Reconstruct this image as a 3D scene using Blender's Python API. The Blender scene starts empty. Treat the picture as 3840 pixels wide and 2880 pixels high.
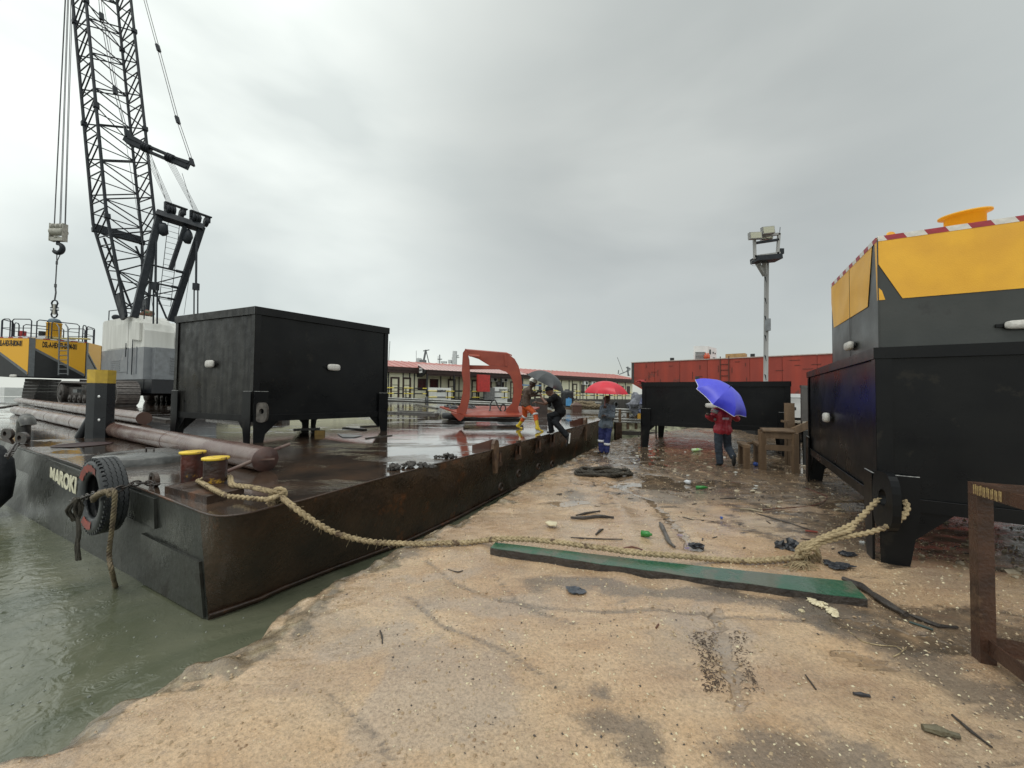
import bpy, bmesh, math, random
import numpy as np
from mathutils import Vector, Matrix, noise

random.seed(7)
rng = np.random.default_rng(7)
PI = math.pi
SC = bpy.context.scene
COL = SC.collection

# ---------------------------------------------------------------- camera, sky, light
F_PX, IW, IH = 1442.0, 3840, 2880          # focal length of the wide phone lens, picture size
PITCH, ROLL, EYE = 0.028, 0.012, 1.65
cp, sp_, cr, sr = math.cos(PITCH), math.sin(PITCH), math.cos(ROLL), math.sin(ROLL)
FW = Vector((0, cp, sp_)); UP0 = Vector((0, -sp_, cp)); RT0 = Vector((1, 0, 0))
RT = RT0*cr + UP0*sr
UP = UP0*cr - RT0*sr
CAMP = Vector((0, 0, EYE))
cam = bpy.data.cameras.new('camera'); camo = bpy.data.objects.new('camera', cam); COL.objects.link(camo)
camo.matrix_world = Matrix(((RT.x, UP.x, -FW.x, 0), (RT.y, UP.y, -FW.y, 0), (RT.z, UP.z, -FW.z, EYE), (0, 0, 0, 1)))
cam.sensor_fit = 'HORIZONTAL'; cam.sensor_width = 36; cam.lens = 36*F_PX/IW
cam.clip_start = 0.05; cam.clip_end = 3000
SC.camera = camo

W = bpy.data.worlds.new('World'); SC.world = W; W.use_nodes = True
nt = W.node_tree; nt.nodes.clear()
def N(t, **k):
    n = nt.nodes.new(t)
    for a, b in k.items(): setattr(n, a, b)
    return n
sky = N('ShaderNodeTexSky', sky_type='NISHITA', sun_disc=False)
sky.sun_elevation = math.radians(62); sky.sun_rotation = math.radians(200)
bg1 = N('ShaderNodeBackground'); bg1.inputs['Strength'].default_value = 0.02
nt.links.new(sky.outputs[0], bg1.inputs[0])
tc = N('ShaderNodeTexCoord')
mp = N('ShaderNodeMapping'); mp.inputs['Scale'].default_value = (1, 1, 2.6); mp.inputs['Rotation'].default_value = (0.2, 0.35, 0.4)
nt.links.new(tc.outputs['Generated'], mp.inputs[0])
nz = N('ShaderNodeTexNoise'); nz.inputs['Scale'].default_value = 1.25; nz.inputs['Detail'].default_value = 5; nz.inputs['Roughness'].default_value = 0.45
nz.inputs['Distortion'].default_value = 0.25
nt.links.new(mp.outputs[0], nz.inputs['Vector'])
cr1 = N('ShaderNodeValToRGB')
cr1.color_ramp.elements[0].position = 0.33; cr1.color_ramp.elements[0].color = (0.42, 0.445, 0.418, 1)
cr1.color_ramp.elements[1].position = 0.66; cr1.color_ramp.elements[1].color = (0.75, 0.775, 0.72, 1)
nt.links.new(nz.outputs[0], cr1.inputs[0])
# the overcast dome is brighter overhead than at the horizon
sx = N('ShaderNodeSeparateXYZ'); nt.links.new(tc.outputs['Generated'], sx.inputs[0])
mr = N('ShaderNodeMapRange'); mr.inputs['From Min'].default_value = 0.0; mr.inputs['From Max'].default_value = 1.0
mr.inputs['To Min'].default_value = 0.98; mr.inputs['To Max'].default_value = 1.70
nt.links.new(sx.outputs['Z'], mr.inputs['Value'])
# the cloud is thinner (brighter) towards the left of the yard
mr2 = N('ShaderNodeMapRange'); mr2.inputs['From Min'].default_value = -0.9; mr2.inputs['From Max'].default_value = 0.6
mr2.inputs['To Min'].default_value = 1.22; mr2.inputs['To Max'].default_value = 0.94
nt.links.new(sx.outputs['X'], mr2.inputs['Value'])
mu = N('ShaderNodeMath', operation='MULTIPLY'); nt.links.new(mr.outputs[0], mu.inputs[0]); nt.links.new(mr2.outputs[0], mu.inputs[1])
# a heavier rain cloud bank ahead and to the right
dt = N('ShaderNodeVectorMath', operation='DOT_PRODUCT'); nt.links.new(tc.outputs['Generated'], dt.inputs[0]); dt.inputs[1].default_value = Vector((0.34, 0.78, 0.50)).normalized()
dn_ = N('ShaderNodeMath', operation='MULTIPLY_ADD'); nt.links.new(nz.outputs[0], dn_.inputs[0]); dn_.inputs[1].default_value = 0.35; nt.links.new(dt.outputs['Value'], dn_.inputs[2])
mr3 = N('ShaderNodeMapRange'); mr3.interpolation_type = 'SMOOTHSTEP'; mr3.inputs['From Min'].default_value = 0.85; mr3.inputs['From Max'].default_value = 1.18
mr3.inputs['To Min'].default_value = 1.0; mr3.inputs['To Max'].default_value = 0.52; nt.links.new(dn_.outputs[0], mr3.inputs['Value'])
mu2 = N('ShaderNodeMath', operation='MULTIPLY'); nt.links.new(mu.outputs[0], mu2.inputs[0]); nt.links.new(mr3.outputs[0], mu2.inputs[1]); mu = mu2
bg2 = N('ShaderNodeBackground')
nt.links.new(cr1.outputs[0], bg2.inputs[0]); nt.links.new(mu.outputs[0], bg2.inputs['Strength'])
ad = N('ShaderNodeAddShader'); nt.links.new(bg1.outputs[0], ad.inputs[0]); nt.links.new(bg2.outputs[0], ad.inputs[1])
wo = N('ShaderNodeOutputWorld'); nt.links.new(ad.outputs[0], wo.inputs[0])

sun = bpy.data.lights.new('sun', 'SUN'); sun.energy = 0.7; sun.angle = math.radians(25); sun.color = (1, 0.97, 0.92)
suno = bpy.data.objects.new('sun', sun); COL.objects.link(suno)
suno.rotation_euler = (math.radians(28), 0, math.radians(-20))
SC.view_settings.view_transform = 'Standard'; SC.view_settings.look = 'None'
SC.view_settings.exposure = 0.14; SC.view_settings.gamma = 1.0; SC.view_settings.use_curve_mapping = False

# ---------------------------------------------------------------- survey helpers
def ray(px, py):
    return (FW + RT*((px-IW/2)/F_PX) - UP*((py-IH/2)/F_PX))
def G(px, py, z=0.0):                 # point on a level z
    d = ray(px, py); t = (z-EYE)/d.z
    return CAMP + d*t
def DZ(x, y): return 0.55 + 0.0082*(x+2.75) + 0.0159*(y-3.47)      # the barge deck trims slightly
def DK(px, py, h=0.0):                # point h above the barge deck
    d = ray(px, py)
    t = (0.55+h + 0.0082*2.75 - 0.0159*3.47 - EYE)/(d.z - 0.0082*d.x - 0.0159*d.y)
    return CAMP + d*t
def AT(px, py, Y):                    # point at distance Y in front
    d = ray(px, py); return CAMP + d*(Y/d.y)
WZ = -0.47                            # water level

# ---------------------------------------------------------------- materials
MATS = {}
def mat(name, c1, c2=None, scale=4.0, rough=0.5, rough2=None, metal=0.0, bump=0.0, bscale=30.0, streak=False,
        c3=None, c3amt=0.35, c3scale=1.5, spec=0.5, coat=0.0, alpha=1.0, trans=0.0, detail=4.0, subs=None):
    if name in MATS: return MATS[name]
    m = bpy.data.materials.new(name); m.use_nodes = True; t = m.node_tree; L = t.links
    b = t.nodes['Principled BSDF']; n = t.nodes.new
    b.inputs['Metallic'].default_value = metal; b.inputs['Specular IOR Level'].default_value = spec
    b.inputs['Coat Weight'].default_value = coat; b.inputs['Coat Roughness'].default_value = 0.08
    if trans: b.inputs['Transmission Weight'].default_value = trans
    co = n('ShaderNodeTexCoord'); src = co.outputs['Object']
    if streak:
        mpn = n('ShaderNodeMapping'); mpn.inputs['Scale'].default_value = (1, 1, 0.08); L.new(src, mpn.inputs[0]); ssrc = mpn.outputs[0]
    else: ssrc = src
    if c2 is None: c2 = tuple(v*0.75 for v in c1)
    nz = n('ShaderNodeTexNoise'); nz.inputs['Scale'].default_value = scale; nz.inputs['Detail'].default_value = detail; L.new(ssrc, nz.inputs['Vector'])
    r = n('ShaderNodeValToRGB'); r.color_ramp.elements[0].position = 0.35; r.color_ramp.elements[1].position = 0.65
    r.color_ramp.elements[0].color = (*c1, 1); r.color_ramp.elements[1].color = (*c2, 1); L.new(nz.outputs[0], r.inputs[0])
    out = r.outputs[0]
    if c3 is not None:
        n3 = n('ShaderNodeTexNoise'); n3.inputs['Scale'].default_value = c3scale; n3.inputs['Detail'].default_value = 6; n3.inputs['Roughness'].default_value = 0.65
        L.new(src, n3.inputs['Vector'])
        r3 = n('ShaderNodeValToRGB'); p = 0.62-0.3*c3amt; r3.color_ramp.elements[0].position = p; r3.color_ramp.elements[1].position = p+0.07
        L.new(n3.outputs[0], r3.inputs[0])
        mx = n('ShaderNodeMix'); mx.data_type = 'RGBA'; L.new(r3.outputs[0], mx.inputs['Factor']); L.new(out, mx.inputs['A']); mx.inputs['B'].default_value = (*c3, 1)
        out = mx.outputs['Result']
    L.new(out, b.inputs['Base Color'])
    if rough2 is not None:
        n2 = n('ShaderNodeTexNoise'); n2.inputs['Scale'].default_value = scale*0.6; n2.inputs['Detail'].default_value = 5; L.new(src, n2.inputs['Vector'])
        q = n('ShaderNodeMapRange'); q.inputs['From Min'].default_value = 0.35; q.inputs['From Max'].default_value = 0.65
        q.inputs['To Min'].default_value = rough; q.inputs['To Max'].default_value = rough2; L.new(n2.outputs[0], q.inputs['Value'])
        L.new(q.outputs[0], b.inputs['Roughness'])
    else: b.inputs['Roughness'].default_value = rough
    if bump:
        nb = n('ShaderNodeTexNoise'); nb.inputs['Scale'].default_value = bscale; nb.inputs['Detail'].default_value = 6; L.new(src, nb.inputs['Vector'])
        bp = n('ShaderNodeBump'); bp.inputs['Strength'].default_value = min(1, bump); bp.inputs['Distance'].default_value = 0.02; L.new(nb.outputs[0], bp.inputs['Height'])
        L.new(bp.outputs[0], b.inputs['Normal'])
    if subs: b.inputs['Subsurface Weight'].default_value = subs
    MATS[name] = m; return m

BLACK = mat('wet_black_paint', (0.0045, 0.005, 0.006), (0.007, 0.0075, 0.008), 3, 0.24, 0.40, bump=0.08, bscale=9, spec=0.2, c3=(0.016, 0.015, 0.013), c3amt=0.02, c3scale=5)
BLACKS = mat('streaked_black_paint', (0.005, 0.005, 0.005), (0.028, 0.027, 0.024), 9, 0.25, 0.5, spec=0.25, streak=True, bump=0.15, bscale=20)
DKSTEEL = mat('dark_crane_steel', (0.012, 0.016, 0.021), (0.022, 0.027, 0.034), 5, 0.45, 0.6, spec=0.3)
RUSTDK = mat('dark_wet_rust', (0.022, 0.013, 0.009), (0.055, 0.03, 0.018), 6, 0.25, 0.5, bump=0.5, bscale=18, c3=(0.11, 0.045, 0.02), c3amt=0.15)
RUSTPOLE = mat('brown_painted_pipe', (0.17, 0.115, 0.095), (0.12, 0.075, 0.062), 2.5, 0.13, 0.3, bump=0.08, bscale=12, c3=(0.10, 0.05, 0.04), c3amt=0.3, c3scale=2)
YELLOW = mat('yellow_paint', (0.85, 0.46, 0.03), (0.80, 0.41, 0.025), 30, 0.35, 0.5, bump=0.08, bscale=60)
YELLOWW = mat('worn_yellow_paint', (0.80, 0.58, 0.05), (0.70, 0.46, 0.06), 12, 0.4, 0.6, c3=(0.10, 0.05, 0.03), c3amt=0.12, c3scale=12)
GREYP = mat('grey_paint', (0.22, 0.235, 0.25), (0.17, 0.18, 0.19), 4, 0.3, 0.5)
SLATE = mat('charcoal_paint', (0.028, 0.032, 0.030), (0.040, 0.043, 0.040), 3, 0.3, 0.45, c3=(0.02, 0.02, 0.019), c3amt=0.1, bump=0.05, bscale=30)
WHITEP = mat('weathered_white_paint', (0.72, 0.72, 0.68), (0.58, 0.58, 0.54), 3, 0.45, 0.65, streak=True)
WHITE = mat('white_paint', (0.78, 0.79, 0.78), (0.70, 0.71, 0.70), 3, 0.4)
ANODE = mat('zinc_anode', (0.62, 0.60, 0.56), (0.45, 0.44, 0.41), 25, 0.4, 0.6, bump=0.3, bscale=60)
REDP = mat('red_oxide_paint', (0.31, 0.055, 0.026), (0.25, 0.042, 0.022), 4, 0.35, 0.55, c3=(0.2, 0.04, 0.03), c3amt=0.1)
REDHULL = mat('weathered_red_hull_paint', (0.34, 0.045, 0.024), (0.25, 0.036, 0.022), 2.0, 0.5, 0.7, streak=True, c3=(0.14, 0.04, 0.03), c3amt=0.22, c3scale=1.1)
RED = mat('red_paint', (0.45, 0.03, 0.03), None, 5, 0.4)
RUBBER = mat('wet_rubber', (0.016, 0.018, 0.02), (0.03, 0.033, 0.036), 10, 0.3, 0.5, bump=0.15, bscale=50)
ROPE = mat('hemp_rope', (0.52, 0.41, 0.24), (0.34, 0.26, 0.15), 14, 0.85, bump=0.8, bscale=160, c3=(0.16, 0.11, 0.07), c3amt=0.18, c3scale=8)
ROPEDK = mat('dirty_dark_rope', (0.07, 0.06, 0.045), (0.03, 0.026, 0.02), 20, 0.75, bump=0.8, bscale=120)
CHAINM = mat('rusty_chain', (0.05, 0.035, 0.028), (0.02, 0.017, 0.015), 20, 0.35, bump=0.4, bscale=60)
WOOD = mat('wet_brown_timber', (0.20, 0.13, 0.075), (0.11, 0.07, 0.04), 5, 0.45, 0.65, streak=True, bump=0.5, bscale=40)
WOODDK = mat('soaked_dark_timber', (0.055, 0.045, 0.038), (0.025, 0.02, 0.018), 8, 0.35, 0.6, bump=0.7, bscale=40)
CABLE = mat('steel_cable', (0.09, 0.095, 0.10), (0.05, 0.05, 0.055), 20, 0.4)

# ---------------------------------------------------------------- mesh builder
WORLD_LOC = {}
class MB:
    def __init__(s): s.v = []; s.f = []; s.sm = []
    def add(s, vs, fs, smooth=False):
        o = len(s.v); s.v += [tuple(v) for v in vs]; s.f += [tuple(i+o for i in f) for f in fs]; s.sm += [smooth]*len(fs); return s
    def box(s, c, d, rz=0.0, ax=None):
        c = Vector(c)
        if ax is None: ax = (Vector((math.cos(rz), math.sin(rz), 0)), Vector((-math.sin(rz), math.cos(rz), 0)), Vector((0, 0, 1)))
        vs = [c + ax[0]*(d[0]/2*i) + ax[1]*(d[1]/2*j) + ax[2]*(d[2]/2*k) for i in (-1, 1) for j in (-1, 1) for k in (-1, 1)]
        return s.add(vs, [(0, 1, 3, 2), (4, 6, 7, 5), (0, 4, 5, 1), (2, 3, 7, 6), (0, 2, 6, 4), (1, 5, 7, 3)])
    def beam(s, a, b, w, h, up=Vector((0, 0, 1))):
        a, b = Vector(a), Vector(b); x = (b-a); l = x.length; x = x/l
        y = up.cross(x)
        if y.length < 1e-4: y = Vector((0, 1, 0)).cross(x)
        y.normalize(); z = x.cross(y)
        return s.box((a+b)/2, (l, w, h), ax=(x, y, z))
    def hexa(s, b4, t4):               # 4 bottom corners, 4 top corners (same order)
        return s.add(list(b4)+list(t4), [(3, 2, 1, 0), (4, 5, 6, 7), (0, 1, 5, 4), (1, 2, 6, 5), (2, 3, 7, 6), (3, 0, 4, 7)])
    def prism(s, poly, n, t):          # planar polygon extruded by thickness t along n
        n = Vector(n).normalized()*t; k = len(poly); a = [Vector(p) for p in poly]; b = [p+n for p in a]
        return s.add(a+b, [tuple(range(k-1, -1, -1)), tuple(range(k, 2*k))]+[(i, (i+1) % k, (i+1) % k+k, i+k) for i in range(k)])
    def tube(s, pts, r, seg=8, cap=True, smooth=True):
        pts = [Vector(p) for p in pts]; n = len(pts); rr = r if isinstance(r, (list, tuple)) else [r]*n
        vs = []; prev = None
        for i, p in enumerate(pts):
            t = (pts[min(i+1, n-1)]-pts[max(i-1, 0)])
            if t.length < 1e-9: t = Vector((0, 0, 1))
            t.normalize()
            if prev is None: a = t.orthogonal().normalized()
            else:
                a = prev - t*prev.dot(t)
                a = a.normalized() if a.length > 1e-6 else t.orthogonal().normalized()
            prev = a; b = t.cross(a)
            vs += [p + (a*math.cos(2*PI*j/seg)+b*math.sin(2*PI*j/seg))*rr[i] for j in range(seg)]
        fs = [(i*seg+j, i*seg+(j+1) % seg, (i+1)*seg+(j+1) % seg, (i+1)*seg+j) for i in range(n-1) for j in range(seg)]
        s.add(vs, fs, smooth)
        if cap:
            s.add(vs[:seg], [tuple(range(seg-1, -1, -1))]); s.add(vs[-seg:], [tuple(range(seg))])
        return s
    def lathe(s, c, prof, ax=(0, 0, 1), seg=24, smooth=True, closed=False):    # prof: (radius, height) pairs
        c = Vector(c); z = Vector(ax).normalized(); x = z.orthogonal().normalized(); y = z.cross(x)
        vs = [c + z*h + (x*math.cos(2*PI*j/seg)+y*math.sin(2*PI*j/seg))*r for r, h in prof for j in range(seg)]
        n = len(prof)
        fs = [(i*seg+j, i*seg+(j+1) % seg, (i+1)*seg+(j+1) % seg, (i+1)*seg+j) for i in range(n-1) for j in range(seg)]
        if closed: fs += [((n-1)*seg+j, (n-1)*seg+(j+1) % seg, (j+1) % seg, j) for j in range(seg)]
        return s.add(vs, fs, smooth)
    def cyl(s, a, b, r, r2=None, seg=16):
        a, b = Vector(a), Vector(b); r2 = r if r2 is None else r2
        h = (b-a).length; return s.lathe(a, [(0.0005, 0), (r, 0), (r, 0.0001), (r2, h-0.0001), (r2, h), (0.0005, h)], b-a, seg, smooth=True)
    def blob(s, c, r, seed=0, rough=0.25, sub=2, flat=1.0):
        bm = bmesh.new(); bmesh.ops.create_icosphere(bm, subdivisions=sub, radius=1)
        c = Vector(c); rv = Vector(r) if hasattr(r, '__len__') else Vector((r, r, r)); vs = []
        for v in bm.verts:
            k = 1 + rough*noise.noise(v.co*1.7+Vector((seed*3.1, seed, 7)))*2
            vs.append(c + Vector((v.co.x*rv.x*k, v.co.y*rv.y*k, v.co.z*rv.z*k*flat)))
        fs = [tuple(v.index for v in f.verts) for f in bm.faces]; bm.free()
        return s.add(vs, fs, rough < 0.2)
    def build(s, name, m, parent=None, origin=None, label=None, **tags):
        a = np.array(s.v, dtype=float)
        if origin is None:
            o = (a.min(0)+a.max(0))/2
            if parent is None: o[2] = a[:, 2].min()
            origin = Vector(o)
        origin = Vector(origin); me = bpy.data.meshes.new(name)
        me.from_pydata([tuple(x) for x in (a-np.array(origin))], [], s.f); me.polygons.foreach_set('use_smooth', s.sm)
        me.materials.append(m); me.update()
        ob = bpy.data.objects.new(name, me); COL.objects.link(ob); WORLD_LOC[ob.name] = origin
        if parent is not None: ob.parent = parent; ob.location = origin - WORLD_LOC[parent.name]
        else: ob.location = origin
        if label: ob['label'] = label
        for k, v in tags.items(): ob[k] = v
        return ob
def root(name, loc, label, cat, group=None):
    o = bpy.data.objects.new(name, None); COL.objects.link(o); o.location = loc; o.empty_display_size = 0.2
    WORLD_LOC[o.name] = Vector(loc); o['label'] = label; o['category'] = cat
    if group: o['group'] = group
    return o
def tag(o, label, cat, group=None):
    o['label'] = label; o['category'] = cat
    if group: o['group'] = group
    return o
def again(ob, parent, loc=None, rot=None, scale=None, name=None):     # a copy of a part sharing its mesh
    c = ob.copy(); COL.objects.link(c); c.parent = parent
    if loc is not None: c.location = Vector(loc) - (WORLD_LOC[parent.name] if parent else Vector()); WORLD_LOC[c.name] = Vector(loc)
    if rot is not None: c.rotation_euler = rot
    if scale is not None: c.scale = scale
    return c
_unit = {}
def rod(name, a, b, r, m, parent, square=False, w2=None):             # straight bar as its own object on a shared mesh
    key = (m.name, square)
    if key not in _unit:
        mb = MB()
        if square: mb.box((0, 0, 0.5), (2, 2, 1))
        else: mb.lathe((0, 0, 0), [(0.001, 0), (1, 0), (1, 1), (0.001, 1)], seg=8)
        a_ = mb; me = bpy.data.meshes.new('unit_bar'); me.from_pydata(a_.v, [], a_.f); me.polygons.foreach_set('use_smooth', [not square]*len(a_.f))
        me.materials.append(m); _unit[key] = me
    a, b = Vector(a), Vector(b); o = bpy.data.objects.new(name, _unit[key]); COL.objects.link(o)
    o.parent = parent; WORLD_LOC[o.name] = a
    o.location = a - (WORLD_LOC[parent.name] if parent else Vector())
    d = b-a; o.rotation_mode = 'QUATERNION'; o.rotation_quaternion = d.to_track_quat('Z', 'Y'); o.scale = (r, w2 or r, d.length)
    return o
FONT = {}
def text(name, s, size, m, parent, origin, xdir, updir, xs=1.0, off=0.0, align='LEFT', depth=0.003, bold=0.0, sp=1.0):
    cu = bpy.data.curves.new('t', 'FONT'); cu.body = s; cu.size = size; cu.extrude = depth; cu.offset = bold; cu.align_x = align; cu.space_character = sp; cu.resolution_u = 3
    to = bpy.data.objects.new('t', cu); COL.objects.link(to); bpy.context.view_layer.update()
    me = bpy.data.meshes.new_from_object(to.evaluated_get(bpy.context.evaluated_depsgraph_get())); bpy.data.objects.remove(to)
    x = Vector(xdir).normalized(); z = Vector(updir).normalized(); n = x.cross(z)
    org = Vector(origin)+n*off
    for v in me.vertices: v.co = x*(v.co.x*xs)+z*v.co.y+n*v.co.z
    me.materials.clear(); me.materials.append(m)
    o = bpy.data.objects.new(name, me); COL.objects.link(o); WORLD_LOC[o.name] = org
    if parent: o.parent = parent; o.location = org-WORLD_LOC[parent.name]
    else: o.location = org
    return o

# ---------------------------------------------------------------- quay ground
EDGE_PX = [(202,2794),(255,2751),(359,2670),(440,2623),(521,2594),(561,2589),(631,2531),(712,2484),(747,2480),(810,2455),(937,2412),(990,2383),(1018,2346),
 (1088,2282),(1180,2224),(1231,2189),(1347,2137),(1451,2074),(1521,2045),(1579,2016),(1637,1981),(1712,1960),(1752,1940),(1810,1900),(1875,1869),(1965,1810),
 (2033,1770),(2087,1745),(2168,1706),(2236,1670),(2299,1649)]
ed = [G(*p) for p in EDGE_PX]
ey = [-3, 0.6, 1.55, 1.70]+[p.y for p in ed]+[15.9, 16.5, 20, 30, 80]
ex = [-3.4, -3.0, -2.75, -2.45]+[p.x for p in ed]+[5.3, 8.2, 9.5, 14, 30]
order = np.argsort(ey); EYs = np.array(ey)[order]; EXs = np.array(ex)[order]
def edge_x(y): return float(np.interp(y, EYs, EXs))
def fb(x, y, s, o=0.0, oct=4): return noise.fractal(Vector((x*s+o, y*s-o, o*0.37)), 1.0, 2.0, oct)
def rut(x, y):        # the wet tyre rut running towards the camera, then right
    z = 0.0
    cx = float(np.interp(y, [1.2, 1.9, 2.6, 3.6, 4.6, 6.5, 9, 13], [1.62, 1.50, 1.42, 1.25, 1.72, 1.95, 2.2, 3.6]))
    d = (x-cx)/(0.10 if y < 3.6 else 0.16)
    z -= 0.020*math.exp(-d*d)*(1 if y < 8 else 0.5)
    z += 0.012*math.exp(-((abs(x-cx)-0.24)/0.09)**2)
    return z
def gz(x, y):
    z = 0.030*fb(x, y, 0.45, 3.3) + 0.010*fb(x, y, 2.3, 9.1) + 0.0035*fb(x, y, 11, 1.7) + rut(x, y)
    z += 0.02*math.exp(-((x-3.2)/1.6)**2-((y-8.6)/1.5)**2)
    z -= 0.028*math.exp(-((x-3.9)/0.8)**2-((y-10.2)/4.0)**2)      # long puddle beside the standing man
    z -= 0.015*math.exp(-((x-7)/4)**2-((y-13)/2.5)**2)
    z += 0.05*max(0, (x-4.6)/3)*math.exp(-((y-3.0)/1.5)**2)       # rubble bank under the right tank
    if y > 12.5 and x > 5: z += 0.85*min(1, (y-12.5)/7)**1.5*min(1, (x-5)/2.5)*(1+0.25*fb(x, y, 0.9, 5))
    return z
rows = [-3, -1.5, 0, 0.6]
y = 0.9
while y < 80: rows.append(y); y *= 1.0062 if y < 18 else 1.06
cols = [0.0]; d = 0.012
while cols[-1] < 60: cols.append(cols[-1]+d); d *= 1.022
gv = []; nc = len(cols)+3
for y in rows:
    e0 = edge_x(y) + 0.06*fb(y, 2.2, 1.9, 4)*(1 if y < 16 else 0) + 0.045*fb(y, 8.8, 6, 2) + 0.012*fb(y, 1.8, 26, 2)
    kk = 0.10+0.07*fb(y, 0, 3.0, 6)
    zt = gz(e0, y)
    gv += [(e0-0.22-0.1*abs(kk), y-0.1, -1.6), (e0-0.16+0.08*fb(y, 5, 6), y-0.05, -0.40), (e0-0.06+0.05*fb(y, 1, 9), y-0.02, zt-kk)]
    for j, c in enumerate(cols):
        x = e0+c
        rnd = 0.035*math.exp(-c/0.07)
        gv.append((x, y, gz(x, y)-rnd))
GV = np.array(gv)
def blob_mask(bl, soft=0.35, amp=0.55, ns=1.0):
    X, Y = GV[:, 0], GV[:, 1]; best = np.full(len(GV), 9.0)
    for (px, py, rx, ry, an) in bl:
        c = G(px, py, 0.0); dx, dy = X-c.x, Y-c.y; ca, sa = math.cos(an), math.sin(an)
        u = (dx*ca+dy*sa)/rx; v = (-dx*sa+dy*ca)/ry; best = np.minimum(best, np.sqrt(u*u+v*v))
    d = best + amp*NZ1*ns
    return np.clip((1.0+soft*0.5-d)/soft, 0, 1)
NZ1 = np.array([noise.fractal(Vector((x*2.1, y*2.1, 4.4)), 0.7, 2.1, 6) for x, y, z in gv])
def line_mask(pts, w, soft=0.6):
    X, Y = GV[:, 0], GV[:, 1]; best = np.full(len(GV), 99.0); P_ = [G(px, py, 0) for px, py in pts]
    for a, b in zip(P_[:-1], P_[1:]):
        ex_, ey_ = b.x-a.x, b.y-a.y; L2 = ex_*ex_+ey_*ey_; t = np.clip(((X-a.x)*ex_+(Y-a.y)*ey_)/L2, 0, 1)
        best = np.minimum(best, np.hypot(X-a.x-t*ex_, Y-a.y-t*ey_))
    return np.clip((1.0+soft*0.5-(best/w+0.5*NZ1))/soft, 0, 1)
PUD = np.maximum.reduce([blob_mask([(2420, 1700, 0.62, 2.4, -0.25), (2470, 1800, 0.45, 0.8, 0), (2235, 1700, 0.5, 0.5, 0), (2560, 1815, 1.5, 0.40, 0.1), 
    (2100, 1885, 0.28, 0.16, 0), (2190, 1880, 0.16, 0.1, 0), (3400, 2390, 0.34, 0.12, -0.5), (3180, 2460, 0.25, 0.08, -0.4),  (3240, 1900, 0.6, 0.25, 0), (3000, 1760, 0.5, 0.5, 0)], 0.3, 0.7),
    line_mask([(2330, 1830), (2434, 1872), (2510, 1950), (2570, 2010), (2600, 2060)], 0.07), line_mask([(2690, 2290), (2700, 2400), (2745, 2520), (2770, 2640)], 0.055)])
DKST = np.maximum.reduce([blob_mask([(2290, 2700, 0.13, 0.09, 0.2), (2400, 2760, 0.09, 0.13, 0.6), (2860, 2800, 0.19, 0.11, 0.3), (3160, 2840, 0.2, 0.08, 0), (2240, 2580, 0.05, 0.08, 0.8)], 1.6, 1.8),
    blob_mask([(2160, 2190, 0.6, 0.07, -0.15), (2500, 2230, 0.9, 0.08, -0.12), (3030, 2280, 0.5, 0.09, -0.25), (3350, 2400, 0.35, 0.1, -0.5), (3650, 2560, 0.5, 0.16, -0.9), (1400, 2110, 0.35, 0.14, 0.6), (2560, 1850, 1.2, 0.5, 0)], 1.5, 1.7)])
PALE = blob_mask([(1650, 2560, 0.42, 0.30, 0.5), (1500, 2700, 0.3, 0.25, 0.3), (1650, 2160, 0.4, 0.14, 0.3), (1850, 2260, 0.6, 0.12, 0.0), (1330, 2420, 0.3, 0.12, 0.6), (2650, 2350, 0.3, 0.3, 0)], 0.9, 0.8)
cc0 = np.array(([0, 0, 0]+cols)*len(rows)); EDGEM = np.clip((0.30-cc0+0.28*NZ1)/0.18, 0, 1)*(GV[:, 1] < 17)
MUD = np.clip((GV[:, 1]*0.11+(GV[:, 0]-0.3)*0.135-1.02+0.55*NZ1)/0.30, 0, 1)
MUD = np.maximum(MUD, blob_mask([(3500, 2350, 0.9, 0.35, -0.4), (3300, 2000, 0.9, 0.6, 0)], 0.6, 1.0)*0.8)
top_ = np.array(([0, 0, 0]+[1]*len(cols))*len(rows), bool)
wl_ = GV[:, 2]*0-0.016+5.0*(GV[:, 1] > 13)
GV[:, 2] = np.where(top_, GV[:, 2]*(1-PUD)+np.minimum(GV[:, 2], wl_)*PUD, GV[:, 2])
lump = np.array([noise.noise(Vector((x*7, y*7, 1.1))) for x, y, z in gv])
GRV = np.maximum.reduce([line_mask([(3360, 2400), (3480, 2520), (3620, 2640), (3740, 2780), (3830, 2900)], 0.035, 1.2), line_mask([(1600, 2100), (1700, 2180), (1880, 2245), (2200, 2290), (2600, 2300), (3050, 2330)], 0.022, 1.4),
    line_mask([(1530, 2230), (1650, 2330), (1900, 2430), (2100, 2560)], 0.02, 1.4), line_mask([(1850, 2150), (1950, 2260), (2150, 2330)], 0.02, 1.4), line_mask([(2380, 1700), (2700, 1850), (3100, 1960)], 0.06, 1.4), line_mask([(1230, 2600), (1400, 2740), (1480, 2860)], 0.012, 1.0)])
DKST = np.maximum(DKST, GRV*0.75)
GV[:, 2] -= np.where(top_, GRV*0.014, 0)
GV[:, 2] += np.where(top_, EDGEM*0.045*lump*(cc0 > 0.02), 0) + np.where(top_, MUD*0.018*lump*(1-PUD), 0)
gv = GV.tolist()
gf = [(i*nc+j, i*nc+j+1, (i+1)*nc+j+1, (i+1)*nc+j) for i in range(len(rows)-1) for j in range(nc-1)]
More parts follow.
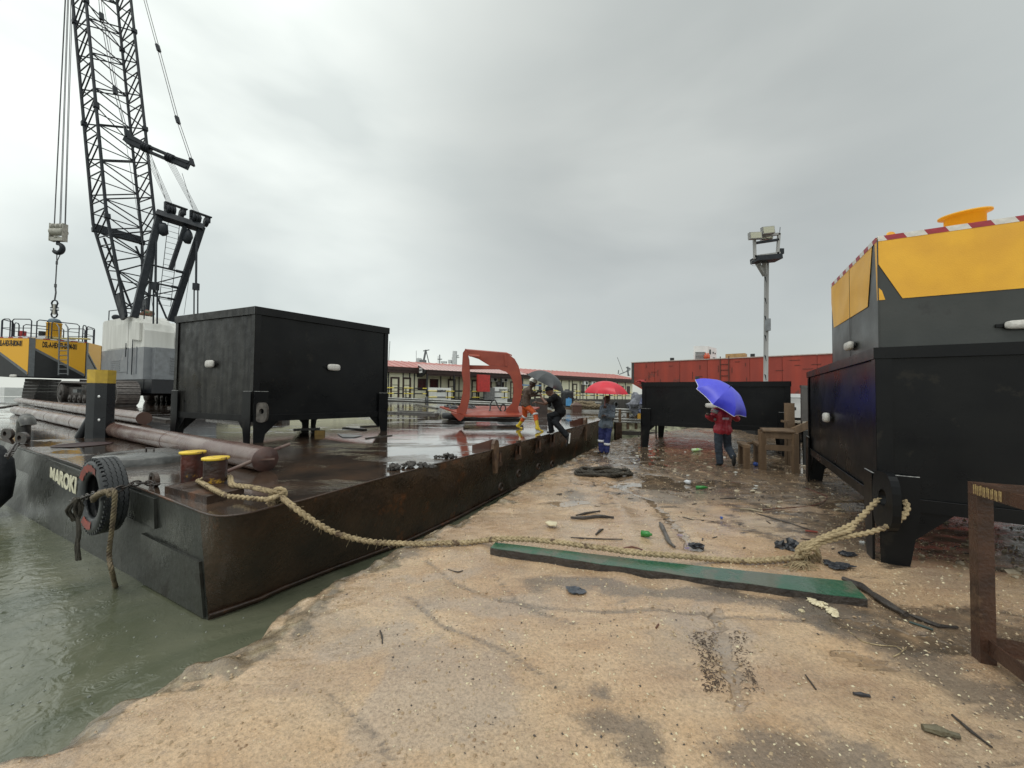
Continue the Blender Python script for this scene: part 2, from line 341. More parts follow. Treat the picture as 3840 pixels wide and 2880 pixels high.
def ground_mat():
    m = bpy.data.materials.new('wet_sandy_ground'); m.use_nodes = True; t = m.node_tree; L = t.links; n = t.nodes.new
    b = t.nodes['Principled BSDF']; co = n('ShaderNodeTexCoord'); P = co.outputs['Object']
    def noi(s, d=5, r=0.55, src=P, dist=0):
        q = n('ShaderNodeTexNoise'); q.inputs['Scale'].default_value = s; q.inputs['Detail'].default_value = d; q.inputs['Roughness'].default_value = r; q.inputs['Distortion'].default_value = dist; L.new(src, q.inputs['Vector']); return q.outputs[0]
    def ramp(src, stops):
        q = n('ShaderNodeValToRGB'); e = q.color_ramp.elements
        while len(e) < len(stops): e.new(0.5)
        for i, (p, c) in enumerate(stops): e[i].position = p; e[i].color = (*c, 1) if hasattr(c, '__len__') else (c, c, c, 1)
        L.new(src, q.inputs[0]); return q.outputs[0]
    def mix(f, a, bb):
        q = n('ShaderNodeMix'); q.data_type = 'RGBA'; L.new(f, q.inputs['Factor'])
        for k, s in (('A', a), ('B', bb)):
            if hasattr(s, 'is_linked'): L.new(s, q.inputs[k])
            else: q.inputs[k].default_value = (*s, 1)
        return q.outputs['Result']
    def math2(op, a, bb):
        q = n('ShaderNodeMath'); q.operation = op
        for i, s in enumerate((a, bb)):
            if hasattr(s, 'is_linked'): L.new(s, q.inputs[i])
            else: q.inputs[i].default_value = s
        return q.outputs[0]
    mp2 = n('ShaderNodeMapping'); mp2.inputs['Location'].default_value = (7, 3, 1); mp2.inputs['Rotation'].default_value = (0, 0, 0.5); mp2.inputs['Scale'].default_value = (0.55, 1.3, 1); L.new(P, mp2.inputs[0])
    base = ramp(noi(0.9, 6, 0.6), [(0.30, (0.46, 0.285, 0.148)), (0.48, (0.56, 0.395, 0.243)), (0.66, (0.45, 0.335, 0.23))])
    mp2 = n('ShaderNodeMapping'); mp2.inputs['Location'].default_value = (7, 3, 1); mp2.inputs['Rotation'].default_value = (0, 0, 0.5); mp2.inputs['Scale'].default_value = (0.55, 1.3, 1); L.new(P, mp2.inputs[0])
    at1 = n('ShaderNodeVertexColor'); at1.layer_name = 'ground_mix'; sp1 = n('ShaderNodeSeparateColor'); L.new(at1.outputs[0], sp1.inputs[0]); MUDs, DK_, PUs = sp1.outputs[0], sp1.outputs[1], sp1.outputs[2]
    at2 = n('ShaderNodeVertexColor'); at2.layer_name = 'ground_mix2'; sp2 = n('ShaderNodeSeparateColor'); L.new(at2.outputs[0], sp2.inputs[0]); PAs, EDs = sp2.outputs[0], sp2.outputs[1]
    def brk(m_, sc, lo=0.42, hi=0.6, amt=1.0):      # break a soft mask up with fine noise
        v_ = math2('ADD', math2('MULTIPLY', m_, 0.62), math2('MULTIPLY', noi(sc, 9, 0.78), 1.0)); q = n('ShaderNodeMapRange'); q.inputs['From Min'].default_value = 0.60+lo*0.2; q.inputs['From Max'].default_value = 0.70+hi*0.35; q.inputs['To Max'].default_value = amt; L.new(v_, q.inputs['Value']); return q.outputs[0]
    mud = ramp(noi(4.0, 8, 0.7), [(0.33, (0.27, 0.18, 0.105)), (0.48, (0.155, 0.105, 0.065)), (0.64, (0.065, 0.047, 0.032))])
    strk = ramp(noi(1.1, 9, 0.72, dist=0.9, src=mp2.outputs[0]), [(0.42, 0.0), (0.68, 0.8)])
    col = mix(strk, base, (0.33, 0.20, 0.115))
    col = mix(brk(PAs, 9, 0.25, 0.8, 0.5), col, (0.38, 0.31, 0.25))
    st = ramp(noi(1.25, 9, 0.74, dist=0.5), [(0.52, 0.0), (0.70, 0.6)])
    col = mix(st, col, (0.24, 0.19, 0.145))
    col = mix(brk(MUDs, 6, 0.32, 0.66, 0.92), col, mud)
    col = mix(brk(EDs, 7, 0.30, 0.7, 0.8), col, ramp(noi(6, 8, 0.75), [(0.35, (0.30, 0.25, 0.15)), (0.5, (0.15, 0.115, 0.07)), (0.65, (0.07, 0.055, 0.035))]))
    col = mix(brk(DK_, 26, 0.0, 0.85, 0.72), col, (0.13, 0.105, 0.083))
    # grain
    gr = ramp(noi(55, 4, 0.75), [(0.36, (0.62,)*3), (0.5, (1,)*3), (0.66, (1.28,)*3)])
    mm = n('ShaderNodeMix'); mm.data_type = 'RGBA'; mm.blend_type = 'MULTIPLY'; mm.inputs['Factor'].default_value = 0.75; L.new(col, mm.inputs['A']); L.new(gr, mm.inputs['B']); col = mm.outputs['Result']
    vo = n('ShaderNodeTexVoronoi'); vo.inputs['Scale'].default_value = 42; L.new(P, vo.inputs['Vector'])
    chip = ramp(vo.outputs['Distance'], [(0.10, 1.0), (0.17, 0.0)])
    chip = math2('MULTIPLY', chip, ramp(noi(5, 3), [(0.5, 0.0), (0.6, 0.8)]))
    col = mix(chip, col, (0.62, 0.52, 0.38))
    L.new(col, b.inputs['Base Color'])
    qp = n('ShaderNodeMapRange'); qp.inputs['From Min'].default_value = 0.66; qp.inputs['From Max'].default_value = 0.78; L.new(math2('ADD', math2('MULTIPLY', PUs, 0.75), math2('MULTIPLY', noi(5, 6, 0.7), 0.5)), qp.inputs['Value'])
    class _P: outputs = [qp.outputs[0]]
    wet = ramp(noi(0.8, 7, 0.65, dist=0.7, src=mp2.outputs[0]), [(0.32, 0.25), (0.54, 1.0)])
    L.new(math2('MAXIMUM', wet, qp.outputs[0]), b.inputs['Coat Weight']); b.inputs['Coat IOR'].default_value = 1.4
    cw_ = ramp(noi(3.1, 5, 0.6), [(0.4, 0.10), (0.65, 0.28)]); L.new(mix(qp.outputs[0], cw_, (0.045, 0.045, 0.045)), b.inputs['Coat Roughness'])
    cbp = n('ShaderNodeBump'); cbp.inputs['Strength'].default_value = 0.5; cbp.inputs['Distance'].default_value = 0.01; L.new(math2('MULTIPLY', noi(14, 4, 0.6), math2('SUBTRACT', 1.0, qp.outputs[0])), cbp.inputs['Height']); L.new(cbp.outputs[0], b.inputs['Coat Normal'])
    pu = _P
    rg = ramp(noi(2.2, 5, 0.7), [(0.38, 0.10), (0.62, 0.42)])
    r2 = mix(pu.outputs[0], rg, (0.02, 0.02, 0.02)); L.new(r2, b.inputs['Roughness'])
    colp = mix(math2('MULTIPLY', pu.outputs[0], 0.45), col, (0.11, 0.08, 0.055)); L.new(colp, b.inputs['Base Color'])
    h = math2('ADD', noi(38, 6, 0.75), math2('MULTIPLY', noi(9, 5, 0.7), 1.3))
    h = math2('MULTIPLY', h, math2('SUBTRACT', 1.0, math2('MULTIPLY', pu.outputs[0], 0.995)))
    bp = n('ShaderNodeBump'); bp.inputs['Strength'].default_value = 0.85; bp.inputs['Distance'].default_value = 0.014; L.new(h, bp.inputs['Height']); L.new(bp.outputs[0], b.inputs['Normal'])
    return m
GROUND = ground_mat()
me = bpy.data.meshes.new('quay_ground'); me.from_pydata(gv, [], gf); me.polygons.foreach_set('use_smooth', [True]*len(gf)); me.materials.append(GROUND)
att = me.color_attributes.new('ground_mix', 'FLOAT_COLOR', 'POINT'); att.data.foreach_set('color', np.stack([MUD, DKST, PUD, np.ones(len(GV))], 1).ravel().astype(np.float32))
att = me.color_attributes.new('ground_mix2', 'FLOAT_COLOR', 'POINT'); att.data.foreach_set('color', np.stack([PALE, EDGEM, PUD, np.ones(len(GV))], 1).ravel().astype(np.float32))
go = bpy.data.objects.new('quay_ground', me); COL.objects.link(go); go['kind'] = 'structure'

# ---------------------------------------------------------------- water
def water_mat():
    m = bpy.data.materials.new('murky_green_water'); m.use_nodes = True; t = m.node_tree; L = t.links; n = t.nodes.new
    b = t.nodes['Principled BSDF']; b.inputs['Roughness'].default_value = 0.04; b.inputs['IOR'].default_value = 1.5
    co = n('ShaderNodeTexCoord'); P = co.outputs['Object']
    nz = n('ShaderNodeTexNoise'); nz.inputs['Scale'].default_value = 0.8; nz.inputs['Detail'].default_value = 4; nz.inputs['Distortion'].default_value = 1.2; L.new(P, nz.inputs['Vector'])
    r = n('ShaderNodeValToRGB'); r.color_ramp.elements[0].position = 0.35; r.color_ramp.elements[1].position = 0.68
    r.color_ramp.elements[0].color = (0.085, 0.096, 0.062, 1); r.color_ramp.elements[1].color = (0.155, 0.158, 0.108, 1); L.new(nz.outputs[0], r.inputs[0]); L.new(r.outputs[0], b.inputs['Base Color'])
    # rings of the raindrops: sine of the distance to scattered points
    hs = None
    for sc, k in ((2.3, 60), (3.7, 75)):
        v = n('ShaderNodeTexVoronoi'); v.inputs['Scale'].default_value = sc; L.new(P, v.inputs['Vector'])
        q = n('ShaderNodeMath'); q.operation = 'MULTIPLY'; q.inputs[1].default_value = k; L.new(v.outputs['Distance'], q.inputs[0])
        s = n('ShaderNodeMath'); s.operation = 'SINE'; L.new(q.outputs[0], s.inputs[0])
        f = n('ShaderNodeMapRange'); f.inputs['From Min'].default_value = 0.08; f.inputs['From Max'].default_value = 0.34; f.inputs['To Min'].default_value = 1; f.inputs['To Max'].default_value = 0; L.new(v.outputs['Distance'], f.inputs['Value'])
        u = n('ShaderNodeMath'); u.operation = 'MULTIPLY'; L.new(s.outputs[0], u.inputs[0]); L.new(f.outputs[0], u.inputs[1])
        if hs is None: hs = u.outputs[0]
        else:
            a = n('ShaderNodeMath'); a.operation = 'ADD'; L.new(hs, a.inputs[0]); L.new(u.outputs[0], a.inputs[1]); hs = a.outputs[0]
    n1 = n('ShaderNodeTexNoise'); n1.inputs['Scale'].default_value = 7; n1.inputs['Detail'].default_value = 5; n1.inputs['Distortion'].default_value = 1.0; L.new(P, n1.inputs['Vector'])
    w = n('ShaderNodeMath'); w.operation = 'MULTIPLY_ADD'; w.inputs[1].default_value = 0.10; L.new(hs, w.inputs[0]); L.new(n1.outputs[0], w.inputs[2])
    bp = n('ShaderNodeBump'); bp.inputs['Strength'].default_value = 0.8; bp.inputs['Distance'].default_value = 0.012; L.new(w.outputs[0], bp.inputs['Height']); L.new(bp.outputs[0], b.inputs['Normal'])
    return m
wb = MB(); wb.add([(-900, -60, WZ), (900, -60, WZ), (900, 1600, WZ), (-900, 1600, WZ)], [(0, 1, 2, 3)])
wt = wb.build('water', water_mat(), origin=(0, 0, WZ)); wt['kind'] = 'structure'
# splash crowns where drops strike
sb = MB()
for i in range(120):
    px = random.uniform(0, 1000); py = random.uniform(1950, 2780)
    p = G(px, py, WZ)
    if p.x > edge_x(p.y)-0.3 or p.y < 1.8: continue
    r = random.uniform(0.004, 0.010)
    sb.lathe((p.x, p.y, WZ-0.002), [(r*0.7, 0), (r, r*0.9), (r*0.86, r*0.9), (r*0.5, 0)], seg=8)
    sb.tube([(p.x, p.y, WZ), (p.x, p.y, WZ+r*random.uniform(0.8, 2.4))], [r*0.4, r*0.15], 5)
DROP = mat('water_drops', (0.30, 0.32, 0.28), None, 5, 0.08)
so = sb.build('rain_splashes', DROP); so['kind'] = 'stuff'; so['label'] = 'small splashes of raindrops on the green water'; so['category'] = 'splashes'
# ---------------------------------------------------------------- the barge
def deck_mat():
    m = bpy.data.materials.new('wet_rusty_deck'); m.use_nodes = True; t = m.node_tree; L = t.links; n = t.nodes.new
    b = t.nodes['Principled BSDF']; co = n('ShaderNodeTexCoord'); P = co.outputs['Object']
    def noi(s, d=5, r=0.55, dist=0.0, src=P):
        q = n('ShaderNodeTexNoise'); q.inputs['Scale'].default_value = s; q.inputs['Detail'].default_value = d; q.inputs['Roughness'].default_value = r; q.inputs['Distortion'].default_value = dist; L.new(src, q.inputs['Vector']); return q.outputs[0]
    def ramp(src, stops):
        q = n('ShaderNodeValToRGB'); e = q.color_ramp.elements
        while len(e) < len(stops): e.new(0.5)
        for i, (p, c) in enumerate(stops): e[i].position = p; e[i].color = (*c, 1) if hasattr(c, '__len__') else (c, c, c, 1)
        L.new(src, q.inputs[0]); return q.outputs[0]
    base = ramp(noi(1.6, 7, 0.65), [(0.32, (0.034, 0.026, 0.021)), (0.52, (0.072, 0.048, 0.034)), (0.70, (0.12, 0.070, 0.043))])
    L.new(base, b.inputs['Base Color'])
    mq = n('ShaderNodeMapping'); mq.inputs['Rotation'].default_value = (0, 0, 0.4); mq.inputs['Scale'].default_value = (0.6, 1.5, 1); L.new(P, mq.inputs[0]); pud = ramp(noi(0.75, 8, 0.66, 0.8, mq.outputs[0]), [(0.36, 0.0), (0.45, 1.0)])
    mp = n('ShaderNodeMapping'); mp.inputs['Rotation'].default_value = (0, 0, 0.5); mp.inputs['Scale'].default_value = (1, 3.5, 1); L.new(P, mp.inputs[0])
    r = n('ShaderNodeMapRange'); r.inputs['To Min'].default_value = 0.32; r.inputs['To Max'].default_value = 0.03; L.new(pud, r.inputs['Value'])
    L.new(r.outputs[0], b.inputs['Roughness'])
    a = noi(4, 6, 0.75, 0.5, mp.outputs[0]); c = noi(26, 5, 0.7)
    q = n('ShaderNodeMath'); q.operation = 'ADD'; L.new(a, q.inputs[0]); q2 = n('ShaderNodeMath'); q2.operation = 'MULTIPLY'; q2.inputs[1].default_value = 0.35; L.new(c, q2.inputs[0]); L.new(q2.outputs[0], q.inputs[1])
    k = n('ShaderNodeMapRange'); k.inputs['To Min'].default_value = 1.0; k.inputs['To Max'].default_value = 0.13; L.new(pud, k.inputs['Value'])
    q3 = n('ShaderNodeMath'); q3.operation = 'MULTIPLY'; L.new(q.outputs[0], q3.inputs[0]); L.new(k.outputs[0], q3.inputs[1])
    bp = n('ShaderNodeBump'); bp.inputs['Strength'].default_value = 0.35; bp.inputs['Distance'].default_value = 0.02; L.new(q3.outputs[0], bp.inputs['Height']); L.new(bp.outputs[0], b.inputs['Normal'])
    b.inputs['Coat Weight'].default_value = 1.0; b.inputs['Coat IOR'].default_value = 1.45
    cr_ = n('ShaderNodeMapRange'); cr_.inputs['To Min'].default_value = 0.16; cr_.inputs['To Max'].default_value = 0.03; L.new(pud, cr_.inputs['Value']); L.new(cr_.outputs[0], b.inputs['Coat Roughness'])
    cb = n('ShaderNodeBump'); cb.inputs['Strength'].default_value = 0.5; cb.inputs['Distance'].default_value = 0.01; L.new(q3.outputs[0], cb.inputs['Height']); L.new(cb.outputs[0], b.inputs['Coat Normal'])
    return m
DECK = deck_mat()
HULLR = mat('brown_rusty_hull', (0.020, 0.012, 0.008), (0.052, 0.029, 0.016), 2, 0.2, 0.42, bump=0.9, bscale=16, coat=0.25, c3=(0.12, 0.045, 0.016), c3amt=0.16, c3scale=1.3)
HULLG = mat('grey_black_scraped_hull', (0.024, 0.026, 0.023), (0.042, 0.043, 0.037), 2.5, 0.2, 0.45, bump=0.45, bscale=13, c3=(0.02, 0.018, 0.015), c3amt=0.12, c3scale=2.2)
barge = root('barge', (-12, 14, WZ), 'large flat rusty steel barge moored along the sandy quay', 'barge')
dpx = [(54.7,1669),(288,1743.7),(550,1842),(612,1866),(687,1896),(749,1921),(786,1933),(818,1938),(848,1937.6),(898,1932),(960,1919.5),(1015,1904.6),(1128,1880),(1400,1803.5),(1620,1745),(1838,1690),(2040,1634),(2241,1579.7),(2305,1561)]
DR = [DK(*p) for p in dpx]
far2 = DK(2285, 1545); far1 = DK(1454, 1505)
def dk(x, y): return Vector((x, y, DZ(x, y)))
ring = [dk(-62, DR[0].y+(DR[0].y-DR[2].y)/(DR[0].x-DR[2].x)*(-62-DR[0].x))] + DR + [far2, far1, dk(-38, far1.y+22)]
# deck sheet (with small unevenness) as one triangulated ngon refined by a grid would be costly: an ngon is enough
db = MB(); db.add(ring, [tuple(range(len(ring)))]); db.build('deck', DECK, barge, origin=(-12, 14, 0))
# hull: deck ring -> water ring -> below
wl0, wl1 = G(184, 1987, WZ), G(781, 2325, WZ)
ld = (wl0-wl1).normalized()
def leftw(p): t = (p-wl1).dot(ld); return Vector((wl1.x+ld.x*t, wl1.y+ld.y*t, WZ))
wr = [G(1000,2250,WZ), G(1100,2195,WZ), G(1250, 2142, WZ), G(1579,2019,WZ), G(1800,1903,WZ), G(1978,1806,WZ)]
wring = []
for i, p in enumerate(ring):
    if i <= 5: wring.append(leftw(p))
    elif i == 6: wring.append(wl1-ld*0.0)
    elif i in (7, 8): wring.append(wl1+(wr[0]-wl1)*(0.12*(i-6)))
    elif i == 9: wring.append(wl1+(wr[0]-wl1)*0.4)
    elif i == 10: wring.append(wl1+(wr[0]-wl1)*0.62)
    elif i == 11: wring.append(wl1+(wr[0]-wl1)*0.85)
    elif i == 12: wring.append(wr[0]+(wr[1]-wr[0])*0.5)
    elif i == 13: wring.append(wr[2])
    elif i == 14: wring.append(wr[3]+(wr[2]-wr[3])*0.25)
    elif i == 15: wring.append((wr[3]+wr[4])/2)
    elif i == 16: wring.append(wr[4]+(wr[5]-wr[4])*0.5)
    else: wring.append(Vector((p.x-0.3, p.y+0.1, WZ)))
def hull_strip(i0, i1, name, m, nz_=14):
    pts = []; sub = []
    for i in range(i0, i1):
        a, b = ring[i], ring[i+1]; wa, wb_ = wring[i], wring[i+1]
        k = max(1, min(60, int((b-a).length/0.09)))
        for j in range(k): sub.append((a.lerp(b, j/k), wa.lerp(wb_, j/k)))
    sub.append((ring[i1], wring[i1])); mb = MB(); vs = []
    for a, w in sub:
        for q in range(nz_+3):
            if q <= nz_: p = a.lerp(w, q/nz_)
            else: p = Vector((w.x, w.y, w.z-0.5*(q-nz_)))
            amp = 0.016*fb(p.x*1.0, p.y+p.z*1.3, 2.2, 5)+0.006*fb(p.x+p.z, p.y-p.z, 9, 8)
            if 0 < q: p = p + Vector((amp, -amp, 0))
            vs.append(p)
    n_ = nz_+3
    fs = [(i*n_+j, i*n_+j+1, (i+1)*n_+j+1, (i+1)*n_+j) for i in range(len(sub)-1) for j in range(n_-1)]
    mb.add(vs, fs, True); return mb.build(name, m, barge)
hull_strip(0, 6, 'hull_plate', HULLG, 12)
hull_strip(6, 19, 'hull_plate', HULLR, 14)
hull_strip(19, len(ring)-1, 'hull_plate', HULLR, 2)
# rolled rim along the deck edge
rim = MB(); rim.tube([p+Vector((0, 0, 0.004)) for p in ring[1:20]], 0.012, 6); rim.build('edge_rim', RUSTDK, barge)
# waterline chine bar on the quay side
ch = MB(); ch.tube([p+Vector((0.02, -0.02, 0.05)) for p in wring[6:18]], 0.022, 6); ch.build('chine_bar', RUSTDK, barge)
# raised doubler plates on the grey side
def on_left(px, py_top, h0, h1, px2):      # rectangle on the left hull side between two picture columns, h below deck
    a = DK(px, np.interp(px, [p[0] for p in dpx], [p[1] for p in dpx])); b = DK(px2, np.interp(px2, [p[0] for p in dpx], [p[1] for p in dpx]))
    return a, b
nl = Vector((ld.y, -ld.x, 0)); nl = -nl if nl.y > 0 else nl         # outward normal of the left side
def left_panel(px, px2, t0, t1, name, m, thick=0.012, off=0.0):
    a, b = on_left(px, 0, 0, 0, px2); wa, wb_ = leftw(a), leftw(b); q = []
    for (s, w, t) in ((a, wa, t0), (b, wb_, t0), (b, wb_, t1), (a, wa, t1)): q.append(s.lerp(w, t)+nl*off)
    mb = MB(); mb.prism(q, nl, thick); return mb.build(name, m, barge)
left_panel(186, 590, 0.03, 0.34, 'hull_doubler', HULLG, 0.03)
left_panel(60, 183, 0.03, 0.36, 'hull_doubler', HULLG, 0.022)
left_panel(540, 740, 0.46, 0.98, 'hull_doubler', HULLG, 0.025)
# name lettering on a white field
a, b = on_left(212, 0, 0, 0, 420); xd = (b-a).normalized()
c0 = a.lerp(leftw(a), 0.10)+nl*0.05; LET = mat('cream_lettering', (0.75, 0.72, 0.55), (0.6, 0.57, 0.42), 20, 0.6)
text('name_lettering', 'MAROKI', 0.30, LET, barge, c0-Vector((0, 0, 0.235)), xd, (0, 0, 1), xs=1.25, bold=0.012)
# bollards on their base
base = DK(620, 1819, 0.0)
bx = DR[5]; 
e_l = (DR[0]-DR[3]).normalized(); e_l.z = 0; e_l.normalize(); e_r = Vector((-e_l.y, e_l.x, 0)); e_r = -e_r if e_r.y < 0 else e_r
bc = DK(775, 1895); bl = DK(618, 1835)
H0 = 0.075
cA = DK(775, 1892); cB = DK(617, 1850); cD = DK(915, 1858); cC = cB+(cD-cA)
pb = MB(); pb.hexa([p+Vector((0, 0, -0.02)) for p in (cA, cD, cC, cB)], [Vector((p.x, p.y, DZ(p.x, p.y)+H0)) for p in (cA, cD, cC, cB)])
pb.build('bollard_base', RUSTDK, barge)
def bollard_mat():
    m = mat('chipped_bollard_paint', (0.022, 0.013, 0.010), (0.05, 0.020, 0.014), 5, 0.25, 0.45, bump=0.5, bscale=25, c3=(0.62, 0.36, 0.03), c3amt=0.14, c3scale=7)
    return m
BOLL = bollard_mat()
BOLLR = mat('chipped_red_bollard_paint', (0.10, 0.022, 0.014), (0.028, 0.014, 0.011), 5, 0.25, 0.45, bump=0.5, bscale=25, c3=(0.62, 0.33, 0.03), c3amt=0.04, c3scale=7)
def bollard(pxc, py_base, Yh, r, m, ztop_px):
    c = DK(pxc, py_base, H0); top = c.z
    # height from the picture
    tz = AT(pxc, ztop_px, c.y).z
    mb = MB(); mb.lathe((c.x, c.y, c.z-0.12), [(r, 0), (r*0.99, (tz-c.z+0.12)*0.5), (r, tz-c.z+0.12)], seg=32)
    o = mb.build('bollard', m, barge, origin=(c.x, c.y, c.z))
    cb = MB(); R = r*1.17; cb.lathe((c.x, c.y, tz), [(0.001, -0.012), (R, -0.012), (R, 0.008), (R*0.98, 0.012), (0.001, 0.012)], seg=32)
    cb.build('bollard_cap', YELLOWW, o)
    return c, tz, r
c1, t1, r1 = bollard(806, 1810, 0, 0.110, BOLL, 1718)
c2, t2, r2 = bollard(720, 1788, 0, 0.110, BOLLR, 1696)
# mooring post with yellow head
pp = DK(373, 1640); PH = AT(373, 1388, pp.y).z
def hexpost(c, w, z0, z1):
    mb = MB(); k = []
    for a in range(8):
        an = PI/8+a*PI/4; k.append((c.x+w*math.cos(an), c.y+w*math.sin(an)))
    mb.add([(x, y, z0) for x, y in k]+[(x, y, z1) for x, y in k], [tuple(range(7, -1, -1)), tuple(range(8, 16))]+[(i, (i+1) % 8, (i+1) % 8+8, i+8) for i in range(8)])
    return mb
pw = 38/F_PX*pp.y*1.05
zy = AT(373, 1437, pp.y).z
PBL = mat('post_black_paint', (0.015, 0.018, 0.022), None, 4, 0.2, 0.35)
po = hexpost(pp, pw, DZ(pp.x, pp.y)-0.02, zy).build('mooring_post', PBL, barge)
hexpost(pp, pw*1.01, zy, PH).build('post_head', mat('post_yellow_paint', (0.62, 0.42, 0.05), (0.5, 0.33, 0.05), 10, 0.4, 0.6), po)
br0 = AT(352, 1545, pp.y-0.05); br1 = DK(295, 1642)
bb = MB(); bb.tube([br0, br1], 0.075, 12); bb.build('post_brace', PBL, po)
for zz_ in (1487, 1575):
    q = AT(372, zz_, pp.y-pw*1.0); k = MB(); k.lathe(q, [(0.001, 0.012), (0.03, 0.01), (0.03, 0)], ax=(-0.2, -1, 0), seg=10); k.build('bolt_spot', WHITE, po)
# hatch with low coaming, open hole, vent elbow
hc = DK(562, 1700, 0.10); hr = 0.62
hb = MB(); hb.lathe((hc.x, hc.y, DZ(hc.x, hc.y)), [(hr, -0.02), (hr, 0.09), (hr*0.97, 0.11), (0.001, 0.125)], seg=36)
ho = hb.build('hatch_cover', mat('grey_hatch', (0.06, 0.062, 0.06), (0.12, 0.12, 0.115), 8, 0.12, 0.4, bump=0.4, bscale=15), barge)
k = MB(); k.tube([hc+Vector((-0.06, 0, 0.01)), hc+Vector((-0.06, 0, 0.08)), hc+Vector((0.06, 0, 0.08)), hc+Vector((0.06, 0, 0.01))], 0.012, 6); k.build('hatch_handle', CHAINM, ho)
oc = DK(312, 1668); ob_ = MB(); ob_.lathe((oc.x, oc.y, DZ(oc.x, oc.y)+0.004), [(0.40, 0.0), (0.42, 0.006), (0.37, 0.008), (0.36, 0.002), (0.001, 0.001)], seg=36)
ob_.build('deck_opening', mat('dark_red_opening', (0.03, 0.006, 0.006), None, 5, 0.5), barge)
vp = DK(86, 1640)
vb = MB(); vz = DZ(vp.x, vp.y)
vb.tube([(vp.x, vp.y, vz), (vp.x, vp.y, vz+0.24), (vp.x+0.02, vp.y, vz+0.36), (vp.x+0.12, vp.y-0.05, vz+0.42), (vp.x+0.22, vp.y-0.1, vz+0.36), (vp.x+0.24, vp.y-0.1, vz+0.28)], [0.11, 0.11, 0.12, 0.12, 0.12, 0.12], 14)
vb.build('vent_pipe', mat('vent_grey', (0.11, 0.11, 0.10), (0.04, 0.04, 0.04), 9, 0.35), barge)
# pad eyes at the left edge
def padeye(p, d, s, m, parent, name='pad_eye'):
    d = Vector(d).normalized(); up = Vector((0, 0, 1)); n_ = d.cross(up).normalized(); mb = MB(); K = 18; out = []; inn = []
    for i in range(K):
        a = 2*PI*i/K; x, z = math.cos(a), math.sin(a)
        ox = x*s*(1.0 if x < 0 else 1.5); oz = z*s if z > 0 else z*s*0.9
        out.append(p+d*ox+up*(oz+s*0.75)); inn.append(p+d*(x*s*0.42-s*0.1)+up*(z*s*0.42+s*0.85))
    t = n_*(s*0.22)
    vs = [q-t for q in out]+[q-t for q in inn]+[q+t for q in out]+[q+t for q in inn]
    fs = []
    for i in range(K):
        j = (i+1) % K
        fs += [(i, j, K+j, K+i), (2*K+i, 3*K+i, 3*K+j, 2*K+j), (i, 2*K+i, 2*K+j, j), (K+i, K+j, 3*K+j, 3*K+i)]
    mb.add(vs, fs); return mb.build(name, m, parent)
padeye(DK(25, 1645), (1, -0.2, 0), 0.13, CHAINM, barge)
padeye(DK(80, 1663), (1, -0.2, 0), 0.13, CHAINM, barge)
padeye(DK(575, 1822), (1, -0.6, 0), 0.09, RUSTDK, barge)
# hinge lugs on the quay side
rd = (DR[17]-DR[13]).normalized(); rn = Vector((rd.y, -rd.x, 0)).normalized()
def lug(px, py, s):
    p = DK(px, py); mb = MB()
    base_ = p+rn*0.03; prof = []
    for (u, v) in ((-0.05, -0.62), (-0.16, 0.0), (-0.15, 0.16), (-0.09, 0.24), (0.0, 0.25), (0.08, 0.2), (0.11, 0.06), (0.05, -0.62)): prof.append(base_+rd*(u*s)+Vector((0, 0, v*s)))
    mb.prism(prof, rn, 0.09*s); o = mb.build('hinge_arm', mat('scraped_rust_lug', (0.14, 0.085, 0.05), (0.06, 0.035, 0.025), 8, 0.3, 0.55, bump=0.5, bscale=25), barge)
    w = MB(); q = p-rn*0.02
    w.prism([q-rn*0.0+Vector((0, 0, 0)), q-rn*(0.42*s)-rd*(0.3*s), q-rn*(0.42*s)-rd*(0.3*s)+Vector((0, 0, 0.10*s)), q+Vector((0, 0, 0.24*s))], rd, 0.05*s)
    w.build('lug_web', mat('brown_lug_plate', (0.11, 0.045, 0.03), (0.07, 0.03, 0.02), 5, 0.3), barge)
lug(1848, 1683, 0.72); lug(2188, 1590, 0.85)
# brackets and rings riveted to the quay side
def side_pt(px, py):       # point on the hull's quay side seen at this pixel
    d = ray(px, py); a = DR[13]; t = (a-CAMP).dot(rn)/d.dot(rn); return CAMP+d*t
def bracket(px, py, s):
    p = side_pt(px, py); mb = MB()
    mb.prism([p+rd*(-0.09*s)+Vector((0, 0, -0.13*s)), p+rd*(0.09*s)+Vector((0, 0, -0.13*s)), p+rd*(0.06*s)+Vector((0, 0, 0.13*s)), p+rd*(-0.06*s)+Vector((0, 0, 0.13*s))], rn, 0.03)
    mb.box(p+rn*0.05, (0.03, 0.12*s, 0.12*s)); mb.build('side_bracket', RUSTDK, barge)
for px, py, s in ((1868, 1712, 1.4), (1942, 1687, 1.5), (2017, 1665, 1.5), (2070, 1643, 1.6)): bracket(px, py, s)
for px, py in ((1943, 1775), (2017, 1750), (2068, 1740), (1876, 1826)):
    p = side_pt(px, py); mb = MB(); mb.lathe(p, [(0.085, 0.0), (0.085, 0.03), (0.055, 0.03), (0.055, 0.0)], ax=rn, seg=16); mb.build('side_ring', RUSTDK, barge)
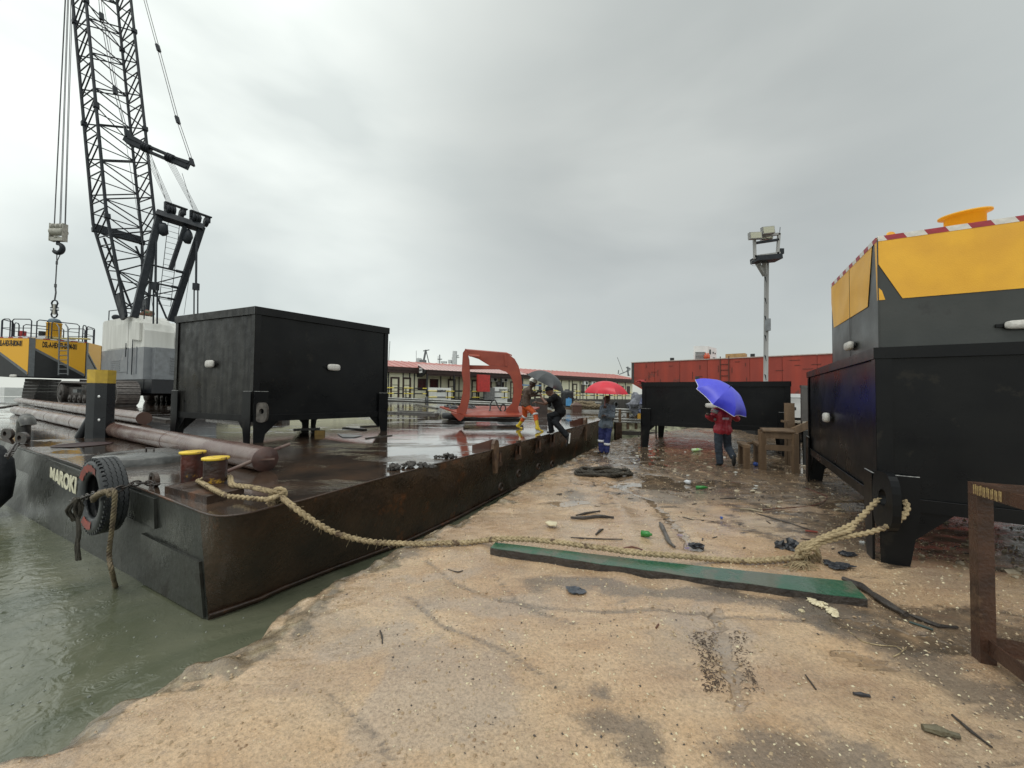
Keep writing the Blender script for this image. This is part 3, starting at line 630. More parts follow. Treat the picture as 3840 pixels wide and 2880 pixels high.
# ---------------------------------------------------------------- steel tanks on legs
Z3 = Vector((0, 0, 1))
def warped(P, s0, s1, z0, z1, o, amp, nx=30, nz=14):      # a steel sheet that buckles slightly between its frames
    mb = MB(); vs = []
    for i in range(nx+1):
        for j in range(nz+1):
            s = s0+(s1-s0)*i/nx; z = z0+(z1-z0)*j/nz; e = min(1, min(i, nx-i)/3)*min(1, min(j, nz-j)/2); q = P(s, z, o)
            vs.append(P(s, z, o+amp*e*(noise.noise(Vector((q.x*1.3, q.y*1.3, q.z*1.5)))+0.3*noise.noise(q*4.1))))
    mb.add(vs, [(i*(nz+1)+j, (i+1)*(nz+1)+j, (i+1)*(nz+1)+j+1, i*(nz+1)+j+1) for i in range(nx) for j in range(nz)], True); return mb
def steel_tank(label, c, zt, zb, gfun, rimh, railh, legw, legh, faces_detail, cat='tank', pmat=(BLACK,)*4, lid=True, group='black steel tanks on legs', rim=0.025, legout=0.02, gus=0.3, legtop=None, skip=()):
    # c: four corners (plan) in order; faces run c0-c1, c1-c2, c2-c3, c3-c0 with outward normals to the right of travel... computed from the centre
    cen = (c[0]+c[1]+c[2]+c[3])/4
    t = root('steel_tank', (cen.x, cen.y, gfun(cen.x, cen.y)), label, cat, group)
    info = []
    for i in range(4):
        a, b = Vector((c[i].x, c[i].y, 0)), Vector((c[(i+1) % 4].x, c[(i+1) % 4].y, 0))
        u = (b-a).normalized(); n = Vector((u.y, -u.x, 0)); mid = (a+b)/2
        if n.dot(mid-Vector((cen.x, cen.y, 0))) < 0: n = -n
        info.append((a, b, u, n))
    for i, (a, b, u, n) in enumerate(info):
        L = (b-a).length
        def P(s, z, o=0.0): return a+u*s+Z3*z+n*o
        warped(P, 0.02, L-0.02, zb+0.01, zt-0.01, -0.014, 0.010).build('side_panel', pmat[i], t)
        mb = MB(); mb.prism([P(-rim, zt-rimh), P(L+rim*0.98, zt-rimh), P(L+rim*0.98, zt), P(-rim, zt)], n, rim-0.001*i); mb.build('top_rim', pmat[i], t)
        mb = MB(); mb.prism([P(0.0, zb), P(L, zb), P(L, zb+railh), P(0.0, zb+railh)], n, rim*0.8-0.001*i); mb.build('bottom_rail', BLACK, t)
        w = 0.05*legw/0.25
        for s0, s1 in ((-0.004, w*2), (L-w*2, L+0.004)):
            mb = MB(); mb.prism([P(s0, zb+railh+0.003), P(s1, zb+railh+0.003), P(s1, zt-rimh-0.003), P(s0, zt-rimh-0.003)], n, rim*0.45-0.0007*i); mb.build('corner_post', pmat[i], t)
        bd = MB(); bd.tube([P(w*2, zb+railh, rim*0.6), P(L-w*2, zb+railh, rim*0.6)], 0.006, 5); bd.build('weld_bead', BLACK, t)
    if lid:
        mb = MB(); mb.add([Vector((p.x, p.y, zt-0.015)) for p in c], [(0, 1, 2, 3)]); mb.build('top_plate', BLACK, t)
    mb = MB(); mb.add([Vector((p.x, p.y, zb+0.02)) for p in c], [(3, 2, 1, 0)]); mb.build('bottom_plate', BLACK, t)
    for k in range(4):
        if k in skip: continue
        p = Vector((c[k].x, c[k].y, 0)); g = gfun(p.x, p.y)-0.02
        ins = [(info[k][2], info[k][3]), (-info[(k-1) % 4][2], info[(k-1) % 4][3])]
        lt = legtop if legtop is not None else zb+legh
        for q, (d, n) in enumerate(ins):
            mb = MB(); wt = legw
            prof = [(0.01, g), (wt*0.72, g), (wt, zb-0.02), (wt, lt), (-0.0, lt), (-0.0, zb-0.02)]
            mb.prism([p+d*x+Z3*z+n*(rim+0.003) for x, z in prof], n, legout+0.001*q)
            lg = mb.build('leg', BLACKS if pmat[0] is BLACKS else BLACK, t)
            cp_ = MB(); cp_.tube([p+d*0.0+Z3*lt+n*(rim+0.01), p+d*wt+Z3*lt+n*(rim+0.01)], 0.008, 5); cp_.build('leg_cap', mat('pale_weld', (0.35, 0.35, 0.33), (0.1, 0.1, 0.1), 30, 0.4), lg)
            gs = MB(); gs.prism([p+d*(wt*0.8)+Z3*(zb-gus)-n*0.002, p+d*(wt*0.9)+Z3*zb-n*0.002, p+d*(wt+gus*0.75)+Z3*zb-n*0.002], -n, 0.012)
            gs.build('gusset', BLACK, lg)
    return t, info
def anode(t, p, n, u, L=0.30, h=0.145, d=0.07):
    n = Vector(n); u = Vector(u).normalized(); mb = MB(); pr = []; K = 20
    for lay, (k, o) in enumerate(((1.0, 0.02), (1.0, d*0.7), (0.8, d))):
        for j in range(K):
            a = 2*PI*j/K; ca, sa = math.cos(a), math.sin(a)
            x = math.copysign(abs(ca)**0.55, ca)*L/2*k; z = math.copysign(abs(sa)**0.55, sa)*h/2*k
            pr.append(p+u*x+Z3*z+n*o)
    fs = [(l*K+j, l*K+(j+1) % K, (l+1)*K+(j+1) % K, (l+1)*K+j) for l in range(2) for j in range(K)]+[tuple(range(2*K, 3*K)), tuple(range(K-1, -1, -1))]
    mb.add(pr, fs, True); o = mb.build('anode', ANODE, t, origin=p)
    k = MB(); k.box(p+n*0.008, (L*1.45, 0.016, 0.03), ax=(u, n, Z3)); k.build('anode_strap', BLACK, o)
    return o
def padplate(t, p, d, s, m=RUSTDK, hole=0.28, th=0.06):
    d = Vector(d).normalized(); nn = Z3.cross(d).normalized(); K = 24; out = []; inn = []
    for i in range(K):
        a = 2*PI*i/K; x, z = math.cos(a), math.sin(a)
        ex_ = math.copysign(abs(x)**0.5, x) if x < 0 else math.copysign(abs(x)**0.75, x); ez = math.copysign(abs(z)**0.75, z)
        out.append(p+d*(s*0.5+ex_*s*0.5)+Z3*(ez*s*0.85)); inn.append(p+d*(s*0.52+x*s*hole)+Z3*(z*s*hole*1.2+s*0.1))
    tt = nn*th/2; vs = [q-tt for q in out]+[q-tt for q in inn]+[q+tt for q in out]+[q+tt for q in inn]; fs = []
    for i in range(K):
        j = (i+1) % K; fs += [(i, j, K+j, K+i), (2*K+i, 3*K+i, 3*K+j, 2*K+j), (i, 2*K+i, 2*K+j, j), (K+i, K+j, 3*K+j, 3*K+i)]
    mb = MB(); mb.add(vs, fs); return mb.build('padeye', m, t)

# tank A on the barge
An = DK(943, 1662); ztA = AT(960, 1148.8, An.y).z
A0 = G(960, 1148.8, ztA); A1 = G(1455.5, 1230, ztA); A3 = G(663, 1187, ztA); A2 = A1+A3-A0
zbA = AT(950, 1582, A0.y).z
tA, iA = steel_tank('tall black steel tank on four tapered legs standing on the barge deck', [A0, A1, A2, A3], ztA, zbA, DZ, 0.16, 0.13, 0.26, 0.62,
    None, pmat=(BLACK, BLACK, BLACK, BLACKS), gus=0.30, rim=0.03)
def on_face(inf, px, py, off=0.0):
    a, b, u, n = inf; d = ray(px, py); t = (a-CAMP).dot(n)/d.dot(n); return CAMP+d*t+n*off
p = on_face(iA[0], 1250, 1378); anode(tA, p, iA[0][3], iA[0][2], 0.30, 0.155)
p = on_face(iA[3], 793, 1365); anode(tA, p, iA[3][3], iA[3][2], 0.30, 0.165)
dn = (iA[0][3]+iA[3][3]).normalized()
pd_ = on_face(iA[0], 968, 1546); padplate(tA, pd_+iA[0][3]*0.02-iA[0][2]*0.04, (iA[0][3]+iA[0][2]*0.8), 0.24, mat('worn_padeye', (0.13, 0.115, 0.10), (0.04, 0.035, 0.03), 9, 0.4, bump=0.4, bscale=30), hole=0.2)

# tank C, near right, and the hull section standing on it
gC = G(3308, 2100, 0.0); ztC = AT(3284, 1304, gC.y).z
C0 = G(3284, 1304, ztC); C3 = G(3029.5, 1395.6, ztC); 
uC = (G(3840, 1281, ztC)-C0).normalized(); C1 = C0+uC*5.2; C2 = C1+(C3-C0)
zbC = AT(3440, 1922, (C0+uC*0.35).y).z
tC, iC = steel_tank('large black steel tank at the right edge with mooring rope looped on its lug', [C0, C1, C2, C3], ztC, zbC, lambda x, y: gz(x, y), 0.115, 0.12, 0.30, 0.42,
    None, gus=0.32, rim=0.022, legtop=zbC+0.34)
p = on_face(iC[3], 3112, 1566); anode(tC, p, iC[3][3], iC[3][2], 0.26, 0.15, 0.08)
pC = Vector((C0.x, C0.y, AT(3360, 1900, C0.y).z+0.10))
padplate(tC, pC+(iC[3][3]+iC[0][3]).normalized()*0.02, iC[0][3]*1.0+iC[0][2]*0.25, 0.34, BLACK, hole=0.2, th=0.07)
# hull section above tank C: charcoal below, yellow above, hazard tape on its edge
ztD = AT(3290, 888, C0.y+0.12).z
D0 = G(3290, 888, ztD); D0b = Vector((D0.x, D0.y, ztC)); D3 = G(3117.7, 1066, ztD); uD = (G(3840, 808, ztD)-D0).normalized()
D1 = D0+uD*5.0; vD = (D3-D0); D2 = D1+vD+uD*0.8; D3b = D3+uD*0.9+vD*0.5
zy_ = AT(3364, 1121.6, (D0+uD*0.12).y).z; 
dp = [D0, D1, D1+vD+uD*0.5, D3+(D1-D0)*0.2+vD*0.25, D3]
dcen = (D0+D1+D3)/3
hs_ = root('hull_section', (dcen.x, dcen.y, ztC), 'yellow and charcoal steel hull section with red and white tape along its top edge', 'hull section')
TW = mat('tape_white', (0.75, 0.73, 0.68), (0.6, 0.58, 0.54), 20, 0.5); TR = mat('tape_red', (0.40, 0.03, 0.05), (0.3, 0.03, 0.04), 20, 0.5)
YBIG = mat('orange_peel_yellow', (0.84, 0.45, 0.03), (0.74, 0.38, 0.028), 3, 0.38, 0.55, bump=0.15, bscale=120)
for k in range(len(dp)):
    a, b = dp[k], dp[(k+1) % len(dp)]; u = (b-a); u.z = 0; L = u.length; u.normalize(); n = Vector((u.y, -u.x, 0))
    if n.dot((a+b)/2-dcen) < 0: n = -n
    def P(s, z, o=0.0): return Vector((a.x, a.y, 0))+u*s+Z3*z+n*o
    fc = warped(P, 0, L, ztC-0.01, ztD-0.001, -0.004, 0.008).build('side_plate', SLATE, hs_)
    if k == 0: prof = [(0.19, zy_), (L-0.2, zy_), (L-0.2, ztD-0.02), (0.0, ztD-0.02), (0.0, ztD-0.42*(ztD-zy_))]
    elif k == 4: prof = [(0.13, zy_), (L-0.34, zy_), (L-0.16, ztD-0.02), (0.0, ztD-0.02), (0.0, ztD-0.3)]
    else: prof = [(0.05, zy_), (L-0.05, zy_), (L-0.05, ztD-0.02), (0.05, ztD-0.02)]
    mb = MB()
    mb.prism([P(s, z, 0.001) for s, z in prof], n, 0.002); mb.build('yellow_band', YBIG, fc)
    if k == 4:
        mb = MB(); mb.prism([P(L-0.02, zy_, 0.001), P(L, zy_, 0.001), P(L, ztD-0.02, 0.001), P(L-0.08, ztD-0.02, 0.001)], n, 0.003); mb.build('yellow_stripe', YBIG, fc)
        mb = MB(); mb.tube([P(L*0.48, ztC, 0.004), P(L*0.48, ztD-0.05, 0.004)], 0.003, 5); mb.build('plate_seam', SLATE, fc)
    if k == 0:
        mb = MB(); mb.prism([P(0.0, zy_, 0.001), P(0.055, zy_, 0.001), P(0.03, zy_+0.10, 0.001), P(0.0, zy_+0.14, 0.001)], n, 0.002); mb.build('yellow_stripe', YBIG, fc)
        mb = MB(); mb.tube([P(0, ztC, 0.002), P(0, ztD-0.03, 0.002)], 0.006, 5); mb.build('corner_weld', SLATE, fc)
    s = 0.0; c = 0; st = 0.155 if k == 0 else 0.15; sl = 0.03
    while s < L-0.01:
        e = min(L, s+st*(0.5 if c == 0 else 1)); mb = MB()
        mb.prism([P(s, ztD-0.052, 0.002), P(e, ztD-0.052, 0.002), P(max(e-sl, s+0.01), ztD+0.002, 0.002), P(max(0, s-sl), ztD+0.002, 0.002)], n, 0.004)
        mb.build('tape_block', TW if c % 2 == 0 else TR, fc); s = e; c += 1
mb = MB(); mb.add([Vector((q.x, q.y, ztD-0.004)) for q in dp], [tuple(range(len(dp)))]); mb.build('top_plate', YBIG, hs_)
# bollard-like flanged drum and lifting eyes on top
dq = AT(3614, 830, (D0+uD*0.9).y+0.62); mb = MB(); r_ = 0.160
fcn = AT(3617, 806, dq.y); dxy = Vector((dq.x, dq.y, 0)).normalized(); dax = Vector((-dxy.x*0.10, -dxy.y*0.10, 1)).normalized()
mb.lathe(fcn, [(r_, -0.5), (r_, -0.02), (r_*1.30, -0.008), (r_*1.30, 0.010), (0.001, 0.010)], ax=dax, seg=36); mb.build('flanged_drum', YBIG, hs_)
for px, py, s in ((3325, 880, 0.075), (3468, 868, 0.035), (3785, 828, 0.035)):
    q = AT(px, py, D0.y+0.1 if px < 3400 else D0.y-0.0); q = Vector((q.x, q.y, ztD)); padplate(hs_, q, (1, 0.15, 0), s*1.6, YBIG, hole=0.15, th=0.02)
def on_plane(a, n, px, py): d = ray(px, py); t = (a-CAMP).dot(n)/d.dot(n); return CAMP+d*t
u0 = Vector((uD.x, uD.y, 0)).normalized(); n0 = Vector((u0.y, -u0.x, 0)); 
anode(hs_, on_plane(D0, n0, 3826, 1218), n0, u0, 0.22, 0.085, 0.05)
u4 = vD.normalized(); n4 = Vector((-abs(u4.y), abs(u4.x), 0)); n4 = n4 if n4.dot(D0-dcen) > 0 else -n4
anode(hs_, on_plane(D0, n4, 3198, 1297), n4, u4, 0.26, 0.11, 0.07)

# tank B behind the person in red
gB = G(2423, 1672, 0.0); ztB = AT(2408, 1433.3, gB.y).z
B0 = G(2408.5, 1433.3, ztB); B1 = G(2963, 1429.6, ztB); uB = B1-B0; uB.z = 0; uB.normalize(); vB = Vector((-uB.y, uB.x, 0))
B2 = B1+vB*2.6+uB*0.0; B3 = B0+vB*2.6
zbB = AT(2434, 1594, B0.y).z
tB, iB = steel_tank('long low black steel tank on legs behind the person with the blue umbrella', [B0, B1, B2, B3], ztB, zbB, lambda x, y: gz(x, y), 0.15, 0.13, 0.27, 0.5, None, gus=0.2, rim=0.025, legtop=zbB+0.55)
p = on_face(iB[0], 2668, 1521); anode(tB, p, iB[0][3], iB[0][2], 0.34, 0.15)
mb = MB(); q = on_face(iB[0], 2686, 1420); mb.box((q.x, q.y+1.2, ztB+0.09), (0.1, 0.1, 0.26)); mb.build('top_stub', WOODDK, tB)
mb = MB(); q = on_face(iB[0], 2422, 1432); mb.blob((q.x, q.y+0.5, ztB+0.03), (0.16, 0.1, 0.07), 3, 0.3, 2); tag(mb.build('red_rag', mat('crumpled_red_cloth', (0.35, 0.03, 0.03), None, 20, 0.6)), 'crumpled red cloth lying on top of the long low black tank', 'cloth')

# tank E, mostly hidden, dark and shiny, between tank B and tank C
zE = 2.15; E0 = G(3003, 1445, zE); E1 = E0+Vector((3.0, 0.6, 0)); 
E0 = AT(3003, 1445, 9.5); E0.z = AT(3003, 1445, 9.5).z; zE = E0.z; E1 = E0+Vector((2.6, 1.0, 0)); E3 = E0+Vector((2.3, 2.6, 0)); E2 = E1+(E3-E0)
E0, E1, E3, E2 = [Vector((v.x+0.0, v.y, v.z)) for v in (E0, E1, E3, E2)]
DKBR = mat('shiny_dark_brown_paint', (0.035, 0.028, 0.026), (0.05, 0.04, 0.036), 4, 0.12, 0.25, bump=0.1, bscale=12)
tE, iE = steel_tank('dark brown steel tank half hidden behind the big right tank', [E0, E1, E2, E3], zE, 0.55, lambda x, y: gz(x, y), 0.06, 0.06, 0.2, 0.3, None, pmat=(DKBR,)*4, gus=0.2)
q = AT(3023, 1530, 9.6); anode(tE, on_face(iE[0], 3050, 1530) if False else on_plane(E0, iE[3][3], 3026, 1528), iE[3][3], iE[3][2], 0.26, 0.15)
# ---------------------------------------------------------------- crawler crane
fwd = Vector((math.cos(math.radians(152)), math.sin(math.radians(152)), 0)); lat = Vector((math.cos(math.radians(62)), math.sin(math.radians(62)), 0))
YN = 24.0
nc_ = AT(535, 1422, YN); zH0 = nc_.z                      # near rear corner of the machinery house, at its sill
cc = Vector((nc_.x, nc_.y, 0)) + fwd*3.2 + lat*1.7
zG = DZ(cc.x, cc.y)
crane = root('crawler_crane', (cc.x, cc.y, zG), 'tall dark lattice boom crawler crane with white and grey house on the barge', 'crane')
def CP(f, l, z): return Vector((cc.x, cc.y, 0)) + fwd*f + lat*l + Z3*z
DIRT = mat('muddy_track_steel', (0.07, 0.06, 0.052), (0.03, 0.027, 0.025), 8, 0.5, 0.7, bump=0.6, bscale=25)
PAD = mat('worn_track_pad', (0.16, 0.14, 0.13), (0.08, 0.07, 0.065), 9, 0.3, 0.5, bump=0.3, bscale=25)
# tracks: the undercarriage points along its own bearing
td = (Vector((AT(130, 1480, 29.0).x, 29.0, 0)) - Vector((AT(440, 1500, 22.6).x, 22.6, 0))).normalized(); tl = Vector((-td.y, td.x, 0)); tl = tl if tl.y > 0 else -tl
t0 = Vector((AT(440, 1500, 22.6).x, 22.6, 0)); TL = 9.6
def track(o0):
    tr = MB(); R = 0.72; w = 1.0; zc = zG+R-0.02
    def TP(s, l, z): return o0+td*s+tl*l+Z3*z
    tr.box(TP(TL/2, w/2, zc), (TL-0.6, w*0.55, 0.75), ax=(td, tl, Z3)); 
    o = tr.build('track_frame', DIRT, crane)
    for s in [R*0.9]+[1.6+i*0.82 for i in range(8)]+[TL-R*0.9]:
        r = R*0.78 if s in (R*0.9, TL-R*0.9) else 0.27; zz = zc if r > 0.4 else zc-0.40
        k = MB(); k.cyl(TP(s, -0.02, zz), TP(s, w*0.9, zz), r, seg=20); k.cyl(TP(s, -0.07, zz), TP(s, 0, zz), r*0.35, seg=10); k.build('roller', DIRT, o)
    for s in (3.2, 6.0):
        k = MB(); k.box(TP(s, -0.03, zc+0.12), (0.7, 0.2, 0.22), ax=(td, tl, Z3)); k.build('frame_bracket', mat('grey_bracket', (0.10, 0.11, 0.11), None, 5, 0.5), o)
    per = 2*(TL-2*R)+2*PI*R; n = 62; shoe = None
    for i in range(n):
        s = per*i/n; L0 = TL-2*R
        if s < L0: p = (R+s, R, 0)
        elif s < L0+PI*R: a = (s-L0)/R; p = (TL-R+R*math.sin(a), R*math.cos(a), a)
        elif s < 2*L0+PI*R: p = (TL-R-(s-L0-PI*R), -R, PI)
        else: a = (s-2*L0-PI*R)/R; p = (R-R*math.sin(a), -R*math.cos(a), PI+a)
        sag = -0.06*math.sin(PI*min(1, max(0, (p[0]-R)/L0))) if p[2] == 0 else 0
        u = td*math.cos(p[2])-Z3*math.sin(p[2]); nn = td*math.sin(p[2])+Z3*math.cos(p[2])
        c = TP(p[0], w/2, zc+p[1]+sag)
        k = MB(); k.box(c, (per/n*0.93, w*1.05, 0.07), ax=(u, tl, nn)); k.box(c+nn*0.05, (0.05, w*1.03, 0.05), ax=(u, tl, nn)); k.build('track_shoe', PAD, o)
track(t0); track(t0+tl*4.6)
cb_ = MB(); mid = t0+td*(TL/2)+tl*2.8
cb_.box(Vector((mid.x, mid.y, zG+0.9)), (3.2, 4.2, 0.7), ax=(td, tl, Z3)); cb_.cyl(Vector((mid.x, mid.y, zG+1.2)), Vector((mid.x, mid.y, zG+1.75)), 1.3, seg=28); cb_.build('car_body', DIRT, crane)
# house: left side length and rear width
HL, HW = 6.9, 3.6
def HP(f, l, z): return Vector((nc_.x, nc_.y, 0)) + fwd*f + lat*l + Z3*z
zS = AT(535, 1300, YN).z; zT = AT(524, 1174, YN).z; zT2 = AT(380, 1206, HP(HL, 0, 0).y).z
HG = mat('weathered_grey_house', (0.24, 0.255, 0.27), (0.20, 0.21, 0.225), 2, 0.35, 0.5, c3=(0.3, 0.3, 0.31), c3amt=0.1)
mb = MB(); mb.hexa([HP(0, 0, zH0), HP(HL, 0, zH0), HP(HL, HW, zH0), HP(0, HW, zH0)], [HP(0, 0, zS), HP(HL, 0, zS), HP(HL, HW, zS), HP(0, HW, zS)]); hl = mb.build('house_lower', HG, crane)
mb = MB()      # white upper part with the sloping rear shoulder
prof = [(0.0, zS), (HL, zS), (HL, zT2-0.12), (HL-0.25, zT2), (1.15, zT), (0.35, zT-0.55), (0.0, zT-1.05)]
mb.prism([HP(f, 0, z) for f, z in prof], lat, 1.5); mb.prism([HP(f, 1.5, z-0.004) for f, z in [(0.5, zS), (HL, zS), (HL, zT2-0.2), (1.8, zT-0.15), (0.7, zT-0.9), (0.5, zT-1.3)]], lat, HW-1.5)
hu = mb.build('house_upper', WHITEP, crane)
for f0, f1, z0, z1 in ((2.4, 5.9, zS+0.06, zT-0.42),):
    k = MB(); k.prism([HP(f0, -0.001, z0), HP(f1, -0.001, z0), HP(f1, -0.001, z1-0.05), HP(f0, -0.001, z1)], -lat, 0.03); k.build('door_panel', WHITEP, hu)
k = MB(); k.prism([HP(2.4, -0.001, zH0+0.5), HP(5.9, -0.001, zH0+0.5), HP(5.9, -0.001, zS-0.04), HP(2.4, -0.001, zS-0.04)], -lat, 0.03); k.build('door_panel', HG, hl)
for f in (1.0, 1.7, 2.35):
    k = MB(); k.box(HP(f, -0.02, (zH0+zS)/2+0.2), (0.05, 0.04, zS-zH0-0.3), ax=(fwd, lat, Z3)); k.build('corner_rib', HG, hl)
k = MB(); k.box(HP(2.6, -0.04, zS-0.1), (0.05, 0.05, 0.9), ax=(fwd, lat, Z3)); k.build('door_handle', DKSTEEL, hu)
k = MB(); k.prism([HP(0.35, -0.012, zT-0.6), HP(0.35, -0.012, zS+0.4), HP(1.6, -0.012, zS+0.55), HP(1.5, -0.012, zT-0.4)], -lat, 0.12); k.build('shoulder_cowl', WHITEP, hu)
for j in range(7):
    k = MB(); k.box(HP(-0.56, 1.9, zH0+0.45+0.16*j), (0.05, 1.5, 0.07), ax=(fwd, lat, Z3)); k.build('vent_louvre', GREYP, crane)
for j in range(6):
    k = MB(); k.box(HP(4.3, -0.03, zH0+0.62+0.13*j), (1.6, 0.05, 0.05), ax=(fwd, lat, Z3)); k.build('door_louvre', HG, hl)
k = MB(); k.tube([HP(0.6, 0.15, zT-0.3), HP(0.6, 0.15, zT+0.55), HP(3.0, 0.15, zT+0.6), HP(6.4, 0.15, zT2+0.75), HP(6.4, 0.15, zT2)], 0.03, 6); k.build('roof_handrail', DKSTEEL, crane)
k = MB(); k.tube([HP(1.45, -0.08, zH0+0.3), HP(1.45, -0.08, zS+0.9)], 0.025, 6); k.build('grab_rail', DKSTEEL, crane)
k = MB(); k.tube([HP(5.9, 0.5, zT2), HP(5.9, 0.5, zT2+0.25)], 0.04, 6); k.blob(HP(5.95, 0.4, zT2+0.3), (0.28, 0.22, 0.2), 1, 0.05); k.build('exhaust_cap', DKSTEEL, hu)
k = MB(); k.cyl(HP(-0.1, 2.0, zS+1.1), HP(-0.1, 3.4, zS+1.1), 0.22); k.cyl(HP(-0.1, 2.0, zS+0.7), HP(-0.1, 3.4, zS+0.7), 0.2); k.build('air_receiver', mat('old_cream', (0.5, 0.49, 0.44), (0.35, 0.34, 0.3), 8, 0.5), hu)
k = MB(); k.box(HP(-0.25, HW/2+0.3, (zH0+zS)/2+0.0), (0.55, HW-0.2, zS-zH0-0.02), ax=(fwd, lat, Z3)); k.build('counterweight', GREYP, crane)
k = MB(); k.box(HP(HL/2-0.6, HW/2, zH0-0.42), (HL-1.4, HW*0.96, 0.82), ax=(fwd, lat, Z3)); k.box(HP(-0.35, HW/2+0.4, zH0-0.45), (1.3, HW+0.6, 0.85), ax=(fwd, lat, Z3)); k.build('turntable_deck', mat('blue_black_underframe', (0.012, 0.014, 0.018), None, 4, 0.4), crane)
k = MB(); k.tube([AT(533, 1183, 25.5), AT(552, 1172, 25.5), AT(570, 1178, 25.5)], 0.2, 8); k.build('coiled_hose', mat('faded_hose', (0.30, 0.10, 0.08), (0.06, 0.12, 0.06), 6, 0.5), crane)
# boom: four tapered-foot chords and their lacing
tipc = AT(300, -830, 28.6); F0 = AT(505, 1195, 25.2); bw, bd_ = 2.45, 2.2
axis = (tipc-F0).normalized(); bl_ = lat; bn = axis.cross(bl_).normalized()
Lb = (tipc-F0).length
def chord_pt(i, j, s):        # i lateral, j depth, s length along the boom
    k = 1.0
    if s < 6.6: k = 0.42+0.58*s/6.6; kd = 0.30+0.70*s/6.6
    else: kd = 1.0
    if s > Lb-5: k = kd = 0.35+0.65*(Lb-s)/5
    return F0+axis*s+bl_*(i*bw/2*(k if s < 6.6 or s > Lb-5 else 1))+bn*(j*bd_/2*(kd if s < 6.6 or s > Lb-5 else 1))
for i in (-1, 1):
    for j in (-1, 1):
        mb = MB(); mb.tube([chord_pt(i, j, s) for s in (0, 6.6, Lb-5, Lb)], 0.085, 8); mb.build('boom_chord', DKSTEEL, crane)
nodes = [0.5]; st = 1.3
while nodes[-1] < Lb-0.8: nodes.append(nodes[-1]+(1.15 if nodes[-1] < 6.6 else 1.32))
for q in range(len(nodes)-1):
    s0, s1 = nodes[q], nodes[q+1]
    if s0 > 27: break
    pts = [(-1, -1), (1, -1), (1, 1), (-1, 1)]
    for w in range(4):
        a, b = pts[w], pts[(w+1) % 4]
        if w % 2 == 0:           # wide faces: zigzag one way
            A, B = (a, b) if q % 2 == 0 else (b, a)
            rod('lacing_bar', chord_pt(*A, s0), chord_pt(*B, s1), 0.044, DKSTEEL, crane)
            if q % 2 == 0: rod('lacing_bar', chord_pt(*a, s0), chord_pt(*b, s0), 0.036, DKSTEEL, crane)
        else:
            A, B = (a, b) if q % 2 else (b, a)
            sm_ = (s0+s1)/2
            rod('lacing_bar', chord_pt(*A, s0), chord_pt(*B, sm_), 0.040, DKSTEEL, crane); rod('lacing_bar', chord_pt(*B, sm_), chord_pt(*A, s1), 0.040, DKSTEEL, crane)
    if q in (5, 11, 17):         # section joints with diagonal diaphragms
        rod('lacing_bar', chord_pt(-1, -1, s0), chord_pt(1, 1, s0), 0.035, DKSTEEL, crane)
        for p_ in pts:
            k = MB(); k.box(chord_pt(*p_, s0), (0.3, 0.26, 0.26), ax=(axis, bl_, bn)); k.build('chord_joint', DKSTEEL, crane)
k = MB(); k.beam(chord_pt(-1, 1, 6.4), chord_pt(1, 1, 6.4), 0.18, 0.55, up=axis); k.build('boom_backstop_beam', DKSTEEL, crane)
for i in (-1, 1):
    k = MB(); k.beam(chord_pt(i, 0, -0.1), chord_pt(i, 0, 1.5), 0.14, 0.62, up=bn); k.build('boom_foot_plate', DKSTEEL, crane)
    k = MB(); a_ = chord_pt(i*0.7, 1, 5.8); b_ = HP(3.6, 1.7+i*0.9, zT-0.2); k.tube([a_, b_], 0.06, 8); k.build('backstop_strut', DKSTEEL, crane)
k = MB(); k.box(tipc, (0.9, 0.9, 0.9), ax=(axis, bl_, bn)); k.cyl(tipc-bl_*0.5, tipc+bl_*0.5, 0.55); k.build('boom_head', DKSTEEL, crane)
# gantry: two leaning legs, cross members, sheave heads
gT = [AT(600, 800, 24.6), AT(757, 850, 25.6)]; gB_ = [AT(503, 1190, 23.4), AT(640, 1205, 25.0)]
for a_, b_ in zip(gT, gB_):
    k = MB(); k.beam(b_, a_, 0.26, 0.34, up=lat); k.build('gantry_leg', DKSTEEL, crane)
def gp(t, s): a_ = gB_[0].lerp(gT[0], s); b_ = gB_[1].lerp(gT[1], s); return a_.lerp(b_, t)
for s, r in ((0.50, 0.06), (0.34, 0.055), (0.22, 0.045)):
    k = MB(); k.tube([gp(0, s), gp(1, s)], r, 8); k.tube([gp(0.72, s), gp(1, s)], r*1.6, 8); k.build('gantry_crossbar', DKSTEEL, crane)
k = MB(); k.tube([gp(1, 0.48), gp(0.3, 0.34)], 0.035, 6); k.tube([gp(1, 0.33), gp(0.15, 0.20)], 0.035, 6); k.build('gantry_brace', DKSTEEL, crane)
k = MB(); k.beam(gp(-0.06, 0.985), gp(1.06, 0.985), 0.4, 0.52, up=lat.cross(axis)); k.build('gantry_head_beam', DKSTEEL, crane)
k = MB(); k.beam(gp(0.58, 0.5), gp(0.62, 0.95), 0.22, 0.2, up=lat); k.build('gantry_ram', DKSTEEL, crane)
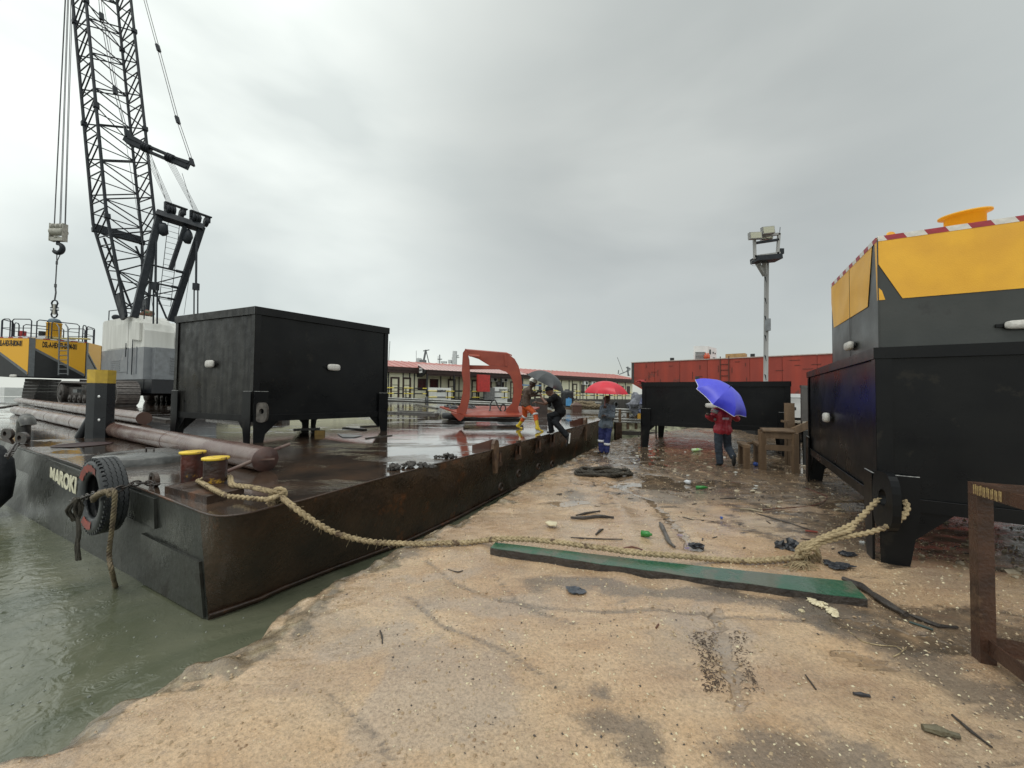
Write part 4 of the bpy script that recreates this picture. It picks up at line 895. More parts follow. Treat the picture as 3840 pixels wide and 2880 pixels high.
for t_ in (0.20, 0.80):
    sh = gp(t_, 1.06)
    for dy in (-0.16, 0, 0.16, 0.6):
        k = MB(); k.lathe(sh+lat*dy-lat*0.05, [(0.05, 0), (0.34, 0.0), (0.30, 0.05), (0.34, 0.10), (0.05, 0.10)], ax=lat, seg=18); k.build('sheave', DKSTEEL, crane)
    k = MB(); k.beam(sh-lat*0.3+Z3*0.42, sh+lat*0.9+Z3*0.42, 0.25, 0.08); k.beam(sh-lat*0.28, sh-lat*0.28+Z3*0.42, 0.2, 0.05, up=lat); k.beam(sh+lat*0.8, sh+lat*0.8+Z3*0.42, 0.2, 0.05, up=lat); k.build('sheave_guard', DKSTEEL, crane)
    lo = gp(t_-0.05, 0.86); k = MB(); k.blob(lo, (0.30, 0.26, 0.48), int(t_*10), 0.18, 2); k.build('lower_sheave_block', DKSTEEL, crane)
for px, p2 in ((583, 583), (735, 733)):
    a_ = AT(px+2, 905, 24.3 if px < 600 else 25.3); m1 = AT(px, 1075, 24.0 if px < 600 else 24.8); b_ = AT(px, 1190, 23.9 if px < 600 else 24.4)
    k = MB(); k.beam(a_, m1, 0.11, 0.11); k.build('backstay_link', DKSTEEL, crane)
    k = MB(); k.beam(m1+Z3*0.22, m1-Z3*0.22, 0.3, 0.22); k.build('backstay_shackle', DKSTEEL, crane)
    for o_ in (-0.12, 0.12):
        k = MB(); k.beam(m1+Vector((o_, 0, 0)), b_+Vector((o_, 0, -0.4)), 0.07, 0.07); k.build('backstay_link', DKSTEEL, crane)
# gantry ladder
la = AT(652, 840, 25.2); lb = AT(618, 1145, 24.6); lw = 0.30
for o_ in (-lw, lw): rod('ladder_rail', lb+lat*o_, la+lat*o_, 0.018, DKSTEEL, crane)
for q in range(15):
    c_ = lb.lerp(la, q/14.5); rod('ladder_rung', c_-lat*lw, c_+lat*lw, 0.014, DKSTEEL, crane)
# spreader bar (bridle) with its pendants up to the boom tip and the reeving down to the gantry
sA, sB = AT(466, 520, 24.9), AT(712, 625, 25.9); sd = (sB-sA).normalized(); su = Z3-sd*Z3.dot(sd); su.normalize()
k = MB(); sn = sd.cross(su)
for o_, h_ in ((0.0, 0.16), (0.0, -0.16)):
    k.beam(sA.lerp(sB, 0.05)+su*h_, sA.lerp(sB, 0.97)+su*h_, 0.3, 0.14, up=su)
k.prism([sA-su*0.15, sA+su*0.45, sA.lerp(sB, 0.34)+su*0.26, sA.lerp(sB, 0.34)-su*0.26, sA.lerp(sB, 0.12)-su*0.28], sn, 0.1)
k.prism([sB-su*0.30, sB+su*0.35, sB.lerp(sA, 0.30)+su*0.2, sB.lerp(sA, 0.30)-su*0.26], sn, 0.1)
k.build('spreader_bar', DKSTEEL, crane)
for t_ in (0.32, 0.68):
    c_ = sA.lerp(sB, t_)
    for o_ in (-0.14, 0.0, 0.14):
        k = MB(); k.lathe(c_+sd*o_, [(0.05, 0), (0.30, 0), (0.26, 0.04), (0.30, 0.08), (0.05, 0.08)], ax=sd, seg=16); k.build('sheave', DKSTEEL, crane)
    for q in range(5):
        rod('reeving_line', c_+sd*(-0.22+0.11*q)-su*0.1, gp(0.17+0.66*(t_ > 0.5)+0.03*q, 1.08), 0.012, CABLE, crane)
for base_, m1px, m2px in ((sA+su*0.4, [(432, 340), (381, 62)], 24.9), (sB+su*0.35, [(666, 450), (593, 180)], 25.9)):
    for o_ in (-0.08, 0.08):
        pts = [base_+sd*o_]+[AT(x, y, m2px+0.4*(i+1))+sd*o_ for i, (x, y) in enumerate(m1px)]
        end = tipc+Vector((0.5, -0.2, 0)) if m2px > 25 else tipc
        pts.append(end+sd*o_)
        for a_, b_ in zip(pts[:-1], pts[1:]): rod('boom_pendant', a_, b_, 0.02, CABLE, crane)
    for i, q in enumerate([base_]+[AT(x, y, m2px+0.4*(i+1)) for i, (x, y) in enumerate(m1px)]):
        k = MB(); dd = (tipc-q).normalized(); k.beam(q-dd*0.28, q+dd*0.28, 0.22, 0.14); k.build('pendant_socket', DKSTEEL, crane)
rod('luffing_line', AT(560, 560, 25.5), AT(620, 745, 25.1), 0.014, CABLE, crane); rod('luffing_line', AT(683, 650, 25.8), AT(725, 790, 25.5), 0.014, CABLE, crane)
rod('luffing_line', AT(380, -40, 26), AT(578, 1185, 24.8), 0.012, CABLE, crane)
rod('luffing_line', AT(690, 1180, 24.8), AT(713, 1010, 25.2), 0.012, CABLE, crane)
# hoist ropes, hook block and sling
YH = 28.0
hk = root('hook_block', AT(219, 905, YH), 'pale steel hook block with dark hook hanging left of the crane boom', 'hook block')
hx = []
for px0, px1 in ((203, 247), (205, 250), (224, 256), (228, 260), (243, 268), (246, 274)):
    a_ = AT(px0, 840, YH); b_ = AT(px1+0.38*(px1-px0), -420, YH); rod('hoist_rope', a_, b_, 0.02, CABLE, crane)
OFFW = mat('chipped_pale_block', (0.42, 0.41, 0.36), (0.3, 0.29, 0.25), 6, 0.45, 0.6)
cH = AT(219, 870, YH)
for o_ in (-0.48, 0.48):
    k = MB(); k.box(cH+Vector((o_, 0, -0.05)), (0.05, 0.35, 1.3)); k.build('cheek_plate', OFFW, hk)
k = MB(); k.cyl(cH+Vector((-0.45, 0, 0)), cH+Vector((0.45, 0, 0)), 0.27, seg=20); k.build('block_drum', OFFW, hk)
for o_ in (-0.34, 0.03, 0.36):
    k = MB(); k.lathe(cH+Vector((o_-0.06, 0, 0.38)), [(0.05, 0), (0.24, 0), (0.2, 0.06), (0.24, 0.12), (0.05, 0.12)], ax=(1, 0, 0), seg=18); k.build('sheave', OFFW, hk)
k = MB(); k.box(cH+Vector((0, 0, -0.56)), (0.96, 0.3, 0.26)); k.cyl(cH+Vector((0, 0, -0.44)), cH+Vector((0, 0, -0.36)), 0.22); k.build('crosshead', OFFW, hk)
k = MB(); hp = []; rr = []
for i in range(22):
    t_ = i/21; a_ = math.radians(100-t_*285); hp.append(cH+Vector((0.03+0.33*math.cos(a_), 0, -1.22+0.33*math.sin(a_)))); rr.append(0.10+0.07*math.sin(t_*PI)-(0.07 if t_ > 0.9 else 0))
k.tube([cH+Vector((0, 0, -0.6)), cH+Vector((0, 0, -0.85))]+hp[0:], [0.12, 0.1]+rr, 10); k.build('hook', DKSTEEL, hk)
sl = root('lifting_sling', AT(212, 1050, YH), 'wire lifting sling with two shackles hanging from the crane hook', 'sling')
a_ = AT(219, 960, YH); m1 = AT(213, 982, YH); m2 = AT(208, 1070, YH); e_ = AT(205, 1125, YH)
k = MB(); k.tube([m1, a_+Vector((-0.12, 0, 0.1)), a_+Vector((0, 0, 0.16)), a_+Vector((0.12, 0, 0.1)), m1], 0.03, 6); k.build('sling_eye', CABLE, sl)
k = MB(); k.tube([m1, m2], 0.035, 6); k.tube([m1+Z3*0.05, m1-Z3*0.2], 0.06, 8); k.tube([m2+Z3*0.1, m2-Z3*0.15], 0.07, 8); k.tube([m2-Z3*0.1, m2.lerp(e_, 0.5)+Vector((0.06, 0, 0)), e_], 0.045, 6); k.build('sling_wire', CABLE, sl)
def shackle(c, s, up):
    k = MB(); pts = [c+Vector((s*x, 0, up*s*z)) for x, z in ((-0.5, -1.0), (-0.52, -0.4), (-0.75, 0.2), (-0.5, 0.75), (0, 0.95), (0.5, 0.75), (0.75, 0.2), (0.52, -0.4), (0.5, -1.0))]
    k.tube(pts, s*0.16, 8); k.tube([c+Vector((-s*0.95, 0, -up*s*0.95)), c+Vector((s*0.95, 0, -up*s*0.95))], s*0.15, 8); return k.build('shackle', DKSTEEL, sl)
shackle(AT(205, 1140, YH), 0.30, 1); shackle(AT(204, 1177, YH), 0.30, -1)
k = MB(); k.box(AT(205, 1160, YH), (0.16, 0.12, 0.75)); k.build('link_plate', OFFW, sl)

# ---------------------------------------------------------------- hexagonal yellow buoy hull under the hook
zb_ = 30.0
P0 = AT(112, 1265, 27.2); P1 = AT(325, 1273, 29.6)
zt_ = P0.z
P1 = G(318, 1272, zt_) if False else AT(325, 1273, 29.6); P1.z = zt_
edge = P1-P0; edge.z = 0; Lh = edge.length; eu = edge.normalized(); out = Vector((eu.y, -eu.x, 0)); out = out if out.y < 0 else -out
hexc = (P0+P1)/2-out*(Lh*0.866)
zbt = AT(120, 1412, P0.y).z
hexo = root('hexagonal_buoy', (hexc.x, hexc.y, zbt), 'yellow and black hexagonal steel float with railings and ladder under the crane hook', 'float')
vv = []
for i in range(6):
    r = (P0-hexc); a = i*PI/3; vv.append(Vector((hexc.x+r.x*math.cos(a)-r.y*math.sin(a), hexc.y+r.x*math.sin(a)+r.y*math.cos(a), 0)))
BLK = mat('matt_black_paint', (0.018, 0.020, 0.022), None, 5, 0.35)
GEDGE = mat('edge_grey_paint', (0.16, 0.175, 0.185), None, 6, 0.5)
INK = mat('black_lettering', (0.008, 0.008, 0.008), None, 6, 0.5)
k1 = (zt_-zbt)
for i in range(6):
    a, b = vv[i], vv[(i+1) % 6]; u = (b-a).normalized(); n = ((a+b)/2-Vector((hexc.x, hexc.y, 0))).normalized(); L = (b-a).length
    def P(s, z, o=0.0): return a+u*s+Z3*(zbt+z*k1)+n*o
    k = MB(); k.prism([P(0, 0), P(L, 0), P(L, 1), P(0, 1)], -n, 0.05); pl = k.build('side_plate', BLK, hexo)
    left = Vector((a.x, a.y, 0)).cross(Vector((b.x, b.y, 0))).z
    # seen from outside: x runs leftwards or rightwards
    right = n.cross(Z3)*-1
    fl = u.dot(Z3.cross(n)) > 0       # u points to the viewer's right
    def Q(s, z, o=0.0): return P(s if fl else L-s, z, o)
    def pr(poly, o, m, nm, th=0.012):
        q = [Q(*p_, o) for p_ in poly]
        kk = MB(); kk.prism(q, n, th); kk.build(nm, m, pl)
    pr([(0.03, 0.76), (L*0.94, 0.10), (L-0.03, 0.06), (L-0.03, 1.0), (0.03, 1.0)], 0.002, YELLOW, 'yellow_panel')
    pr([(0.02, 0.74), (0.02, 0.80), (L*0.98, 0.12), (L*0.98, 0.04)], 0.016, GEDGE, 'diagonal_band')
    pr([(-0.02, 0.0), (0.26, 0.0), (0.26, 0.99), (-0.02, 0.99)], 0.030, GEDGE, 'corner_band')
    if n.y < 0.2:
        xd_ = u if fl else -u
        text('stencil_lettering', 'DSL-A-HEX-FB-IBOM-001', 0.56, INK, pl, Q(L*0.21, 0.775, 0.02), xd_, (0, 0, 1), xs=0.52*L/5.1, bold=0.02)
        q = 0.26; c_ = 0
        while q < L-0.1:
            pr([(q, 0.975), (min(L, q+0.34), 0.975), (min(L, q+0.34), 1.0), (q, 1.0)], 0.018, TR if c_ % 2 else TW, 'tape_block'); q += 0.34; c_ += 1
top = MB(); top.add([v+Z3*(zt_-0.002) for v in vv]+[Vector((hexc.x, hexc.y, zt_+0.5))], [(i, (i+1) % 6, 6) for i in range(6)]+[(i+1, i, 6) for i in range(0)]); top.build('top_deck', mat('wet_grey_top', (0.14, 0.14, 0.15), None, 4, 0.2), hexo)
# railings on top: bent-tube sections
RAIL = mat('navy_railing', (0.015, 0.018, 0.03), None, 5, 0.4)
cenh = Vector((hexc.x, hexc.y, 0))
rv = [cenh+(v-cenh)*0.86 for v in vv]
for i in range(6):
    a, b = rv[i], rv[(i+1) % 6]; L = (b-a).length; u = (b-a)/L
    for s0, s1 in ((0.15, L*0.30), (L*0.36, L-0.15)):
        z0, z1 = zt_+0.05, zt_+1.35; k = MB(); A = a+u*s0; B = a+u*s1
        k.tube([A+Z3*z0, A+Z3*(z1-0.12), A+u*0.12+Z3*z1, B-u*0.12+Z3*z1, B+Z3*(z1-0.12), B+Z3*z0], 0.035, 6); k.tube([A+Z3*(z0+0.66), B+Z3*(z0+0.66)], 0.025, 6); k.build('rail_section', RAIL, hexo)
k = MB(); tc_ = AT(202, 1250, 29.5); k.lathe((tc_.x, tc_.y, zt_), [(0.40, 0), (0.40, 1.35), (0.43, 1.36), (0.43, 1.42), (0.39, 1.42)], seg=20); k.build('centre_trunk', YELLOW, hexo)
k = MB(); k.lathe((tc_.x, tc_.y, zt_+1.42), [(0.38, 0), (0.36, 0.16), (0.27, 0.3), (0.1, 0.37), (0.001, 0.38)], seg=20); k.build('trunk_cap', mat('faded_blue_cap', (0.05, 0.10, 0.14), (0.1, 0.14, 0.17), 7, 0.5), hexo)
for px, py, w in ((100, 1240, 1.3), (75, 1248, 1.0), (230, 1262, 1.5), (297, 1256, 1.2)):
    q = AT(px, py, 28.6); k = MB(); k.box((q.x, q.y, zt_+0.14), (w, 0.3, 0.10), rz=0.3); k.build('top_plank', mat('pale_yellow_plank', (0.6, 0.5, 0.2), None, 5, 0.5), hexo)
for px, m_ in ((84, RED), (161, INK)):
    q = AT(px, 1235, 30.3); k = MB(); k.cyl((q.x, q.y, zt_), (q.x, q.y, zt_+0.9), 0.22); k.build('deck_fitting', m_, hexo)
# ladder on the face
lt, lbm = [AT(x, 1270, 28.0) for x in (218, 251)], [AT(x, 1407, 28.0) for x in (215, 250)]
for a_, b_ in zip(lt, lbm):
    k = MB(); k.tube([b_+out*0.3, a_+out*0.3, a_+Z3*0.8+out*0.1, a_+Z3*1.1-out*0.5], 0.04, 6); k.build('ladder_rail', GEDGE, hexo)
for q in range(8):
    s = (q+0.3)/8; k = MB(); k.tube([lbm[0].lerp(lt[0], s)+out*0.3, lbm[1].lerp(lt[1], s)+out*0.3], 0.03, 6); k.build('ladder_rung', GEDGE, hexo)
anode(hexo, AT(53, 1410, 26.0), Vector((-0.2, -1, 0)), Vector((1, -0.2, 0)), 0.6, 0.2, 0.1)
# the float stands on timber cribbing on the deck
g_ = DZ(hexc.x, hexc.y)
for dx in (-1.6, 2.6):
    for q in range(max(1, int((zbt-g_)/0.25))):
        k = MB(); k.box((hexc.x+dx, hexc.y+1.0, g_+0.12+0.25*q), (0.9, 2.0, 0.24), rz=0.05*q); tag(k.build('crane_mat_timber', WOODDK), 'dark timber block in the cribbing under the yellow hexagonal float', 'timber', 'timber blocks under the float')
# ---------------------------------------------------------------- things on the barge and the quay
def smooth_path(pts, step=0.02):
    pts = [Vector(p) for p in pts]; out = []
    for i in range(len(pts)-1):
        p0, p1, p2, p3 = pts[max(i-1, 0)], pts[i], pts[i+1], pts[min(i+2, len(pts)-1)]
        k = max(2, int((p2-p1).length/step))
        for j in range(k):
            t = j/k; out.append(0.5*((2*p1)+(p2-p0)*t+(2*p0-5*p1+4*p2-p3)*t*t+(3*p1-p0-3*p2+p3)*t*t*t))
    out.append(pts[-1]); return out
def rope_mesh(mb, pts, r, pitch=0.16, n=3, step=0.016, braid=True, seg=6):
    path = smooth_path(pts, step); fr = []; prev = None; s = 0.0
    for i, p in enumerate(path):
        t = (path[min(i+1, len(path)-1)]-path[max(i-1, 0)]).normalized()
        a = (Z3-t*t.dot(Z3)) if prev is None else (prev-t*prev.dot(t))
        a = a.normalized() if a.length > 1e-5 else t.orthogonal().normalized(); prev = a
        if i: s += (p-path[i-1]).length
        fr.append((p, a, t.cross(a), s))
    for k in range(n):
        ph = 2*PI*k/n; q = []; r0 = r
        for p, a, b, s in fr:
            r = r0*(1+0.16*noise.noise(Vector((s*3.1, r0*50, 2.0)))+0.10*noise.noise(Vector((s*14, k*3.7, 5.0))))
            w = 2*PI*s/pitch+ph+0.9*noise.noise(Vector((s*1.9, 7.0, r0)))
            if braid: q.append(p + b*(r*0.62*math.sin(w)) + a*(r*0.40*math.sin(2*w)))
            else: q.append(p + (a*math.cos(w)+b*math.sin(w))*r*0.52)
        r = r0; mb.tube(q, r*(0.50 if braid else 0.56), seg)
    return path
# two long pipes on the deck
def pipe(a, b, r, label, n=5):
    a = Vector((a.x, a.y, DZ(a.x, a.y)+r)); b = Vector((b.x, b.y, DZ(b.x, b.y)+r))
    t = root('steel_pipe', (b.x, b.y, b.z-r), label, 'pipe', 'long brown pipes on the deck'); 
    for i in range(n):
        s0, s1 = i/n, (i+1)/n; mb = MB(); mb.tube([a.lerp(b, s0), a.lerp(b, s1)], r, 28, cap=(i in (0, n-1))); mb.build('pipe_length', RUSTPOLE, t)
        if i: mb = MB(); c_ = a.lerp(b, s0); d_ = (b-a).normalized(); mb.tube([c_-d_*0.012, c_+d_*0.012], r+0.004, 28); mb.build('girth_weld', RUSTPOLE, t)
    return t, a, b
pA, pB = DK(60, 1553), DK(993, 1768)
dpi = (pB-pA).normalized()
tp, a_, b_ = pipe(pA, pB, 0.165, 'long brown pipe ending in a closed round cap beside the bollards', 6)
mb = MB(); mb.lathe(b_, [(0.001, 0.012), (0.168, 0.012), (0.168, 0)], ax=dpi, seg=28); mb.build('end_cap', mat('rust_end_cap', (0.10, 0.05, 0.04), (0.07, 0.04, 0.035), 8, 0.35, bump=0.3, bscale=20), tp)
mb = MB(); mb.box(b_+dpi*0.02, (0.20, 0.05, 0.02), rz=0.5); mb.build('cap_bar', RUSTPOLE, tp)
mb = MB(); mb.tube([AT(851, 1769, 4.85), AT(940, 1731, 5.1)], 0.024, 12); mb.build('cross_pin', RUSTPOLE, tp); mb = MB(); mb.tube([AT(1020, 1690, 5.35), AT(1084, 1666, 5.75)], 0.024, 12); mb.build('cross_pin', RUSTPOLE, tp)
pipe(DK(68, 1512), DK(540, 1592), 0.19, 'long pale brown pipe lying behind the capped pipe', 5)
PLK = ['long board at the far left beyond the ends of both pipes', 'short board at the left picture edge beyond the pipes', 'dark board lying left of and behind the tall tank', 'wet grey board seen between the left legs of the tall tank',
 'stubby dark block under the tall tank, left of its near corner gap', 'thicker dark block under the tall tank, right of the stubby one', 'long grey board on the open deck right of the tall tank', 'dark board just behind the long board right of the tall tank',
 'dark board behind the left legs of the tall tank', 'thin grey bar farthest out on the open deck before the red frame', 'dark board before the rear left leg of the tall tank', 'small dark board under the right half of the tall tank',
 'thin grey bar crossing under the middle of the tall tank', 'thin dark bar just left of the right leg of the tall tank', 'thin rod lying at the foot of the right leg of the tall tank']
# planks, bars and boards scattered on the deck
for i, (x0, y0, x1, y1, w, h) in enumerate([(0, 1512, 150, 1524, 0.25, 0.06), (60, 1470+50, 0, 1530, 0.2, 0.05), (700, 1548, 815, 1556, 0.35, 0.1), (790, 1571, 950, 1588, 0.3, 0.08),
        (985, 1596, 1020, 1588, 0.3, 0.12), (1035, 1588, 1065, 1580, 0.35, 0.14), (1445, 1548, 1640, 1556, 0.3, 0.07), (1500, 1543, 1620, 1550, 0.2, 0.05), (640, 1530, 760, 1537, 0.3, 0.08), (1560, 1518, 1640, 1533, 0.14, 0.06),
        (560, 1568, 640, 1580, 0.25, 0.06), (1290, 1606, 1370, 1613, 0.12, 0.03), (1100, 1612, 1200, 1608, 0.05, 0.03), (1350, 1602, 1420, 1598, 0.04, 0.03), (1370, 1645, 1470, 1634, 0.03, 0.02)]):
    a, b = DK(x0, y0), DK(x1, y1); mb = MB(); mb.beam(a+Z3*h/2, b+Z3*h/2, w, h)
    tag(mb.build('loose_plank', WOODDK if i % 3 else mat('wet_grey_board', (0.10, 0.095, 0.09), (0.05, 0.045, 0.04), 6, 0.2, 0.4)), PLK[i], 'plank', 'loose planks scattered on the deck')
q = DK(1200, 1622, 0.05); mb = MB(); mb.box(q, (0.2, 0.14, 0.1), rz=0.2); tag(mb.build('brick', mat('yellow_brick', (0.4, 0.25, 0.07), None, 10, 0.6)), 'yellowish brick lying on the deck under the tall black tank', 'brick')
q = DK(1310, 1634, 0.01); mb = MB(); mb.prism([DK(1265, 1628, 0.01), DK(1360, 1633, 0.01), DK(1330, 1640, 0.01), DK(1285, 1640, 0.01)], (0, 0, 1), 0.01); tag(mb.build('sheet_scrap', mat('grey_sheet', (0.3, 0.31, 0.32), None, 10, 0.3)), 'flat grey sheet scrap lying on wet deck near the tank leg', 'sheet')
for x, y, r, lb in ((1550, 1752, 0.24, 'larger heap of dark mud clods near the deck edge'), (1672, 1718, 0.13, 'smaller heap of dark mud clods on the deck'), (1478, 1763, 0.07, 'little scrap of dark mud left of the larger heap')):
    c = DK(x, y); mb = MB()
    for k in range(int(44*r/0.2)):
        an = random.uniform(0, 2*PI); d_ = r*random.random()**0.6; s = random.uniform(0.02, 0.05)*(1.2-d_/r*0.6); mb.blob(c+Vector((math.cos(an)*d_*1.5, math.sin(an)*d_*0.6, s*0.6+0.03*(1-d_/r))), (s, s, s*0.8), k, 0.5, 1)
    tag(mb.build('mud_heap', mat('wet_clay', (0.045, 0.038, 0.032), (0.022, 0.019, 0.017), 12, 0.45, 0.7, bump=0.5, bscale=40)), lb, 'mud heap')

# tyre fender on the grey side
nlh = nl.normalized(); ldh = Vector((ld.x, ld.y, 0)).normalized()
fc = on_plane(DR[3]+nlh*0.25, nlh, 342, 1862)
ty = root('tyre_fender', (fc.x, fc.y, fc.z-0.47), 'worn truck tyre with red patches hanging by a chain on the barge side', 'tyre')
TYR = RUBBER; TS = 0.84; TWD = 0.62
mb = MB(); prof = [(0.30, 0.0), (0.33, 0.02), (0.42, 0.035), (0.455, 0.015), (0.475, -0.02), (0.482, -0.10), (0.484, -0.18), (0.482, -0.26), (0.475, -0.34), (0.455, -0.375), (0.42, -0.39), (0.33, -0.37), (0.29, -0.35), (0.27, -0.30), (0.40, -0.24), (0.42, -0.18), (0.40, -0.10), (0.27, -0.04)]
mb.lathe(fc, [(a_*TS, b_*TS*TWD) for a_, b_ in prof], ax=nlh, seg=72, closed=True); mb.build('tyre_body', TYR, ty)
# zigzag grooves shown as raised ribs: blocks between the grooves
x_ = nlh.orthogonal().normalized(); y_ = nlh.cross(x_)
for lane in range(4):
    mb = MB(); NZ = 88
    for side in (0, 1): pass
    c0_ = -0.045-0.078*lane; vs = []
    for j in range(NZ):
        a = 2*PI*j/NZ; zz = 0.010*(1 if j % 2 else -1)
        for (o_, rr_) in ((0.0, 0.474), (0.0, 0.494), (-0.062, 0.494), (-0.062, 0.474)):
            vs.append(fc+nlh*((c0_+o_+zz)*TS*TWD)+(x_*math.cos(a)+y_*math.sin(a))*rr_*TS)
    fs = [(j*4+k, j*4+(k+1) % 4, ((j+1) % NZ)*4+(k+1) % 4, ((j+1) % NZ)*4+k) for j in range(NZ) for k in range(4)]
    mb.add(vs, fs); mb.build('tread_rib', TYR, ty)
mb = MB()
for j in range(44):
    a = 2*PI*j/44; d_ = x_*math.cos(a)+y_*math.sin(a); t_ = nlh.cross(d_); mb.box(fc+nlh*(-0.010*TS)+d_*0.470*TS, (0.035*TS, 0.028*TS, 0.05*TS), ax=(nlh, t_, d_))
mb.build('shoulder_lug', TYR, ty)['kind'] = 'stuff'
REDW = mat('faded_red_wash', (0.32, 0.06, 0.04), (0.20, 0.05, 0.04), 10, 0.5)
for a0, a1, r0, r1 in ((60, 150, 0.325, 0.425), (238, 285, 0.32, 0.425)):
    # angle measured in the picture: 90 = up
    up_ = Z3-nlh*nlh.z; up_.normalize(); rt_ = nlh.cross(up_)*-1; vs = []; K = 14
    for j in range(K+1):
        a = math.radians(a0+(a1-a0)*j/K); d_ = -ldh*-math.cos(a) if False else (rt_*math.cos(a)+up_*math.sin(a)); w = 0.012*math.sin(j*2.3)
        vs += [fc+d_*(r0+w)*TS+nlh*0.014, fc+d_*((r0+r1)/2)*TS+nlh*0.020, fc+d_*(r1-0.01+w)*TS+nlh*0.024]
    fs = [(j*3+k, j*3+k+1, j*3+k+4, j*3+k+3) for j in range(K) for k in (0, 1)]
    mb = MB(); mb.add(vs, fs, True); mb.build('red_paint_patch', REDW, ty)
# chain links
def chain(pts, s, label, m=CHAINM, name='chain'):
    t = root(name, pts[-1], label, 'chain'); path = smooth_path(pts, s*1.55); prev = 0
    for i in range(len(path)-1):
        a, b = path[i], path[i+1]; d = (b-a).normalized(); up = (Z3-d*d.z); up = up.normalized() if up.length > 1e-3 else Vector((1, 0, 0)); sd = d.cross(up)
        u = up if i % 2 else sd; c = (a+b)/2; mb = MB(); loop = []
        for j in range(13):
            an = 2*PI*j/12; loop.append(c+d*(s*1.0*math.cos(an))+u*(s*0.55*math.sin(an)))
        mb.tube(loop, s*0.19, 5, cap=False); mb.build('chain_link', m, t)
    return t
def hp(px, py, off): return on_plane(DR[3]+nlh*off, nlh, px, py)
chain([DK(592, 1816, 0.05), DK(548, 1811, 0.06), hp(494, 1815, 0.05), hp(432, 1840, 0.18), hp(400, 1846, 0.28), hp(367, 1849, 0.30), hp(331, 1860, 0.30), hp(290, 1878, 0.28), hp(272, 1876, 0.12)], 0.05, 'dark rusty chain holding the truck tyre to the barge deck')
HEMPW = mat('wet_old_rope', (0.25, 0.20, 0.12), (0.12, 0.09, 0.06), 10, 0.7, bump=0.8, bscale=140)
mb = MB(); rp = [hp(350, 1878, 0.30), hp(365, 1862, 0.34), hp(395, 1846, 0.34), hp(422, 1836, 0.32), hp(430, 1850, 0.32), hp(428, 1900, 0.31), hp(420, 1980, 0.30), hp(412, 2040, 0.29), hp(410, 2090, 0.28), hp(420, 2145, 0.28)]
e_ = G(436, 2192, WZ); rp.append(Vector((e_.x, e_.y, WZ-0.05)))
rope_mesh(mb, rp, 0.021, 0.12, 3, 0.018, braid=False); rope_mesh(mb, [hp(350, 1868, 0.33), hp(375, 1850, 0.36), hp(405, 1842, 0.34), hp(415, 1860, 0.33)], 0.028, 0.12, 3, 0.018, braid=False)
tag(mb.build('hanging_rope', HEMPW), 'knotted old rope hanging from the truck tyre down into the water', 'rope')
mb = MB()
for i in range(16):
    a = hp(285+random.uniform(-6, 10), 1868, 0.48); b = hp(270+i*1.6, 1945+random.uniform(-10, 10), 0.46)
    mb.tube(smooth_path([a, a.lerp(b, 0.5)+Vector((random.uniform(-0.05, 0.05), random.uniform(-.05, .05), 0)), b], 0.05), 0.012, 5)
for i in range(5):
    mb.tube(smooth_path([hp(290, 1930, 0.47), hp(296+random.uniform(-5, 5), 2000, 0.45), hp(290+random.uniform(-6, 6), 2060, 0.44), hp(295+random.uniform(-8, 8), 2100, 0.42)], 0.05), 0.012, 5)
tag(mb.build('frayed_rope', ROPEDK), 'frayed dark rope bundle trailing beside the truck tyre', 'rope')
# bag-like rubber fender at the picture's left edge
mb = MB(); c_ = hp(-48, 1790, 0.28); mb.lathe((c_.x, c_.y, c_.z-0.58), [(0.02, 0.0), (0.14, 0.04), (0.27, 0.22), (0.30, 0.55), (0.27, 0.85), (0.15, 1.08), (0.04, 1.16)], seg=22)
tag(mb.build('bag_fender', mat('rough_black_fender', (0.012, 0.014, 0.017), (0.028, 0.03, 0.034), 4, 0.4, 0.6, bump=0.7, bscale=9)), 'bulging black fender bag hanging at the far left side of the barge', 'fender')
chain([DK(92, 1664, 0.06), DK(60, 1668, 0.07), hp(44, 1690, 0.3), hp(30, 1712, 0.42)], 0.055, 'short chain from the deck eye to the black fender bag')

# the thick plaited mooring line
TOPD = 0.075
def gp_(px, py, h=0.034):
    p = G(px, py, 0.03); z = gz(p.x, p.y)+h; p = G(px, py, z); return p
PZ = 0.075                                  # plank top
main = [AT(1045, 1858, 3.90), AT(1075, 1880, 3.74), AT(1098, 1898, 3.64), AT(1139, 1929, 3.62), AT(1191, 1964, 3.66), AT(1249, 1995, 3.74), AT(1324, 2019, 3.86), AT(1405, 2033, 3.98)]
main += [gp_(x, y) for x, y in ((1492, 2037), (1579, 2039), (1665, 2036), (1752, 2034), (1810, 2027))]
main += [G(x, y, PZ+0.034) for x, y in ((1860, 2021), (1926, 2020), (2013, 2025), (2099, 2034), (2186, 2046), (2273, 2057), (2380, 2072), (2480, 2080), (2560, 2086))]
main += [gp_(x, y) for x, y in ((2678, 2097), (2814, 2103), (2922, 2097), (2990, 2090), (3025, 2085))]
rp_ = 0.028
mr_ = root('mooring_rope', gp_(2000, 2040), 'thick plaited hemp mooring rope running from the bollard across the quay', 'rope')
mb = MB(); rope_mesh(mb, main, rp_, 0.17, 3, 0.013); mb.build('rope_run', ROPE, mr_)
mb = MB(); random.seed(12); mp_ = smooth_path(main, 0.02)
for i in range(420):
    c = random.choice(mp_); d = Vector((random.gauss(0, 1), random.gauss(0, 1), random.gauss(0, 1))).normalized(); e_ = Vector((random.gauss(0, 1), random.gauss(0, 1), random.gauss(0, .5))).normalized()
    a = c+d*rp_*0.9; mb.tube([a, a+(d*0.6+e_)*0.014, a+(d+e_*1.3-Z3*0.6)*0.024], 0.0013, 3)
mb.build('loose_fibres', ROPE, mr_)['kind'] = 'stuff'
cB = c1.copy()
